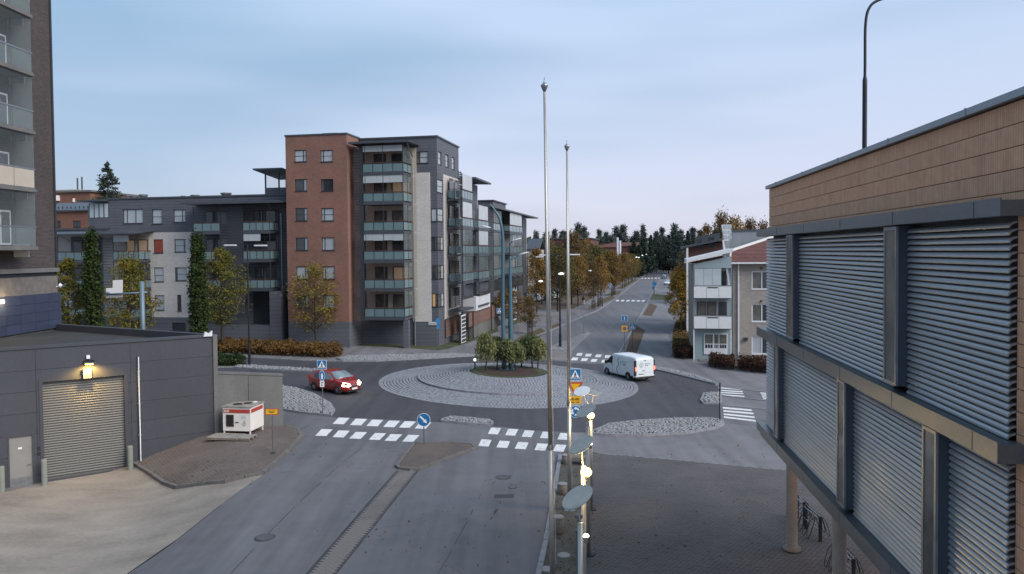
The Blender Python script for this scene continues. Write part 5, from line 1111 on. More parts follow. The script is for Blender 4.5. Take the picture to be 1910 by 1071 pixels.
# ------------------------------------------------------------------ beige brick house at right
hp = G(1367, 672)
H = Bld(hp, YAW, 'apartment_house', 'three storey beige brick house with white balconies and red tile roof')
def beige_house():
    r = H.root; F = H.F; f0 = FRONT(0.0); zlo = -1.0; xr = H.fx(1560,560); zt = H.fz(1370,491)
    ops = []; 
    for a, b in ((506,540),(567,600.5),(627,661)): ops.append((H.fx(1402,a), H.fx(1437.5,a), H.fz(1415,b), H.fz(1415,a)))
    wall(MB(), f0, 0, xr, zlo, zt, ops).build('brick_wall','brick_beige',r)
    for k, o in enumerate(ops): window(r, f0, *o, mull=(.54,), pane=['glass_curtain' if k < 2 else 'glass_blind','glass_window'], frame='frame_white', fw=.1)
    for k, o in enumerate(ops[:2]): fb(MB(), f0, (o[0]+o[1])/2-.06, (o[0]+o[1])/2+.1, .003, .12, o[3]+.2, o[3]+.35).build('wall_vent','steel_dark',r)
    x, z = F(1391,632); fb(MB(), f0, x-.18, x+.18, .003, .22, z-.15, z+.12).build('wall_lamp','steel_dark',r)
    x = H.fx(1377,560); m = MB(); m.tube([fp(f0,x,zt,.12), fp(f0,x,-.2,.12)], .07, 8); m.build('downpipe','frame_white',r)
    # roof: red tiles rising to the back behind a white verge
    zr0 = zt; xv = H.fx(1366,480); m = MB(); D = H.F(1364,471,1.5); C2 = H.F(1436,447,5.0); e2 = H.F(1560,400,9.0)
    m.prism([(xv-.2,-.6,zr0+.05),(xr,-.6,zr0+.05),(e2[0],9.0,e2[1]),(C2[0],5.0,C2[1]),(D[0],1.5,D[1])], (0,0,.10)); m.build('roof','roof_tiles',r,fix=True)
    m = MB(); m.bar((xv-.25,-.7,zr0+.1),(D[0]-.05,1.5,D[1]+.1),.16,.34); m.bar((D[0]-.05,1.5,D[1]+.12),(C2[0],5.0,C2[1]+.12),.16,.36); m.bar((C2[0],5.0,C2[1]+.12),(e2[0],9.0,e2[1]+.12),.16,.36); m.build('verge_board','frame_white',r)
    m = MB(); m.bar((xv-.3,-.72,zr0+.02),(xr,-.72,zr0+.02),.14,.16); m.build('gutter','frame_white',r)
    # zinc volume rising behind
    x0, z0 = F(1352,475,5); x1, z1 = F(1428,427.5,5); m = MB(); m.box(x0,x1,5,8,0,z1-.2); m.build('stair_tower','zinc_sheet',r)
    m = MB(); m.box(x0-.1,x1+.1,4.9,8.1,z1-.2,z1-.02); m.build('stair_tower_coping','roof_metal',r)
    x0, z0 = F(1346,449,1); x1, z1 = F(1364.5,419,1); xm = (x0+x1)/2
    m = MB(); m.prism([(x0,1,z1),(x1,1,z1),(x1-.2,1,z0),(x0+.25,1,z0)], (0,.8,0)); m.build('roof_lantern','frame_white',r,fix=True)
    for j in range(3):
        for i in range(2): fb(MB(), FRONT(1.0), x0+.2+i*.42, x0+.52+i*.42, .003, .03, z0+.15+j*.5, z0+.5+j*.5).build('pane','glass_panel',r)
    m = MB(); a = H.F(1349,448,-.6); b = H.F(1360,532,-.6); m.bar((a[0],-.5,a[1]),(b[0],-.5,b[1]),.16,.16,(0,1,0)); m.build('raking_post','frame_white',r)
    # balcony bay
    yb = -.9; xa, xb = H.fx(1294,560,yb), H.fx(1364.5,560,yb); d = .9
    fz = lambda y, px=1330: H.fz(px, y, yb)
    m = MB(); m.box(xa+.1,-.02,.05,6,zlo,fz(494)); m.build('bay_wall','render_teal',r)
    za, zc = fz(484,1294), fz(466,1364)
    m = MB(); m.prism([(H.fx(1280,489,yb-.4),yb-.5,fz(490,1280)),(xb+.1,yb-.5,fz(470,1352)),(xb+.1,5,fz(470,1352)),(H.fx(1280,489,yb-.4),5,fz(490,1280))], (0,0,.32)); m.build('bay_roof','frame_white',r,fix=True)
    m = MB(); m.prism([(xa,yb,fz(500)),(xb,yb,fz(500)),(xb,yb,fz(478,1352)),(xa,yb,fz(493,1294))], (0,.12,0)); m.build('bay_gable','render_teal',r,fix=True)
    fl = [(534,556),(590,613)]
    for k, (y0, y1_) in enumerate(fl):
        z1, z0 = fz(y0), fz(y1_); sl = MB(); sl.box(xa,xb,yb+.03,.04,z0-.05,z0+.16); b = sl.build('balcony','concrete',r)
        for i in range(3): a = xa+(xb-xa)*i/3; m = MB(); m.box(a+.015,a+(xb-xa)/3-.015,yb-.04,yb,z0,z1); m.build('parapet_panel','frame_white',b)
        m = MB(); m.box(xa,xb,yb-.06,yb+.04,z1+.003,z1+.07); m.build('handrail','galvanised',b)
        m = MB(); m.box(xa+(xb-xa)*.36,xa+(xb-xa)*.64,yb-.045,yb-.042,z1-.2,z1-.08); m.build('parapet_slot','frame_dark',b)
        zt2 = fz(500.5) if k == 0 else fz(558)
        for a in (0,.985): m = MB(); m.box(xa+(xb-xa)*a,xa+(xb-xa)*a+.09,yb,yb+.09,z1+.07,zt2); m.build('glazing_post','galvanised',b)
        if k == 0:
            for i in range(3): m = MB(); m.box(xa+.1+(xb-xa-.2)*i*.25,xa+.1+(xb-xa-.2)*(i+1)*.25-.02,yb+.02,yb+.035,z1+.08,zt2-.02); m.build('glazing_panel','glass_panel',b)
        for u, v, pn in ((.1,.34,'glass_curtain'),(.37,.62,'glass_curtain'),(.68,.9,'glass_window')):
            m = MB(); m.box(xa+(xb-xa)*u,xa+(xb-xa)*v,.0,.045,z0+.2,zt2-.3); o = m.build('balcony_door','frame_brown',b)
            m = MB(); m.box(xa+(xb-xa)*u+.1,xa+(xb-xa)*v-.1,-.02,-.003,z0+.4,zt2-.4); m.build('pane',pn,o)
    for a in (0, .985): m = MB(); m.box(xa+(xb-xa)*a-.04,xa+(xb-xa)*a+.06,yb+.1,yb+.2,zlo,fz(614)); m.build('post','frame_white',r)
    x0, x1 = H.fx(1313,640,0), H.fx(1357,640,0); z0, z1 = H.fz(1335,661,0), H.fz(1335,622,0); m = MB(); m.box(x0,x1,-.06,.045,z0,z1); o = m.build('entrance','frame_white',r)
    for u, v in ((.04,.38),(.44,.62),(.66,.96)):
        m = MB(); m.box(x0+(x1-x0)*u,x0+(x1-x0)*v,-.08,-.062,z0+1.05,z1-.1); m.build('pane','glass_curtain',o)
        for q in range(3): m = MB(); a = x0+(x1-x0)*(u+(v-u)*q/3)+.03; m.box(a,a+(x1-x0)*(v-u)/3-.06,-.08,-.062,z0+.62,z0+.95); m.build('pane','glass_window',o)
    m = MB(); m.box(x0-.5,x1+.3,-1.6,-.1,-.5,.12); m.build('doorstep','concrete',r)
    # side wall to the street
    m = MB(); m.box(xa,xa+.1,.05,14,zlo,fz(494)); m.build('side_wall','brick_beige',r)
beige_house()
hp2 = G(1300,600); hp2 = Vector((at(1300,480,96).x, 96, -0.5))
def rear_house():
    B2 = Bld(hp2, YAW, 'brick_house', 'dark red brick house with a shallow roof behind the white balconies'); r = B2.root
    x0, zt0 = B2.F(1281,462); x1, zt1 = B2.F(1352,443); m = MB(); m.prism([(x0,0,-1),(x1+6,0,-1),(x1+6,0,zt1+.3),(x0,0,zt0)], (0,12,0)); m.build('wall','brick_maroon',r,fix=True)
    m = MB(); m.prism([(x0-.5,-1.2,zt0-.1),(x1+6,-1.2,zt1+.9),(x1+6,12,zt1+.9),(x0-.5,12,zt0-.1)], (0,0,.25)); m.build('roof','roof_metal',r,fix=True)
    x2 = B2.fx(1305,440); z2 = B2.fz(1305,441); x3, z3 = B2.F(1346,433); m = MB(); m.prism([(x2,3,zt0),(x3,3,zt0),(x3,3,z3),(x2,3,z2)], (0,6,0)); m.build('roof_room','roof_metal',r,fix=True)
    m = MB(); m.box(x0-.1,x0+.15,-1.1,-.8,-1,zt0); m.build('post','frame_white',r)
    z = B2.fz(1290,486); m = MB(); m.prism([(x0-.3,-1.1,z-.3),(x1+3,-1.1,z+1.3),(x1+3,-.003,z+1.3),(x0-.3,-.003,z-.3)], (0,0,.22)); m.build('balcony','frame_white',r,fix=True)
    for a, b in ((.25,.4),(.55,.72)):
        m = MB(); m.box(x0+(x1-x0)*a,x0+(x1-x0)*b,-.06,-.003,z+1.6,z+2.9); m.build('window','glass_window',r)
rear_house()
# ------------------------------------------------------------------ trees and plants
def quads_mesh(name, V, mat):
    n = len(V); me = bpy.data.meshes.new(name); me.vertices.add(n*4); me.vertices.foreach_set('co', V.reshape(-1).astype(np.float32))
    me.loops.add(n*4); me.loops.foreach_set('vertex_index', np.arange(n*4, dtype=np.int32)); me.polygons.add(n)
    me.polygons.foreach_set('loop_start', np.arange(0, n*4, 4, dtype=np.int32)); me.polygons.foreach_set('loop_total', np.full(n, 4, np.int32))
    me.update(); me.validate(); me.materials.append(MT(mat)); return me
def leaves(C, size, asp=1.7, droop=0.0, flat=0.0):
    n = len(C); d = rng.normal(size=(n,3)); d[:,2] = d[:,2]*(1-flat)-droop; d /= np.linalg.norm(d, axis=1)[:,None]+1e-9
    e = rng.normal(size=(n,3)); e -= d*(e*d).sum(1)[:,None]; e /= np.linalg.norm(e, axis=1)[:,None]+1e-9
    s = (size*rng.uniform(.6,1.35,n))[:,None]; a = d*s*asp*.5; b = e*s*.5
    return np.stack([C-a, C+b*.9+a*.1, C+a, C-b*.9-a*.1], 1)
def limb(m, a, b, r0, r1, bend=0.15, n=5, k=3):
    a, b = Vector(a), Vector(b); L_ = (b-a).length; off = Vector((random.uniform(-1,1),random.uniform(-1,1),random.uniform(-.3,.5)))*L_*bend
    pts = [a.lerp(b, t)+off*math.sin(math.pi*t) for t in np.linspace(0,1,k+1)]; m.tube(pts, [r0+(r1-r0)*t for t in np.linspace(0,1,k+1)], n, caps=False)
def broadleaf(h, rad, tr, base, nclus, per, leaf, mat, shape=1.0, sig=0.33, seed=1, trunk_r=None, top=0.9, low=0.0, bare=0.0, lean=0):
    """crown of leaf clumps carried on limbs: h height, rad crown radius, base crown underside"""
    random.seed(seed); r_ = np.random.default_rng(seed); global rng; rng = r_
    tm = MB(); tr = trunk_r or h*.014; tops = Vector((lean, 0, h*top)); pts = [Vector((lean*t*t+random.uniform(-.04,.04)*h*.1, random.uniform(-.04,.04)*h*.1, h*top*t)) for t in np.linspace(0,1,7)]; pts[0] = Vector((0,0,-.1))
    tm.tube(pts, [tr*1.25]+[tr*(1-.8*t) for t in np.linspace(.12,1,6)], 7, caps=False)
    cen = []; 
    for i in range(nclus):
        z = base+(h-base)*((i+.5)/nclus)**.85; t = (z-base)/(h-base)
        env = rad*max(.12, (math.sin(math.pi*min(1,(t*.9+.12)))**.75 if shape == 1.0 else (1-t)**shape*1.0+.10))
        a = i*2.399+random.uniform(-.5,.5); rr = env*math.sqrt(random.uniform(.12,1.0))*random.uniform(.8,1.15)
        cen.append((lean*t+rr*math.cos(a), rr*math.sin(a), z+random.uniform(-.25,.25)))
    for c in cen:
        zc = max(base*.7, c[2]-math.hypot(c[0],c[1])*random.uniform(.5,1.0)); zc = min(zc, h*top*.95); t = zc/(h*top)
        p0 = Vector((lean*t*t, 0, zc)); limb(tm, p0, c, tr*(1-.75*t)*.55, .012*h/8, .1, 4, 3)
        for _ in range(2):
            q = Vector(c)+Vector((random.uniform(-1,1),random.uniform(-1,1),random.uniform(-.2,1)))*sig*rad*1.1; limb(tm, c, q, .010*h/8, .004*h/8, .1, 3, 2)
    C = []
    for c in cen:
        k = int(per*random.uniform(.5,1.3)*(0.25 if random.random() < bare else 1)); s = sig*rad*random.uniform(.75,1.25); g = r_.normal(size=(k,3)); g /= (np.linalg.norm(g,axis=1)[:,None]+1e-6); g *= (r_.random((k,1))**.45)*1.45
        C.append(np.array(c)+g*np.array([s,s,s*.75]))
    C = np.concatenate(C); V = leaves(C, leaf, 1.6, droop=.15)
    return tm.mesh('trunk','bark',True), quads_mesh('crown', V, mat)
def column_tree(h, rad, n, leaf, mat, seed=1):
    random.seed(seed); r_ = np.random.default_rng(seed); global rng; rng = r_; tm = MB(); tm.tube([(0,0,-.1),(.05,0,h*.5),(0,.05,h*.97)], [h*.015,h*.009,.01], 6, False)
    C = []; nb = 150
    for i in range(nb):
        z = .5+(h-.6)*(i/nb); t = z/h; env = rad*min(1,(t*6)**.5)*(1-.55*t**3)*random.uniform(.5,1.2); a = i*2.4; p0 = (0,0,max(.3,z-rad*1.6)); p1 = (env*.8*math.cos(a), env*.8*math.sin(a), z); limb(tm, p0, p1, .02, .006, .05, 3, 2)
        k = int(n//nb*random.choice((.2,.8,1.1,1.3))); g = r_.normal(size=(k,3))*np.array([.24,.24,.46])*rad*.75; C.append(np.array(p1)+g)
    V = leaves(np.concatenate(C), leaf, 1.5); return tm.mesh('trunk','bark',True), quads_mesh('crown', V, mat)
def weeping_tree(h, rad, n, leaf, mat, seed):
    random.seed(seed); r_ = np.random.default_rng(seed); global rng; rng = r_; tm = MB(); ln = random.uniform(-.25,.25)
    tm.tube([(0,0,-.1),(ln*.5,.05,h*.4),(ln,0,h*.8)], [.06,.05,.035], 6, False); C = []
    for i in range(80):
        a = i*2.4; R_ = rad*random.uniform(.3,1.05); z0 = h*random.uniform(.72,.86); zt = h*random.uniform(.86,1.04); zl = h*random.uniform(.26,.66); x, y = math.cos(a), math.sin(a)
        P = [Vector((ln,0,z0)), Vector((ln+x*R_*.45,y*R_*.45,zt)), Vector((ln+x*R_*.85,y*R_*.85,zt*.86)), Vector((ln+x*R_,y*R_,(zt+zl)*.5)), Vector((ln+x*R_*1.03,y*R_*1.03,zl))]
        tm.tube(P, [.018,.012,.009,.006,.004], 3, False)
        for u in range(len(P)-1):
            k = n//80//4; t = r_.random((k,1)); C.append(np.array(P[u])*(1-t)+np.array(P[u+1])*t+r_.normal(size=(k,3))*.07)
    V = leaves(np.concatenate(C), leaf, 3.0, droop=1.3); return tm.mesh('trunk','bark',True), quads_mesh('crown', V, mat)
def spruce(h, rad, seed, mat='leaf_conifer', sparse=1.0, leaf=.42):
    random.seed(seed); r_ = np.random.default_rng(seed); global rng; rng = r_; tm = MB(); tm.tube([(0,0,-.2),(0,0,h)], [h*.014,.03], 6, False); C = []; n = int(h*3.1)
    for i in range(n):
        t = i/n; z = h*(.12+.87*t); R_ = rad*(1-t)**.8*random.uniform(.7,1.12)+.15; nb = 7
        for j in range(nb):
            if random.random() > .9*sparse: continue
            a = j*2*math.pi/nb+i*1.1+random.uniform(-.3,.3); L_ = R_*random.uniform(.65,1.1); e = Vector((math.cos(a)*L_, math.sin(a)*L_, z-L_*random.uniform(.1,.35)+.10*L_)); limb(tm, (0,0,z), e, .03, .008, .03, 3, 2)
            k = int(7+L_*7); s = r_.random((k,1))**.7; C.append(np.array([0,0,z])*(1-s)+np.array(e)*s+r_.normal(size=(k,3))*np.array([.16,.16,.13])*(.4+L_*.25))
    V = leaves(np.concatenate(C), leaf, 2.2, flat=.5, droop=.25); return tm.mesh('trunk','bark',True), quads_mesh('crown', V, mat)
def pine(h, rad, seed, mat='leaf_pine'):
    random.seed(seed); r_ = np.random.default_rng(seed); global rng; rng = r_; tm = MB(); tm.tube([(0,0,-.2),(.2,.1,h*.5),(-.1,.1,h*.95)], [.24,.17,.05], 6, False); C = []
    for i in range(26):
        t = (i+random.random())/26; z = h*(.30+.68*t); env = rad*(.18+.95*(1-t)**.8)*random.uniform(.25,1.0); a = i*2.4+random.random(); c = (env*math.cos(a), env*math.sin(a), z); limb(tm, (0,.1,z-env*.3), c, .07, .02, .15, 4, 3)
        k = 150; g = r_.normal(size=(k,3))*np.array([.42,.42,.36])*rad*.42; C.append(np.array(c)+g)
    V = leaves(np.concatenate(C), .36, 1.8, flat=.3); return tm.mesh('trunk','bark_pine',True), quads_mesh('crown', V, mat)
def plant(name, label, meshes, p, rz=0.0, s=1.0, sz=None, group=None, cat='tree'):
    t = thing(name, label, cat, p, rz, group); sv = (s, s, sz or s); t.scale = sv
    link('trunk', meshes[0], t); link('crown', meshes[1], t); return t
def thick(px, y0, y1, p): return at(px, y1, p.y).z, at(px, y0, p.y).z
# yellow-green street trees before the left wing
def yg(px, base_px, top, half, seed, label, Yover=None, per=120):
    p = G(px, base_px) if Yover is None else Vector((at(px,600,Yover).x, Yover, zg(at(px,600,Yover).x, Yover)))
    h = at(px, top, p.y).z-p.z; rad = half*p.y/FPX
    plant('maple_tree', label, broadleaf(h, rad, None, h*.26, 52, per, .145, 'leaf_yellowgreen', sig=.27, seed=seed, bare=.25), p, group='young yellowing trees before the wing')
yg(589,651,498,50,11,'young yellow green tree in front of the red brick wall',per=62); yg(414,640,468,43,12,'bright yellow tree between the dark poplar and a lamp post',Yover=77,per=105)
yg(243,630,485,42,13,'yellow tree behind the white road sign and its post',Yover=74); yg(128,630,486,30,14,'yellow tree half hidden behind the dark brick tower corner',Yover=73)
for px, top, half, Y_, sd_, lb in ((174,432,17,72,21,'narrow dark green poplar left of the white road sign'),(371,437,17,74,22,'narrow dark green poplar beside the pale brick wall')):
    q = at(px,600,Y_); p = Vector((q.x, Y_, zg(q.x,Y_))); h = at(px,top,Y_).z-p.z; plant('poplar_tree', lb, column_tree(h, half*Y_/FPX, 9000, .17, 'leaf_poplar', sd_), p, group='columnar poplars')
q = at(204,470,150); plant('spruce_tree', 'tall spruce rising behind the flat roof of the left wing', spruce(at(204,298,150).z, 9.0, 31, sparse=.6, leaf=.26), Vector((q.x,150,0)))
# weeping trees in the roundabout bed
for k, (px, py, top, half, mt, lb) in enumerate(((906.5,693,625,20,'leaf_willow','leftmost small weeping tree in the roundabout bed'),(927,687,632,16,'leaf_willow','small weeping tree just left of the blue masts'),(943,690,636,19,'leaf_willow','small weeping tree in front of the thinner blue mast'),(962,691,640,19,'leaf_willow','low yellow green weeping tree in front of the thicker blue mast'),(973,684,640,16,'leaf_rowan','dark small tree right of the blue masts'),(993,685,627,23,'leaf_rowan','green leaning tree at the right end of the roundabout bed'),(1003,687,634,16,'leaf_willow','rightmost small tree of the roundabout bed beside the flagpole'))):
    d_ = ray(px, py); p = G(px, py, .9); p.z = BEDZ(p.x, p.y); h = at(px, top, p.y).z-p.z
    plant('weeping_tree', lb, weeping_tree(h, half*p.y/FPX, 5200, .075, mt, 40+k), p, random.uniform(0,6), group='small trees of the roundabout')
# hedges and shrubs
def hedge(name, label, outline, h, mat, dens, leaf, cat='hedge', group=None, rough=.25):
    random.seed(5); P = W2(outline) if not isinstance(outline[0], Vector) else [(v.x,v.y) for v in outline]; xs = [p[0] for p in P]; ys = [p[1] for p in P]; n = int((max(xs)-min(xs))*(max(ys)-min(ys))*dens)
    x = rng.uniform(min(xs),max(xs),n); y = rng.uniform(min(ys),max(ys),n); ok = inpoly(x,y,P); x, y = x[ok], y[ok]; z0 = np.array([zg(a,b) for a,b in zip(x,y)])
    wob = 1+rough*np.sin(x*1.9+1)*np.sin(y*2.3)+rough*.6*np.sin(x*4.7+y*3.1); z = z0+h*wob*(rng.random(len(x))**.45); C = np.stack([x,y,z],1)+rng.normal(size=(len(x),3))*.07
    c = Vector((sum(xs)/len(xs), sum(ys)/len(ys), 0)); c.z = zg(c.x,c.y); t = thing(name, label, cat, c, group=group); V = leaves(C, leaf, 1.7)-np.array(c); link('foliage', quads_mesh('foliage', V, mat), t)
    m = MB(); stems = list(zip(x,y,z0))[::max(1,len(x)//260)]
    for a, b, z_ in stems: m.tube([(a-c.x,b-c.y,z_-c.z-.05),(a-c.x+random.uniform(-.12,.12),b-c.y+random.uniform(-.12,.12),z_-c.z+h*.8)], [.012,.004], 3, False)
    m.build('stem','bark',t)['kind'] = 'stuff'
rng = np.random.default_rng(3)
hedge('hedge','long orange and brown autumn hedge along the far kerb',[(330,657),(402,659),(470,662),(560,666),(610,668),(632,667),(640,662),(630,656),(560,652),(470,648),(330,644)],.8,'leaf_hedge',300,.13)
hedge('juniper','low dark green juniper on the narrow island by the lamp post',[(330,675),(402,674),(445,676),(460,681),(440,685),(402,685),(330,688)],.7,'leaf_juniper',330,.13,'shrub')
hedge('shrub','dark red shrub at the left front of the beige house',[(1257,668),(1275,671),(1293,669),(1294,662),(1275,661),(1258,662)],.9,'leaf_shrub',300,.12,'shrub','dark red shrubs')
hedge('shrub','dark red shrub bank right of the house entrance',[(1322,684),(1345,690),(1368,692),(1370,684),(1345,680),(1325,678)],.95,'leaf_shrub',300,.12,'shrub','dark red shrubs')
hedge('shrub','dark red shrub bank under the beige house windows',[(1376,692),(1405,696),(1450,700),(1450,690),(1405,686),(1378,684)],1.0,'leaf_shrub',300,.12,'shrub','dark red shrubs')
hedge('ground_cover','low brown planting under the golden tree at the house corner',[(1254,655),(1260,610),(1272,596),(1300,600),(1302,645),(1290,660)],.45,'leaf_rust',60,.16,'shrub')
# street trees
ORD = ['first','second','third','fourth','fifth','sixth','seventh','eighth','ninth','tenth','eleventh']
def variants(mat, n, h, rad, base, sd0, nclus=42, per=125, leaf=.19, sig=.31, bare=0.2): return [broadleaf(h, rad, None, h*base, nclus, per, leaf, mat, sig=sig, seed=sd0+k, bare=bare) for k in range(n)]
V_or = variants('leaf_orange',3,9.5,2.7,.30,60); V_go = variants('leaf_gold',1,9.5,2.8,.30,66,per=150); V_ru = variants('leaf_rust',2,9.5,2.8,.28,70); V_ol = variants('leaf_olive',3,10,3.1,.22,80,per=150)
def st(px, base, top, V, k, label, group='autumn trees along the street', half=None, Yover=None, nm='street_tree'):
    p = G(px, base) if Yover is None else Vector((at(px,base,Yover).x, Yover, -.4)); h = at(px, top, p.y).z-p.z; H0 = 9.5 if V is not V_ol else 10; s = h/H0; sx = (half*p.y/FPX/2.8) if half else s
    return plant(nm, label, V[k % len(V)], p, random.uniform(0,6.28), sx, s, group)
st(988.5,623,556,V_ru,0,'thin half bare tree with stakes on the grass verge right of the masts',half=17)
st(950,612,543,V_ru,1,'dark rust tree hiding the end of the balcony wing',half=42)
st(1001,583,468,V_or,0,'golden orange tree beside the balcony wing end',half=24); st(1040,581,462,V_ol,0,'large dark green tree behind the black lamp post',half=34); st(1066,568,437,V_ru,0,'tall rust coloured tree before the red brick school',half=30)
st(1078,572,480,V_or,1,'orange tree right of the second flagpole',half=25); st(1107,577,489,V_ru,1,'thin young tree in a guard at the kerb',half=14); st(1121,571,482,V_or,2,'young orange tree in a guard behind the thin one',half=18)
st(1110,552,462,V_ol,1,'olive green tree behind the young kerb trees',half=30); st(1141.5,552,471,V_or,0,'bright orange tree by the crossing, left trunk of a pair',half=24); st(1147,550,478,V_or,1,'orange tree by the crossing, right trunk of a pair',half=22)
for k, (px, by, tp, hf) in enumerate(((1161,538.5,476,16),(1165.5,536,474,15),(1172,531,476,14),(1177,527,476,13),(1180,524.5,477,12),(1184,521.5,478,12),(1189.5,517.5,479,11),(1194,514.5,480,10),(1199,512,480,9),(1206.5,509,481,9),(1212,506.5,482,8))):
    st(px, by, tp, [V_ru,V_or,V_ol][k % 3], k, ORD[k]+' autumn tree of the far avenue row, counted from the near crossing', 'far avenue trees', half=hf)
st(1270,624,505,V_go,0,'golden tree with a dark trunk beside the white balconies','autumn trees right of the street',half=26)
st(1283,600,470,V_ru,1,'dark bare tree behind the golden tree',half=24,group='autumn trees right of the street')
for k, (px, by, tp, hf) in enumerate(((1268,566,508,15),(1262,552,508,12),(1275,548,498,18),(1262,538,502,10),(1284,536,492,16))): st(px, by, tp, V_ru, k, ['brownish bush tree just behind the golden tree','brownish bush tree at the kerb before the parked white car','brownish bush tree against the house roof edge','low brownish bush tree beside the parked white car','farthest brownish bush tree below the rear house roof'][k], 'bare bushes right of the street', half=hf)
for k, (px, tp, Y_, hf) in enumerate(((985,452,175,16),(1022,446,215,20),(1092,452,205,24),(1130,470,230,22),(1010,500,150,18),(1060,512,150,20),(1345,404,150,26),(1372,410,150,30),(1398,415,160,24),(1318,424,170,20),(1422,420,150,22))):
    V = [V_ol,V_ru,V_or][k % 3] if px < 1300 else [V_ru,V_or][k % 2]; st(px, 500, tp, V, k, ['olive tree at the end of the balcony wing','rust tree before the left end of the red school','orange tree over the right end of the red school','olive tree just left of the white flues','rust tree low behind the left flagpole','orange tree low behind the second flagpole','rust tree just left of the zinc stair tower','tallest orange tree over the zinc stair tower','rust tree over the right end of the zinc tower','orange tree left of the roof lantern','rust tree beside the brown tile corner'][k], 'background autumn trees left' if px < 1300 else 'background autumn trees right', half=hf, Yover=Y_)
# far wood
PV = [pine(21, 3.6, 100+k) for k in range(5)]; SV = [spruce(19, 3.2, 110+k, leaf=.6) for k in range(2)]
random.seed(99)
sky_line = [(985,446),(1000,432),(1018,440),(1034,428),(1050,430),(1062,434),(1078,418),(1090,424),(1105,438),(1118,428),(1130,432),(1140,436),(1150,424),(1163,420),(1178,438),(1188,430),(1200,421),(1214,430),(1224,432),(1235,424),(1247,430),(1258,419),(1270,430),(1283,422),(1292,424),(1306,428),(1320,430),(1335,428),(1350,424),(1410,424),(1430,426),(1450,424)]
for k, (px, ty) in enumerate(sky_line):
    Y_ = random.uniform(330,400); q = at(px, ty, Y_); plant('pine_tree', 'tall dark pine of the wood beyond the street end', PV[k % 5] if k % 3 != 2 else SV[k % 2], Vector((q.x, Y_, -.5)), random.uniform(0,6.28), random.uniform(.75,1.1), (q.z+.5)/21, 'pines of the far wood')
for k in range(70):
    px = random.uniform(960,1480); Y_ = random.uniform(300,420)
    if 1205 < px < 1245 and Y_ < 345: Y_ = 370
    q = at(px, random.uniform(434,456), Y_); plant('pine_tree', 'tall dark pine of the wood beyond the street end', PV[k % 5] if k % 3 else SV[k % 2], Vector((q.x, Y_, -.5)), random.uniform(0,6.28), random.uniform(.8,1.2), (q.z+.5)/21, 'pines of the far wood')
rng = np.random.default_rng(8); n = 26000; x = rng.uniform(-60,260,n); y = rng.uniform(395,440,n); z = rng.random(n)**.8*(13+2.5*np.sin(x*.21)+2*np.sin(x*.09+1)); t = link('far_woodland', quads_mesh('far_woodland', leaves(np.stack([x,y,z],1), 1.5, 1.3), 'leaf_conifer')); t['kind'] = 'stuff'; t['label'] = 'dense dark woodland closing the far end of the street'
# ------------------------------------------------------------------ far buildings
def simple_house(name, label, px0, px1, y_top, Y_, mat, roofmat, depth=10, yaw=YAW, wins=(), roof='flat', base=-1, eave=.4):
    a = at(px0, y_top, Y_); B = Bld((a.x, a.y, -0.5), yaw, name, label); r = B.root; x1 = B.fx(px1, y_top); zt = B.fz(px0, y_top)
    ops = [(B.fx(p, q1), B.fx(p2, q1), B.fz(p, q2), B.fz(p, q1)) for p, p2, q1, q2, *_ in wins]
    wall(MB(), FRONT(0), 0, x1, base, zt, ops).build('wall', mat, r); m = MB(); m.quad((x1,0,base),(x1,depth,base),(x1,depth,zt),(x1,0,zt)); m.quad((0,depth,base),(0,0,base),(0,0,zt),(0,depth,zt)); m.build('side_wall', mat, r)
    for o, w_ in zip(ops, wins): window(r, FRONT(0), *o, mull=(.5,), pane=w_[4] if len(w_) > 4 else 'glass_window', frame='frame_white' if len(w_) > 5 else 'frame_dark', fw=.09)
    if roof == 'flat': m = MB(); m.box(-eave,x1+eave,-eave,depth,zt,zt+.35); m.build('roof', roofmat, r)
    else:
        m = MB(); m.prism([(-eave,-eave,zt),(x1+eave,-eave,zt),(x1+eave,depth/2,zt+roof),(-eave,depth/2,zt+roof)], (0,0,.2)); m.build('roof', roofmat, r, fix=True)
        m = MB(); m.prism([(-eave,depth/2,zt+roof),(x1+eave,depth/2,zt+roof),(x1+eave,depth,zt),(-eave,depth,zt)], (0,0,.2)); m.build('roof', roofmat, r, fix=True)
    return B, x1, zt
B, x1, zt = simple_house('apartment_block','orange red block with rooftop antennas at the far left',60,168,361,150,'brick_orange','concrete',14,wins=((134,140,369,378,'window_lit_far'),))
m = MB(); m.box(.2*x1,B.fx(133,350),2,9,zt+.3,B.fz(120,352)); m.build('roof_room','render_beige',B.root); 
for px, t in ((116,333),(124.5,331)): x = B.fx(px,350); m = MB(); m.tube([(x,4,zt),(x,4,B.fz(px,t,4))], .14, 6); m.build('antenna','steel_dark',B.root)
for k in range(2): m = MB(); z = B.fz(108,370+18*k); m.box(B.fx(104,370),B.fx(112,370),-1.2,-.003,z-.5,z+.5); m.build('balcony','frame_white',B.root)
B, x1, zt = simple_house('brick_house','old brick house with a blue grey metal roof and arched window at far left',60,165,396,122,'brick_orange','roof_metal',12,wins=((136,150,412,424),(106,113,412,424)),roof=1.6)
for k in range(8): m = MB(); x = B.fx(110,390)+k*.75; m.box(x,x+.12,-.2,-.05,zt+.4,zt+.75); m.build('snow_guard','steel_dark',B.root)
B, x1, zt = simple_house('school_building','long red brick building with a dark flat roof beyond the orange trees',996,1102,447,240,'brick_maroon','roof_metal',30,wins=((1034,1044,453,460),(1012,1020,453,460),(1056,1064,453,460)))
m = MB(); m.box(x1-9,x1+1,-4,-.1,zt-5,zt-1.5); m.build('entrance_block','brick_maroon',B.root)
for k in range(6): m = MB(); x = x1-8.4+k*1.6; m.box(x,x+.8,-4.1,-4.003,zt-7,zt-1.9); m.build('window','glass_window',B.root)
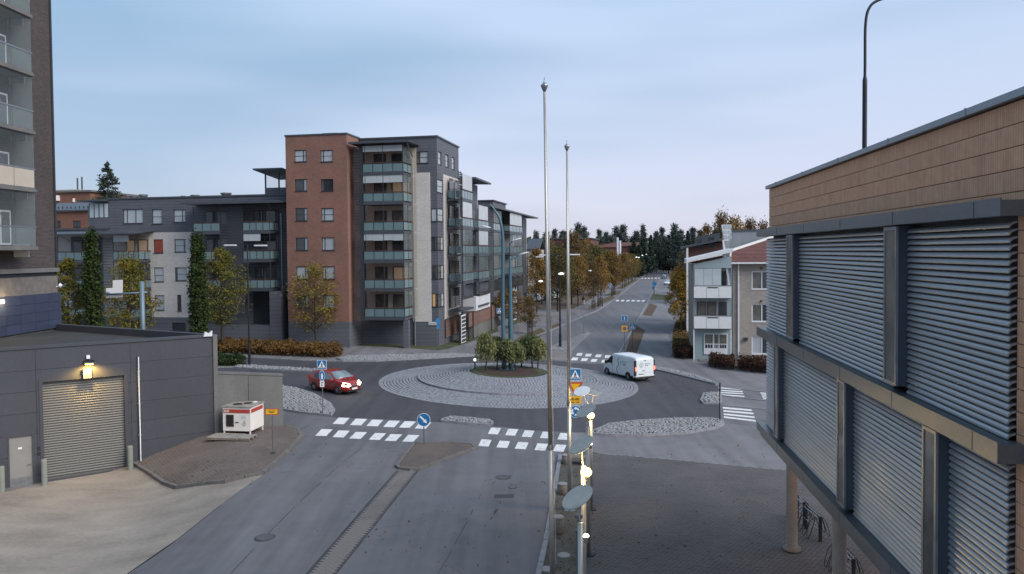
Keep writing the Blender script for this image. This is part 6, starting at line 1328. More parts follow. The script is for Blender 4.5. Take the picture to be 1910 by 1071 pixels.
m = MB(); m.box(x1+1,x1+2,-4,-1,-1,zt-4); m.build('pier','concrete',B.root)
simple_house('wooden_house','small ochre house with a grey gable roof behind the balcony wing',984,1004,466,165,'render_beige','roof_metal',8,wins=((987,990,468,474,'glass_blind',1),(994,999,468,474,'glass_blind',1)),roof=2.2)
simple_house('brick_house','low red house with pink roof glimpsed under the pines',1118,1150,462,300,'brick_maroon','roof_tiles',14,roof=1.8)
simple_house('brick_house','low dark red house in the wood right of the white chimney',1160,1190,460,310,'brick_maroon','roof_tiles',14,roof=1.5)
q = at(1154,445,262); t = thing('chimney', 'pair of tall pale concrete flues rising above the orange trees', 'chimney', (q.x,262,-.5))
for dx, top in ((-.45,443),(.45,449)): m = MB(); h = at(1154,top,262).z+.5; m.lathe([(.42,0),(.38,h-.2),(.42,h)], 12, (dx,0,0)); m.build('flue','sign_grey',t)
# ------------------------------------------------------------------ poles and lamps
def vthing(name, label, cat, px, py, group=None, dz=0.0):
    p = G(px, py, dz); return thing(name, label, cat, p, group=group), p
def curve(pts, n=12):
    P = [Vector(p) for p in pts]; out = []
    for i in range(len(P)-1):
        p0, p1, p2, p3 = P[max(i-1,0)], P[i], P[i+1], P[min(i+2,len(P)-1)]
        for k in range(n):
            t = k/n; out.append(.5*((2*p1)+(p2-p0)*t+(2*p0-5*p1+4*p2-p3)*t*t+(3*p1-p0-3*p2+p3)*t**3))
    out.append(P[-1]); return out
# flagpoles
for bx, by, tx, ty, lb in ((1031,1112,1015.5,172,'taller nearer flagpole of brushed steel in the foreground'),(1062.5,952,1057.5,282,'farther flagpole of brushed steel beside the roundabout sign')):
    t, p = vthing('flagpole', lb, 'flagpole', bx, by, 'flagpoles'); top = at(tx, ty, p.y)-p; k = .42; mid = top*.30
    m = MB(); m.tube([(0,0,-.1),mid], [.076,.076], 16); m.build('lower_tube','pole_steel',t,True)
    m = MB(); m.tube([mid,top], [.062,.036], 16); m.build('upper_tube','pole_steel',t,True)
    m = MB(); m.tube([mid-Vector((0,0,.08)),mid+Vector((0,0,.06))], [.085,.085], 16); m.build('collar','galvanised',t)
    m = MB(); m.lathe([(.03,0),(.05,.04),(.105,.17),(.11,.2),(.06,.24),(.02,.30),(.006,.44)], 14, top); m.build('finial','galvanised',t,True)
    m = MB(); m.lathe([(.22,-.02),(.22,.03),(.11,.05)], 16); m.build('base_plate','galvanised',t)
    m = MB(); m.tube([Vector((.10,-.06,1.0)), top+Vector((.05,-.05,-.1))], .006, 4); m.build('halyard','sign_white',t)
# disc lamps
def disc_lamp(bx, by, discs, lamp_px, hot, label):
    t, p = vthing('disc_lamp', label, 'street lamp', bx, by, 'disc lamps along the plaza'); Y_ = p.y
    zd = max(at(d[0], d[1], Y_).z for d in discs)-p.z; m = MB(); m.tube([(0,0,-.05),(0,0,zd-.55)], [.075,.068], 14); m.build('post','pole_steel',t,True)
    m = MB(); m.lathe([(.2,-.02),(.2,.06),(.08,.10)], 14); m.build('base_plate','iron',t)
    for dx, dy, dia, nx, ny, nz in discs:
        c = at(dx, dy, Y_)-p; nrm = Vector((nx,ny,nz)).normalized(); q = nrm.to_track_quat('Z','Y').to_matrix(); R_ = dia/2; m = MB(); n = 28
        for rr, zz in ((R_*.2,.0),(R_*.97,-.012),(R_,.0),(R_*.97,.018),(R_*.2,.035)):
            for j in range(n): a = 2*math.pi*j/n; m.v.append(tuple(c+q@Vector((rr*math.cos(a),rr*math.sin(a),zz))))
        for i in range(4):
            for j in range(n): j2=(j+1)%n; m.f.append((i*n+j,i*n+j2,(i+1)*n+j2,(i+1)*n+j))
        m.f.append(tuple(range(n-1,-1,-1))); m.f.append(tuple(range(4*n,5*n))); m.build('reflector_disc','disc_top' if ny > -.3 else 'sign_white',t)
        m = MB(); m.tube([(0,0,zd-.62),(c.x*.4,0,zd-.45),c-nrm*.02], .018, 6); m.tube([c-nrm*.03-q@Vector((R_*.5,0,0)), c-nrm*.03+q@Vector((R_*.5,0,0))], .012, 5); m.build('bracket','pole_steel',t)
    lp = at(lamp_px[0], lamp_px[1], Y_)-p; m = MB(); m.tube([lp+Vector((0,0,-.14)),lp], [.05,.085], 12); hd = m.build('spot_head','pole_steel',t); m = MB(); m.lathe([(.09,0),(.145,.06),(.15,.13),(.10,.20),(.02,.23)] if hot else [(.075,0),(.065,.03),(.02,.045)], 14, lp); m.build('spot_lens','lamp_hot' if hot else 'lamp_small',t)  # hot lens drawn oversized, its glowing shape stands in for glare
    m = MB(); m.tube([(0,0,lp.z-.1),lp+Vector((0,0,-.1))], .018, 6); m.build('spot_arm','pole_steel',t)
    if hot:
        ld = bpy.data.lights.new('disc_lamp_light','POINT'); ld.energy = 60; ld.color = (1.0,.68,.26); ld.shadow_soft_size = .07; lo = bpy.data.objects.new('disc_lamp_light', ld); col.objects.link(lo); lo.parent = t; lo.location = lp+Vector((-.04,-.20,.22))
disc_lamp(1086,1365,[(1077,927.5,.74,-.50,-.22,.84)],(1092,1000),False,'nearest disc lamp with a tilted grey reflector at the bottom edge')
disc_lamp(1090,1175,[(1084,830,.74,-.55,-.22,.82)],(1093.5,888),True,'second disc lamp with the brightest glowing spot')
disc_lamp(1098,1037,[(1093,766,.74,-.50,-.22,.82)],(1101,829),False,'third disc lamp, its post rising from a dark base on the plaza')
disc_lamp(1103,952,[(1085.5,729.7,.66,-.25,-.36,.9),(1107,733,.62,.12,-.14,1)],(1102,780),True,'farthest lamp with two discs on a forked top before the roundabout')
# grey signal post in front of the nearest lamp
t, p = vthing('signal_post','dark grey post with a capped lantern arm at the bottom edge','post',1081,1300); zt = at(1081,992,p.y).z-p.z; zt2 = at(1083,960,p.y).z-p.z
m = MB(); m.tube([(0,0,-.1),(0,0,zt)], .07, 12); m.build('post','pole_grey',t); m = MB(); m.tube([(0,0,zt),(.01,0,zt2-.05)], .03, 8); m.lathe([(.03,0),(.09,.03),(.09,.09),(.03,.12)], 12, (.01,0,zt2-.1)); m.lathe([(.075,0),(.09,.04),(.03,.08)], 12, (0,0,zt)); m.build('lantern_arm','pole_grey',t)
# big curved lamp post behind the louvre building
Yc = 31.0; b0 = at(1611,470,Yc); t = thing('street_lamp','tall dark lamp post curving over behind the louvre building','street lamp',(b0.x,Yc,0))
P = [Vector((0,0,0)), at(1612.5,275,Yc)-Vector((b0.x,Yc,0)), at(1613.5,120,Yc)-Vector((b0.x,Yc,0)), at(1614.5,45,Yc)-Vector((b0.x,Yc,0)), at(1622,14,Yc)-Vector((b0.x,Yc,0)), at(1640,0,Yc)-Vector((b0.x,Yc,0)), at(1672,-8,Yc)-Vector((b0.x,Yc,0))]
cv = curve(P, 8); m = MB(); m.tube(cv, [.09 if i < 14 else .055 for i in range(len(cv))], 10); m.build('post','pole_black',t,True); e_ = P[-1]
m = MB(); m.obox(e_+Vector((.35,0,-.02)),(.4,0,0),(0,.14,0),(0,0,.06)); m.build('lamp_head','pole_black',t)
# roundabout masts
def mast(px, py, r, segs, heads, label):
    p = G(px, py, .85); p.z = BEDZ(p.x, p.y)-.1; t = thing('lamp_mast', label, 'street lamp', p, group='blue masts of the roundabout'); Y_ = p.y; L_ = lambda a, b: at(a, b, Y_)-p
    m = MB(); m.lathe([(.42,0),(.42,.12),(r*1.1,.18)], 14); m.build('base_plate','pole_teal',t)
    cv = curve([Vector((0,0,.1))]+[L_(*s_) for s_ in segs], 8); k = len(cv); m = MB(); m.tube(cv, [r*(1-.72*(i/(k-1))**1.5) for i in range(k)], 12); m.build('post','pole_teal',t,True)
    for arm, hd in heads:
        cv = curve([L_(*a) for a in arm], 6); m = MB(); m.tube(cv, [.055-.02*i/len(cv) for i in range(len(cv))], 7); m.build('arm','pole_teal',t,True); c = L_(*hd); d_ = (cv[-1]-cv[-3]).normalized(); d_.z *= .4; d_.normalize(); s_ = d_.cross(Vector((0,0,1)))
        m = MB(); n = 10
        for u, wd, hh in ((-.42,.05,.03),(-.25,.14,.07),(0,.19,.10),(.3,.15,.07),(.45,.04,.02)):
            for j in range(n): a = 2*math.pi*j/n; m.v.append(tuple(c+d_*u+s_*(wd*math.cos(a))+Vector((0,0,1))*(hh*math.sin(a)*(1 if math.sin(a) > 0 else .4))))
        for i in range(4):
            for j in range(n): j2=(j+1)%n; m.f.append((i*n+j,i*n+j2,(i+1)*n+j2,(i+1)*n+j))
        m.f.append(tuple(range(n-1,-1,-1))); m.f.append(tuple(range(4*n,5*n))); m.build('lamp_head','sign_grey',t,True,fix=True)
mast(939.5,690,.16,[(938,560),(938,450),(933,412),(924,394),(913.5,380.5)],[([(938,436),(926,431),(914,425)],(906,423.5))],'thinner blue mast with a sail like curved tip over the roundabout')
mast(953.5,690,.22,[(952.5,600),(951.5,520),(951.5,478)],[([(951.5,468),(952,455),(957,449.5)],(963,447.5)),([(953,484),(962,480),(968,476)],(976,473.5)),([(952,455),(960,440),(967,430)],(967,430))][:2],'thicker blue mast with two drooping lamp arms over the roundabout')
t, p = vthing('globe_light','small white globe light on a dark post at the planting bed edge','light',886,691,dz=.75); p.z = zr(p.x,p.y); t.location = p
m = MB(); m.tube([(0,0,0),(0,0,.62)], .05, 8); m.build('post','pole_black',t); m = MB(); m.lathe([(.05,0),(.11,.05),(.13,.12),(.11,.19),(.04,.24)], 12, (0,0,.62)); m.build('globe','lamp_globe',t,True)
# black street lamps
def lamp_head(t, c, mat='lamp_head', r=.32):
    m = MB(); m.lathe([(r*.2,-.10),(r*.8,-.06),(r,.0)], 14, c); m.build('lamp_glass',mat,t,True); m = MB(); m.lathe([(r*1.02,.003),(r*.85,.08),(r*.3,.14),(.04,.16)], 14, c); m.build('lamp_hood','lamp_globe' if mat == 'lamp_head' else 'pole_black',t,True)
def black_lamp(px, py, top, heads, label, group, r=.09, arms=(), mat='lamp_head'):
    t, p = vthing('street_lamp', label, 'street lamp', px, py, group); h = at(px, top, p.y).z-p.z; m = MB(); m.tube([(0,0,-.1),(0,0,1.6)], r*1.45, 10); m.tube([(0,0,1.6),(0,0,h)], [r,r*.7], 10); m.build('post','pole_black',t)
    for hx, hy in heads:
        c = at(hx, hy, p.y)-p; m = MB(); m.tube([(0,0,c.z+.12),(c.x,c.y,c.z+.14)], .035, 6); m.build('arm','pole_black',t); lamp_head(t, c)
    for hx, hy in arms:
        c = at(hx, hy, p.y)-p; m = MB(); m.tube([(0,0,c.z+.02),c], .045, 6); m.build('arm','pole_black',t); s_ = 1 if c.x > 0 else -1; m = MB(); m.obox(c+Vector((s_*.1,0,-.04)),(.55,0,0),(0,.16,0),(0,0,.07)); bevel_mod(m.build('lamp_head','sign_grey',t),.05,2)
GL = 'black street lamps of the avenue'
black_lamp(1045,650,473,[(1046.8,511)],'black lamp post on the cobbled island with two flat lamps',GL,.10,arms=[(1016,475.5),(1070,474.5)])
black_lamp(1027,611,478,[(1008.5,525)],'black lamp post behind the left flagpole with a low lamp at left',GL,.09,arms=[(1008,479)])
black_lamp(1115.7,573,486,[(1101,505)],'black lamp post among the orange trees with a white lamp at left',GL); black_lamp(1144,551,480,[(1131,496)],'black lamp post by the zebra crossing, white lamp before the orange tree',GL)
for k, (bx, by, hx, hy) in enumerate(((1168,534,1187,480),(1177,527,1191.5,480.5),(1186,520,1198,476.5),(1192,515.5,1205.6,474.8),(1199,512,1212,476),(1206,509,1217.5,477.3),(1211,507,1221.5,475.5),(1216,505,1228,474.2),(1219,504,1232,474))): black_lamp(bx, by, hy-2, [(hx,hy)], ORD[k]+' small lamp in the far row of lights toward the wood', 'far avenue lamps', .07)
black_lamp(465.5,684,455,[],'slim grey lamp post with two flat lamps beside the yellow tree','lamp posts on the left',.08,arms=[(432,457),(484,457.5)])
black_lamp(1220,549,505,[],'thin post with a blue sign on the right kerb far up the street','far sign posts',.07)
# ------------------------------------------------------------------ signs
def rotz(rz): return Matrix.Rotation(rz, 4, 'Z')
class Sign:
    def __init__(s, px, py, label, postmat='pole_grey', group='road signs', r=.03, top=None, rz=0.0, post_px=None, dz=0.0):
        s.t, s.p = vthing('road_sign', label, 'road sign', px, py, group, dz); s.t.rotation_euler.z = rz; s.rz = rz; s.r = r
        if top: h = at(px, top, s.p.y).z-s.p.z; m = MB(); m.tube([(0,0,-.1),(0,0,h)], r, 8); m.build('post',postmat,s.t); m = MB(); m.lathe([(.10,0),(.10,.04),(.05,.06)],10); m.build('post_foot','iron',s.t)
    def z(s, px, py): return at(px, py, s.p.y).z-s.p.z
    def off(s, px, py): return at(px, py, s.p.y).x-s.p.x
    def poly(s, pts, cz, mat, d, parent=None, name='plate', th=.012, cx=0.0):
        m = MB(); m.prism([(cx+x, -s.r-d, cz+z) for x, z in pts], (0,th,0)); return m.build(name, mat, parent or s.t, fix=True)
def circ(r, n=28): return [(r*math.cos(2*math.pi*i/n), r*math.sin(2*math.pi*i/n)) for i in range(n)]
def sq(a, b=None): b = b or a; return [(-a,-b),(a,-b),(a,b),(-a,b)]
PED = [(-.02,.03),(.02,.03),(.045,-.0),(.08,-.04),(.07,-.055),(.03,-.03),(.025,-.09),(.06,-.16),(.08,-.22),(.055,-.225),(.03,-.165),(0,-.115),(-.03,-.17),(-.075,-.225),(-.1,-.215),(-.06,-.15),(-.035,-.09),(-.03,-.03),(-.06,-.07),(-.075,-.06),(-.05,-.01)]
def crossing_sign(S_, cz, a=.31, cx=0.0):
    k = a/.31; b = S_.poly(sq(a), cz, 'sign_white', .004, cx=cx); S_.poly(sq(a*.93), cz, 'sign_blue', .0075, b, 'blue_field', .003, cx); S_.poly([(-a*.80,-a*.70),(a*.80,-a*.70),(0,a*.82)], cz, 'sign_white', .011, b, 'triangle', .003, cx)
    S_.poly([(x*k*.95,z*k*.95+.03*k) for x, z in PED], cz, 'sign_black', .0145, b, 'walking_figure', .003, cx); S_.poly([(x+.0,z+.085*k) for x, z in circ(.036*k,12)], cz, 'sign_black', .0145, b, 'figure_head', .003, cx)
    for i in range(-2,3): S_.poly([(i*.085*k-.022*k,-.205*k),(i*.085*k+.022*k,-.205*k),(i*.075*k+.016*k,-.145*k),(i*.075*k-.016*k,-.145*k)], cz, 'sign_black', .0145, b, 'zebra_bar', .003, cx)
    S_.poly(sq(a*.9), cz, 'sign_back', -.012, b, 'back_plate', .004, cx)
def arrow(L_, w_, h_): return [(-w_,-L_),(w_,-L_),(w_,L_*.25),(h_,L_*.1),(0,L_),(-h_,L_*.1),(-w_,L_*.25)]
def rot2(pts, a): return [(x*math.cos(a)-z*math.sin(a), x*math.sin(a)+z*math.cos(a)) for x, z in pts]
# left: crossing + footpath
s = Sign(602,774,'pedestrian crossing sign over a round blue sign before the red car',top=672); z = s.z(598,680.5); crossing_sign(s, z, .29, s.off(598,680)+.08)
c = s.z(601,701); b = s.poly([(x*.55,z_) for x, z_ in circ(.32)], c, 'sign_white', .004, cx=.0); s.poly([(x*.55,z_) for x, z_ in circ(.295)], c, 'sign_blue', .0075, b, 'blue_field', .003); s.poly([(-.05,-.2),(.05,-.2),(.06,.05),(0,.2),(-.06,.05)], c, 'sign_white', .011, b, 'figure', .003)
c = s.z(603,716); b = s.poly(sq(.13,.19), c, 'sign_white', .004); s.poly([(-.07,-.11),(.05,-.11),(.05,-.07),(.0,-.07),(.0,.07),(.07,.07),(.07,.11),(-.06,.11),(-.06,.07),(-.03,.07),(-.03,-.07),(-.07,-.07)], c, 'sign_black', .0075, b, 'symbol', .003)
# keep right
s = Sign(791,832,'round blue keep right arrow sign on the brick median',top=775); c = s.z(792,783); b = s.poly(circ(.345), c, 'sign_white', .004); s.poly(circ(.325), c, 'sign_blue', .0075, b, 'blue_field', .003); s.poly(rot2(arrow(.26,.045,.12), math.radians(-135)), c, 'sign_white', .011, b, 'arrow', .003)
# stack at the plaza corner
s = Sign(1063.5,822,'stack of crossing, yield, bicycle and roundabout signs beside the flagpole',top=686,r=.035); cx = s.off(1073,720)
crossing_sign(s, s.z(1072,698.5), .315, cx)
c = s.z(1072,722); T_ = lambda a: [(-a,a*.62),(a,a*.62),(0,-a*1.12)]; b = s.poly(T_(.43), c, 'sign_red', .004, cx=cx); s.poly([(x,z_+.015) for x, z_ in T_(.27)], c, 'sign_yellow', .0075, b, 'yellow_field', .003, cx)
c = s.z(1072,746); b = s.poly(sq(.32,.21), c, 'sign_yellow', .004, cx=cx)
for k, (u, v) in enumerate(((-.16,.06),(.10,.06))):
    for q in (-.06,.06): m = MB(); ring = [Vector((cx+u+q+.045*math.cos(a), -.05, c+v-.02+.045*math.sin(a))) for a in np.linspace(0,2*math.pi,11)]; m.tube(ring, .009, 4, False); m.build('bicycle_wheel','sign_black',b)
    s.poly([(u-.07,v-.02),(u-.02,v+.05),(u+.05,v+.045),(u+.06,v-.015),(u+.045,v-.015),(u+.035,v+.03),(u-.01,v+.035),(u-.05,v-.02)], c, 'sign_black', .0075, b, 'bicycle_frame', .003, cx)
for u, a in ((-.15,math.pi/2),(.13,-math.pi/2)): s.poly([(x+u,z_-.12) for x, z_ in rot2(arrow(.10,.018,.05), a)], c, 'sign_black', .0075, b, 'arrow', .003, cx)
c = s.z(1072,767.5); b = s.poly(circ(.335), c, 'sign_white', .004, cx=cx); s.poly(circ(.315), c, 'sign_blue', .0075, b, 'blue_field', .003, cx)
for k in range(3):
    a0 = k*2*math.pi/3+.3; pts = [(.23*math.cos(a), .23*math.sin(a)) for a in np.linspace(a0,a0+1.15,8)]+[(.28*math.cos(a0+1.15),.28*math.sin(a0+1.15)),(.19*math.cos(a0+1.75),.19*math.sin(a0+1.75)),(.09*math.cos(a0+1.15),.09*math.sin(a0+1.15)),(.14*math.cos(a0+1.15),.14*math.sin(a0+1.15))]+[(.14*math.cos(a), .14*math.sin(a)) for a in np.linspace(a0+1.15,a0,8)]
    s.poly(pts, c, 'sign_white', .011, b, 'circular_arrow', .003, cx)
# north side
s = Sign(1165,659,'blue square sign above a yellow no stopping sign at the street mouth',top=588); c = s.z(1164.5,594); b = s.poly(sq(.29), c, 'sign_white', .004); s.poly(sq(.27), c, 'sign_blue', .0075, b, 'blue_field', .003); s.poly(sq(.03,.18), c, 'sign_white', .011, b, 'mark', .003)
c = s.z(1164,613); b = s.poly(sq(.30), c, 'sign_yellow', .004); s.poly(circ(.21), c, 'sign_red', .0075, b, 'red_ring', .003); s.poly(circ(.14), c, 'sign_blue', .011, b, 'centre', .003)
s = Sign(1179.5,652,'pedestrian crossing sign on the right verge of the street mouth',top=602); crossing_sign(s, s.z(1180,609.5), .31)
s = Sign(1089,621.5,'round grey sign back on the tip of the cobbled island',top=590); s.poly(circ(.34), s.z(1089,596), 'sign_back', .004)
s = Sign(934,632,'pedestrian crossing sign on the pavement left of the blue masts',top=572); crossing_sign(s, s.z(931.5,580), .31, s.off(931.5,580)); s.poly([(-.3,.26),(.3,.26),(0,-.3)], s.z(935,594), 'sign_back', .004); s.poly(circ(.31), s.z(934,612), 'sign_back', .004, cx=-.05)
s = Sign(1362,671,'round blue footpath and cycle sign before the house entrance',top=613,postmat='sign_grey'); c = s.z(1361.5,622.5); b = s.poly(circ(.36), c, 'sign_white', .004); s.poly(circ(.335), c, 'sign_blue', .0075, b, 'blue_field', .003); s.poly([(-.04,-.2),(.04,-.2),(.06,.05),(0,.2),(-.06,.05)], c, 'sign_white', .011, b, 'figure', .003)
c = s.z(1361.5,633); b = s.poly(sq(.26,.2), c, 'sign_white', .004); s.poly(sq(.245,.185), c, 'sign_blue', .0075, b, 'blue_field', .003); s.poly([(-.18,0),(-.08,.09),(-.08,.03),(.08,.03),(.08,.09),(.18,0),(.08,-.09),(.08,-.03),(-.08,-.03),(-.08,-.09)], c, 'sign_white', .011, b, 'double_arrow', .003)
s = Sign(816.5,651.5,'blue sign seen at a slant at the tower corner',top=594,rz=1.0); b = s.poly(circ(.3), s.z(816,599), 'sign_blue', .004); s.poly(sq(.2), s.z(816,610), 'sign_blue', .004)
s = Sign(1342.3,787,'thin dark sign post on the cobbled corner seen edge on',top=716,postmat='pole_black',rz=1.45); b = s.poly(sq(.3), s.z(1342,722), 'sign_back', .004)
s = Sign(1138.5,553,'pale blue round sign by the far zebra crossing',top=527); b = s.poly(circ(.45), s.z(1138.5,532.5), 'sign_white', .004); s.poly(circ(.40), s.z(1138.5,532.5), 'sign_blue', .0075, b, 'blue_field', .003); s.poly(sq(.07,.25), s.z(1138.5,532.5), 'sign_white', .011, b, 'figure', .003)
s = Sign(1220.6,549,'blue square sign on the thin post far up the right kerb',r=.09); s.poly(sq(.5,.42), s.z(1221,529.5), 'sign_blue', .05); s.poly(sq(.2,.35), s.z(1218,537), 'sign_blue', .05, cx=-.4)
# yellow plate
s = Sign(509.3,846,'yellow plate with red border on a thin post before the retaining wall',top=761,dz=.13); c = s.z(507,768); cx = s.off(507,768); b = s.poly(sq(.33,.15), c, 'sign_red', .004, cx=cx); s.poly(sq(.285,.115), c, 'sign_yellow', .0075, b, 'yellow_field', .003, cx)
for zz, w_ in ((.035,.17),(-.035,.11)): s.poly(sq(w_,.014), c+zz, 'sign_black', .011, b, 'lettering', .003, cx)
# overhead road sign seen from behind
Y_ = 58.0; q = at(267,620,Y_); t = thing('direction_sign','white direction sign seen from behind on a blue grey cantilever post','road sign',(q.x,Y_,zg(q.x,Y_))); o_ = t.location.copy(); A = lambda a, b: at(a,b,Y_)-o_
m = MB(); m.tube([(0,0,-.1),A(264.5,525)], .17, 12); m.build('post','gantry_blue',t,True); m = MB(); m.tube([A(200,549.5),A(275,545.5)], .075, 10); m.build('arm','gantry_blue',t,True); m = MB(); m.tube([A(199,546),A(207,547.5)], [.11,.02], 8); m.build('arm_end','gantry_blue',t)
m = MB(); a, b, c, d, e_, f_ = A(196,556),A(226,554.5),A(226.5,522),A(208.5,523),A(208.5,537),A(196,538)
m.prism([a,b,c,d,e_,f_], (0,.06,0)); bb = m.build('sign_panel','sign_white',t,fix=True); bb.location.y = .14
# ------------------------------------------------------------------ white kiosk on pallets
k1, k2, k3 = G(416,812.5,.15), G(468,814.5,.15), G(487,804.5,.15); ax = (k2-k1); yaw = math.atan2(ax.y, ax.x); wk = ax.length; d2 = k3-k2; n_ = Vector((-math.sin(yaw),math.cos(yaw),0)); dk = max(1.5, d2.dot(n_)); hk = at(417,760,k1.y).z-k1.z-.25
t = thing('kiosk','white box kiosk with a red stripe standing on a wooden pallet','kiosk',(k1.x,k1.y,k1.z),yaw)
m = MB(); m.box(0,wk,0,dk,.25,hk+.25); bevel_mod(m.build('body','kiosk_white',t),.015); zk = hk+.25
for x in (.03,wk-.09):
    for y in (.02,dk-.08): m = MB(); m.box(x,x+.06,y,y+.06,0,.25); m.build('leg','kiosk_white',t)
m = MB(); m.box(-.04,wk+.04,-.04,dk+.04,zk,zk+.06); m.build('roof','kiosk_roof',t)
for x, y, r in ((wk*.62,dk*.6,.22),(wk*.35,dk*.4,.26),(wk*.75,dk*.85,.14)): m = MB(); m.lathe([(r,0),(r*.95,.03),(r*.4,.05)], 12, (x,y,zk+.06)); m.build('roof_debris','mulch' if r > .2 else 'kiosk_white',t)
m = MB(); m.box(.05,wk-.03,-.012,-.002,zk-.29,zk-.09); m.build('red_stripe','kiosk_red',t); m = MB(); m.box(wk+.002,wk+.012,.06,dk-.12,zk-.29,zk-.09); m.build('red_stripe','kiosk_red',t)
m = MB(); m.box(wk*.13,wk*.40,-.03,-.002,zk-1.02,zk-.38); o = m.build('hatch_frame','frame_brown',t); m = MB(); m.box(wk*.155,wk*.375,-.036,-.031,zk-.98,zk-.41); m.build('hatch_opening','sign_black',o)
m = MB(); m.box(wk*.46,wk*.57,-.03,-.002,zk-.80,zk-.755); m.build('handle','sign_black',t)
m = MB(); m.box(wk*.64,wk*.90,-.008,-.002,zk-.62,zk-.38); o = m.build('notice','plate_white',t)
for i in range(4): m = MB(); m.box(wk*.66,wk*(.88-.05*(i%2)),-.0105,-.0085,zk-.43-i*.05,zk-.415-i*.05); m.build('lettering','print_grey',o)
m = MB(); m.tube([(wk*.77+.07*math.cos(a),-.01,zk-.86+.09*math.sin(a)) for a in np.linspace(0,2*math.pi,13)], .012, 4, False); m.tube([(wk*.77,-.01,zk-.77),(wk*.77+.02,-.01,zk-.68)], .012, 4); m.build('emblem','stone_bollard',t)
# lettering on the red stripe (white, illegible capitals of about the same size)
for i, x in enumerate((.09,.19,.29)):
    m = MB(); m.box(x,x+.02,-.016,-.0125,zk-.255,zk-.125); m.box(x+.02,x+.07,-.016,-.0125,zk-.145 if i != 1 else zk-.20,zk-.125 if i != 1 else zk-.18); m.box(x+.055,x+.075,-.016,-.0125,zk-.255,zk-.15); m.build('lettering','sign_white',t)
def pallet(label, loc, rz, L_, W_, n=7):
    t = thing('pallet', label, 'pallet', loc, rz, group='weathered pallets')
    for y in (0,W_/2-.05,W_-.1): m = MB(); m.box(0,L_,y,y+.1,0,.10); m.build('bearer','stone_bollard',t)
    for i in range(n): x = i*L_/n; m = MB(); m.box(x,x+L_/n-.025,-.02,W_+.02,.102,.125); m.build('plank','kiosk_roof',t)
v1 = Vector((math.cos(yaw),math.sin(yaw),0))
pallet('grey plank pallet in front of the white kiosk', k1-n_*1.05-v1*.35+Vector((0,0,.02)), yaw, wk+.1, 1.0, 10)
pallet('narrow grey plank ramp at the right front of the white kiosk', k2-n_*.95-v1*.35+Vector((0,0,.02)), yaw+.0, .75, .85, 6)
# ------------------------------------------------------------------ stone bollards, discs, racks
for px, py, top, lb in ((1049.5,922,903,'stone bollard at the kerb behind the nearer flagpole, middle of three'),(1041.5,996,964,'nearest stone bollard right of the nearer flagpole'),(1056,866,851,'farthest stone bollard near the crossing corner')):
    t, p = vthing('stone_bollard', lb, 'bollard', px, py, 'stone bollards at the kerb'); h = max(.45, at(px,top,p.y).z-p.z); m = MB(); m.lathe([(.20,-.05),(.19,h*.5),(.185,h-.05)], 16); m.build('shaft','stone_bollard',t,True); m = MB(); m.lathe([(.19,0),(.205,.03),(.19,.07),(.05,.08)], 16, (0,0,h-.045)); m.build('cap','stone_cap',t)
for px, py, lb in ((1051.5,1038,'flat pale stone disc in the mossy paving, farther of two'),(1019,1064,'flat pale stone disc at the kerb by the bottom edge')):
    t, p = vthing('ground_disc', lb, 'ground light', px, py, 'pale discs in the paving'); m = MB(); m.lathe([(.22,-.02),(.22,.05),(.19,.07),(.03,.075)], 20); m.build('disc','stone_cap',t)
t, p = vthing('bench','low weathered timber block at the crossing corner','bench',1078,866); t.rotation_euler.z = -.15
for i in range(3): m = MB(); m.box(-.55,.45,-.3+i*.2,-.13+i*.2,.32,.40); m.build('plank','stone_bollard',t)
for x in (-.45,.25): m = MB(); m.box(x,x+.12,-.28,.26,-.02,.318); m.build('leg','stone_bollard',t)
def bike_rack(pa, pb, label, seed):
    random.seed(seed); a, b = G(*pa), G(*pb); t = thing('bicycle_rack', label, 'bicycle rack', a, group='bicycle racks under the overhang'); d = b-a; L_ = d.length; d.normalize(); n = Vector((-d.y,d.x,0))
    for q in (0.0, L_): m = MB(); m.bar(d*q+Vector((0,0,-.05)), d*q+Vector((0,0,.92)), .09, .09, n); m.build('post','pole_black',t)
    for s_, z in ((.07,.86),(-.07,.86),(.07,.45),(-.07,.45)): m = MB(); m.bar(n*s_+Vector((0,0,z)), d*L_+n*s_+Vector((0,0,z)), .03, .03); m.build('rail','galvanised',t)
    for i in range(7):
        c = d*(L_*(i+.5)/7); m = MB(); r0 = random.uniform(.28,.4); ph = random.random()*6; s_ = 1 if i % 2 else -1
        ring = [c+n*(s_*(.10+.32*math.sin(u*.5)))+d*(.16*math.sin(u))+Vector((0,0,.48+.38*math.cos(u))) for u in np.linspace(0,2*math.pi,15)]; m.tube(ring, .013, 5, False); m.build('wheel_loop','pole_black',t)
bike_rack((1503,988),(1530,1012),'bicycle rack with black wire loops right of the column',1); bike_rack((1562,1062),(1592,1098),'nearest bicycle rack with black wire loops at the bottom edge',2)
bike_rack((1487,968),(1500,982),'bicycle rack half hidden behind the column',3)
# tree guards
for px, py, lb in ((988.5,624,'dark stakes around the thin half bare tree right of the masts'),(1107,578,'dark stakes around the thin young tree at the kerb, nearer of two'),(1121,571.5,'dark stakes around the young orange tree, farther of two')):
    t, p = vthing('tree_guard',lb,'tree guard',px,py,'tree guards')
    for k in range(4): a = k*math.pi/2+.5; m = MB(); m.tube([(.38*math.cos(a),.38*math.sin(a),-.1),(.34*math.cos(a),.34*math.sin(a),1.7)], .045, 6); m.build('stake','bark',t)
    for z in (.9,1.55): m = MB(); m.tube([(.36*math.cos(a),.36*math.sin(a),z) for a in np.linspace(.5,.5+2*math.pi,5)], .03, 5, False); m.build('rail','bark',t)
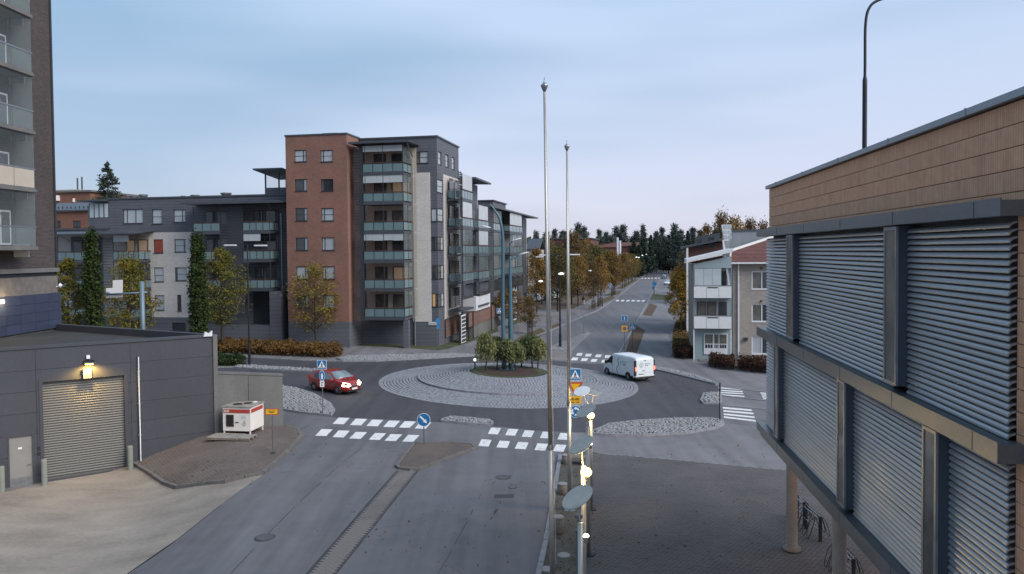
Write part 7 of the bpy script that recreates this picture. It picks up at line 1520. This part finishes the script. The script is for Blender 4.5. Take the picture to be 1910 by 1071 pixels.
# ------------------------------------------------------------------ vehicles
def ip(x, pts):
    for (a, b), (c, d) in zip(pts, pts[1:]):
        if a <= x <= c: return b+(d-b)*(x-a)/(c-a) if c > a else b
    return pts[0][1] if x < pts[0][0] else pts[-1][1]
class Car:
    def __init__(s, label, loc, rz, L_, W_, top, bot, wtop, nose, paint, cat='car', name='car', group=None, belt=.95):
        s.t = thing(name, label, cat, loc, rz, group); s.L, s.Wd, s.top, s.bot, s.wtop, s.nose, s.belt, s.paint = L_, W_/2, top, bot, wtop, nose, belt, paint
        xs = sorted(set([round(q, 3) for q in list(np.linspace(0, L_, 26))+[p[0] for p in top]])); m = MB(); k = None
        for x in xs:
            zt, zb = ip(x, top), ip(x, bot); sec = [(0,zb),(s.w(x,zb)*.9,zb)]+[(s.w(x,z), z) for z in (zb+.08, zb+.3*(zt-zb), zb+.55*(zt-zb), zb+.8*(zt-zb), zt-.09)]
            wt = s.w(x, zt-.04); sec += [(wt*.95, zt-.035), (wt*.80, zt), (0, zt+.015)]
            full = sec+[(-y, z) for y, z in sec[-2:0:-1]]; k = len(full); m.v += [(x-L_/2, y, z) for y, z in full]
        n = len(xs)
        for i in range(n-1):
            for j in range(k): j2 = (j+1) % k; m.f.append((i*k+j, i*k+j2, (i+1)*k+j2, (i+1)*k+j))
        m.f.append(tuple(range(k-1,-1,-1))); m.f.append(tuple(range((n-1)*k, n*k)))
        o = m.build('body', paint, s.t, True, fix=True); s.body = o; e = o.modifiers.new('e','EDGE_SPLIT'); e.split_angle = math.radians(42)
    def w(s, x, z):
        f = ip(x, s.nose); t = max(0.0, (z-s.belt)); ztop = max(q[1] for q in s.top); lo = max(0, .45-z)*.18
        return s.Wd*f*(1-lo)*(1-(1-s.wtop)*(t/max(.1,ztop-s.belt))**1.15)
    def side(s, pts, mat, name, off=.012, both=True, parent=None):
        for sg in ((1,-1) if both else (1,)):
            m = MB(); P = [(x-s.L/2, sg*(s.w(x,z)+off), z) for x, z in pts]; m.prism(P, (0,-sg*.02,0)); m.build(name, mat, parent or s.t, fix=True)
    def over(s, x0, x1, f0, f1, mat, name, off=.02, n=6):       # panel following the upper surface (windscreen, rear window)
        m = MB(); 
        for i in range(n+1):
            x = x0+(x1-x0)*i/n; f = f0+(f1-f0)*i/n; zt = ip(x, s.top)
            for y in (-f, 0, f): m.v.append((x-s.L/2, y*s.w(x,zt-.04), zt+off+(.012 if y == 0 else 0)))
        for i in range(n):
            for j in range(2): m.f.append((i*3+j, i*3+j+1, i*3+j+4, i*3+j+3))
        o = m.build(name, mat, s.t, True); md = o.modifiers.new('s','SOLIDIFY'); md.thickness = .015; return o
    def wheels(s, xf, xr, r, trackf=.98, rim='rim'):
        for x in (xr, xf):
            for sg in (1,-1):
                y = s.w(x,.5)*sg; m = MB(); c = Vector((x-s.L/2, y-sg*.10, r)); prof = [(.55*r,-.11),(.92*r,-.11),(r,-.07),(r,.07),(.92*r,.115),(.62*r,.115)]; n = 22
                for rr, d in prof:
                    for j in range(n): a = 2*math.pi*j/n; m.v.append((c.x+rr*math.cos(a), c.y+sg*d, c.z+rr*math.sin(a)))
                for i in range(len(prof)-1):
                    for j in range(n): j2=(j+1)%n; m.f.append((i*n+j,i*n+j2,(i+1)*n+j2,(i+1)*n+j))
                o = m.build('tyre','tyre',s.t,True,fix=True)
                m = MB(); m.tube([c+Vector((0,sg*.06,0)), c+Vector((0,sg*.095,0))], [.64*r,.62*r], 20); m.build('rim_disc','plastic_black',o)
                for q in range(5):
                    a = q*2*math.pi/5+.3; dv = Vector((math.cos(a),0,math.sin(a))); m = MB(); m.bar(c+Vector((0,sg*.11,0))+dv*.05, c+Vector((0,sg*.105,0))+dv*.60*r, .07, .03, (0,1,0)); m.build('rim_spoke',rim,o)
                m = MB(); m.tube([c+Vector((0,sg*.08,0)), c+Vector((0,sg*.125,0))], [.09,.07], 12); m.build('hub',rim,o)
                # arch
                R_ = r*1.20; pts = [(x+R_*math.cos(a), max(.16, r+R_*math.sin(a))) for a in np.linspace(-.35,math.pi+.35,18)]; m = MB(); P = [(px_-s.L/2, sg*(s.w(px_,pz)+.004), pz) for px_, pz in pts]; m.prism(P, (0,-sg*.03,0)); m.build('wheel_arch','plastic_black',s.t,fix=True)
def place(a, b, L_, xf, xr, side):            # ground points under the wheels of one side (rear, front) -> centre and heading
    d = (b-a); rz = math.atan2(d.y, d.x); return rz
# white van (rear and left side seen)
ra, rf = G(1172.3,710.5), G(1135.4,700.3); rz = math.atan2(rf.y-ra.y, rf.x-ra.x); d = Vector((math.cos(rz),math.sin(rz),0)); l = Vector((-d.y,d.x,0))
VL, VW, xr_, xf_ = 5.0, 1.94, 0.98, 4.08; cen = ra+d*(VL/2-xr_)-l*(VW/2-.06); cen.z = zg(cen.x,cen.y)+.014
V_ = Car('white panel van with a black zigzag stripe leaving the roundabout', cen, rz, VL, VW, [(0,1.70),(.05,1.86),(.2,1.94),(.7,1.97),(2.8,1.97),(3.3,1.93),(3.55,1.83),(4.15,1.28),(4.3,1.18),(4.75,1.02),(4.93,.86),(5.0,.62)], [(0,.40),(.3,.28),(4.6,.26),(5.0,.36)], .86, [(0,.965),(.12,.99),(1.0,1.0),(4.0,1.0),(4.6,.93),(4.85,.82),(5.0,.66)], 'car_white','van','delivery_van',belt=1.05)
V_.wheels(xf_, xr_, .33)
V_.side([(3.22,1.13),(4.02,1.13),(3.98,1.25),(3.60,1.68),(3.28,1.72)], 'glass_car', 'side_window'); V_.over(3.56,4.16,.84,.90,'glass_car','windscreen')
z_ = [(2.30,1.72),(2.48,1.52),(2.28,1.18),(2.46,.92),(2.52,.72),(2.36,.46)]; z2 = [(x+.055,z) for x, z in z_]; 
zz = [(2.28,1.74),(2.50,1.50),(2.28,1.16),(2.60,.80),(2.46,.46)]
for (a, b), (c, e_) in zip(zz, zz[1:]): V_.side([(a-.03,b),(a+.03,b),(c+.03,e_),(c-.03,e_)], 'sign_black', 'zigzag_stripe', off=.01)
V_.side([(.28,.30),(4.55,.30),(4.5,.46),(.30,.46)], 'plastic_black', 'sill_trim', off=.008); V_.side([(3.20,1.12),(3.21,1.12),(3.19,.5),(3.18,.5)],'print_grey','door_gap',off=.006); V_.side([(3.24,1.0),(3.42,1.0),(3.42,1.04),(3.24,1.04)],'sign_black','door_handle')
V_.side([(1.2,1.36),(1.9,1.36),(1.9,1.46),(1.2,1.46)],'print_green','lettering',off=.008); V_.side([(1.3,1.18),(1.75,1.18),(1.75,1.26),(1.3,1.26)],'print_grey','lettering',off=.008); V_.side([(1.96,1.2),(2.08,1.2),(2.08,1.45),(1.96,1.45)],'print_green','emblem',off=.008)
for sg in (1,-1):
    m = MB(); m.box(-VL/2-.02,-VL/2+.14,sg*.90-.075,sg*.90+.075,.50,1.72); bevel_mod(m.build('light_column','plastic_black',V_.t),.03,2); m = MB(); m.box(-VL/2-.035,-VL/2-.015,sg*.90-.05,sg*.90+.05,.90,1.20); m.build('tail_light','taillight',V_.t)
    m = MB(); m.obox((3.98-VL/2,sg*1.10,1.18),(.06,0,0),(0,.12,0),(0,0,.13)); bevel_mod(m.build('mirror','plastic_black',V_.t),.03,2)
def rear_box(a, b, c, d_, mat, nm, x=.012): m = MB(); m.box(-VL/2-x-.004,-VL/2-.0+.05,a,b,c,d_); return m.build(nm,mat,V_.t)
rb_ = rear_box(-.80,.80,.42,1.74,'car_white','rear_door',.012); rear_box(-.005,.005,.44,1.72,'print_grey','door_gap',.015); rear_box(-.70,.72,.70,.715,'print_grey','crease',.015); rear_box(-.92,.92,.28,.41,'plastic_black','bumper',.05)
rear_box(.15,.62,.47,.57,'plate_white','number_plate',.02); rear_box(.12,.65,.575,.63,'sign_black','plate_trim',.02); rear_box(.06,.28,.86,.91,'sign_black','handle',.03); rear_box(-.1,.1,1.66,1.71,'sign_black','brake_lamp',.02)
# round S shaped emblem and two lines of lettering on the rear door
m = MB(); m.tube([(-VL/2-.02,.36+.17*math.cos(a),1.34+.21*math.sin(a)) for a in np.linspace(0,2*math.pi,25)], .012, 4, False); m.build('emblem_ring','print_grey',V_.t)
m = MB(); m.tube([(-VL/2-.022,.36-q[0],1.34+q[1]) for q in ((.07,.10),(.0,.13),(-.07,.08),(-.03,.02),(.04,-.03),(.06,-.09),(.0,-.13),(-.07,-.10))], .018, 5); m.build('emblem_letter','print_grey',V_.t)
for yy, zz_, w_ in ((.02,1.40,.52),(.02,1.27,.36)):
    for i in range(int(w_/.065)): a = yy+.06-i*.065-.06; m = MB(); m.box(-VL/2-.02,-VL/2-.014,a-.045,a,zz_-.035,zz_+.03+.02*(i%3==0)); m.build('lettering','print_grey',V_.t)
# red hatchback
ra, rf = G(586.8,728.8), G(629.8,736.6); rz = math.atan2(rf.y-ra.y, rf.x-ra.x); d = Vector((math.cos(rz),math.sin(rz),0)); l = Vector((d.y,-d.x,0)); CL, CW, xr_, xf_ = 4.05, 1.75, .72, 3.25; sc_ = (rf-ra).length/2.53
cen = ra+d*(CL/2-xr_)-l*(CW/2-.06); cen.z = zg(cen.x,cen.y)+.014
HT = [(0,.92),(.05,1.05),(.30,1.32),(.55,1.44),(1.0,1.50),(1.9,1.50),(2.25,1.45),(3.0,1.03),(3.15,.98),(3.7,.86),(3.95,.72),(4.05,.52)]; HB = [(0,.34),(.2,.24),(3.8,.20),(4.05,.26)]; HN = [(0,.86),(.15,.94),(.6,1.0),(3.2,1.0),(3.6,.93),(3.85,.82),(4.05,.60)]
def hatch(label, cen, rz, paint, cat='car', group=None, lights=True, name='car', detail=True, stretch=1.0):
    C = Car(label, cen, rz, CL, CW, HT, HB, .80, HN, paint, cat, name, group, belt=.90); C.wheels(xf_, xr_, .31)
    C.side([(.75,.98),(1.55,.98),(1.55,1.38),(1.05,1.40),(.78,1.22)],'glass_car','side_window'); C.side([(1.62,.98),(2.85,.98),(2.78,1.08),(2.25,1.37),(1.62,1.39)],'glass_windscreen','side_window')
    C.over(2.28,3.02,.84,.92,'glass_windscreen','windscreen'); C.over(.07,.38,.80,.80,'glass_car','rear_window')
    if detail:
        for sg in (1,-1):
            m = MB(); m.prism([(x-CL/2, sg*y, z) for x, y, z in ((3.62,.70,.82),(3.90,.36,.70),(4.0,.34,.58),(3.97,.54,.54),(3.70,.84,.62))], (.07,0,.04)); m.build('headlight','headlight' if lights else 'glass_panel',C.t,fix=True)
            m = MB(); m.obox((2.78-CL/2,sg*.98,1.0),(.07,0,0),(0,.10,0),(0,0,.07)); bevel_mod(m.build('mirror',paint,C.t),.03,2)
            m = MB(); m.obox((.06-CL/2,sg*.70,.95),(.05,0,0),(0,.14,0),(0,0,.14)); m.build('tail_light','taillight' if False else 'sign_red',C.t)
        m = MB(); m.obox((4.0-CL/2,0,.50),(.05,0,0),(0,.42,0),(0,0,.10)); m.build('grille','plastic_black',C.t); m = MB(); m.obox((4.05-CL/2,0,.62),(.02,0,0),(0,.20,0),(0,0,.025)); m.build('badge_bar','galvanised',C.t)
        m = MB(); m.obox((4.06-CL/2,0,.40),(.02,0,0),(0,.24,0),(0,0,.06)); m.build('number_plate','plate_white',C.t); m = MB(); m.obox((3.98-CL/2,0,.27),(.07,0,0),(0,.62,0),(0,0,.06)); m.build('bumper_trim','plastic_black',C.t)
    return C
hatch('red hatchback with headlights on entering the roundabout', cen, rz, 'car_red', lights=True)
ld = bpy.data.lights.new('headlight_glow','SPOT'); 
bpy.data.lights.remove(ld)
# parked cars
def pk(px, py, rz, paint, label, group='cars parked behind the trees'):
    p = G(px, py); p.z += .02; return hatch(label, p, rz, paint, group=group, lights=False)
pk(1244,531.5,-math.pi/2-.2,'car_white','white car parked on the right side of the far street','cars parked along the far street'); pk(1238.5,520,-math.pi/2-.2,'car_dark','dark car parked behind the white car in the far street','cars parked along the far street')
for k, (px, py, pt, lb) in enumerate(((985,563,'car_silver','silver car in the car park left of the flagpole'),(1004,562,'car_white','white car in the car park, second from the wing'),(1022,561,'car_dark','dark car in the car park behind the left flagpole'),(1036,558,'car_white','white car in the car park near the dark green tree'))): pk(px, py, 1.3, pt, lb)
# ------------------------------------------------------------------ person walking on the far pavement
def person():
    p = G(1088,568.5); t = thing('person','person in dark top and white trousers walking on the far pavement','person',p,math.radians(100)); hgt = 1.72
    v = []; e = []; r = []
    def J(x, y, z, rr, par=None):
        v.append((x,y,z)); r.append(rr); i = len(v)-1
        if par is not None: e.append((par,i))
        return i
    pel = J(0,0,.92,.14); ab = J(0,.0,1.08,.13,pel); ch = J(.02,0,1.30,.15,ab); nk = J(.03,0,1.46,.06,ch); hd0 = J(.04,0,1.53,.075,nk); hd = J(.05,0,1.62,.095,hd0); J(.04,0,1.70,.07,hd)
    for sg, st_ in ((1,.30),(-1,-.28)):
        hp = J(0,sg*.09,.86,.10,pel); kn = J(st_*.55+.04,sg*.09,.48,.065,hp); an = J(st_*1.0-.06,sg*.09,.10,.045,kn); J(st_+.08,sg*.09,.035,.035,an)
        sh = J(.02,sg*.19,1.38,.065,ch); el_ = J(-st_*.35,sg*.24,1.12,.048,sh); wr = J(-st_*.6+.08,sg*.23,.90,.035,el_); pm = J(-st_*.65+.10,sg*.23,.82,.036,wr)
        for k in range(5):
            b_ = J(-st_*.65+.09+.018*k-.02,sg*(.225+.004*k),.79,.011,pm); J(-st_*.65+.10+.018*k-.02,sg*.22,.74-.012*(k in (1,2,3)),.009,b_)
    me = bpy.data.meshes.new('body'); me.from_pydata(v, e, []); o = link('body', me, t); md = o.modifiers.new('skin','SKIN')
    for i, q in enumerate(me.skin_vertices[0].data): q.radius = (r[i], r[i]); q.use_root = (i == 0)
    o.modifiers.new('sub','SUBSURF').levels = 1; o.modifiers['sub'].render_levels = 1; me.materials.append(MT('skin'))
    # clothes
    m = MB(); m.lathe([(.165,.80),(.165,1.0),(.175,1.25),(.185,1.38),(.10,1.47)], 14); j = m.build('jacket','cloth_dark',t,True); j.scale = (.85,1.12,1)
    for sg, st_ in ((1,.30),(-1,-.28)):
        m = MB(); m.tube([(0,sg*.09,.90),(st_*.55+.04,sg*.09,.48),(st_-.06,sg*.09,.09)], [.125,.09,.08], 10); m.build('trouser_leg','cloth_white',t,True)
        m = MB(); m.tube([(.02,sg*.19,1.40),(-st_*.35,sg*.24,1.12),(-st_*.6+.08,sg*.23,.90)], [.085,.068,.055], 9); m.build('sleeve','cloth_dark',t,True)
        m = MB(); m.obox((st_+.04,sg*.09,.04),(.13,0,0),(0,.05,0),(0,0,.04)); bevel_mod(m.build('shoe','cloth_dark',t),.02,2)
    m = MB(); m.lathe([(.06,1.50),(.112,1.58),(.118,1.66),(.09,1.735),(.03,1.76)], 12, (.03,0,0)); m.build('hair','cloth_dark',t,True)
person()
# ------------------------------------------------------------------ scattered leaves and specks on the ground
rng = np.random.default_rng(21); C = []
for (px0, py0, px1, py1, n) in ((1230,700,1330,740,150),(560,800,1040,1070,140),(1110,830,1440,1060,160),(1020,860,1110,1070,260),(640,660,820,674,120),(1060,570,1100,580,120),(250,820,560,905,120)):
    for _ in range(n): p = G(random.uniform(px0,px1), random.uniform(py0,py1)); C.append((p.x,p.y,p.z+(.045 if py0 > 815 or py0 == 700 else .06)+(.12 if px0 == 250 else 0)))
V = leaves(np.array(C), .06, 1.4, flat=.95); o = link('fallen_leaves', quads_mesh('fallen_leaves', V, 'leaf_hedge')); o['kind'] = 'stuff'; o['label'] = 'small fallen leaves scattered on paving and road'
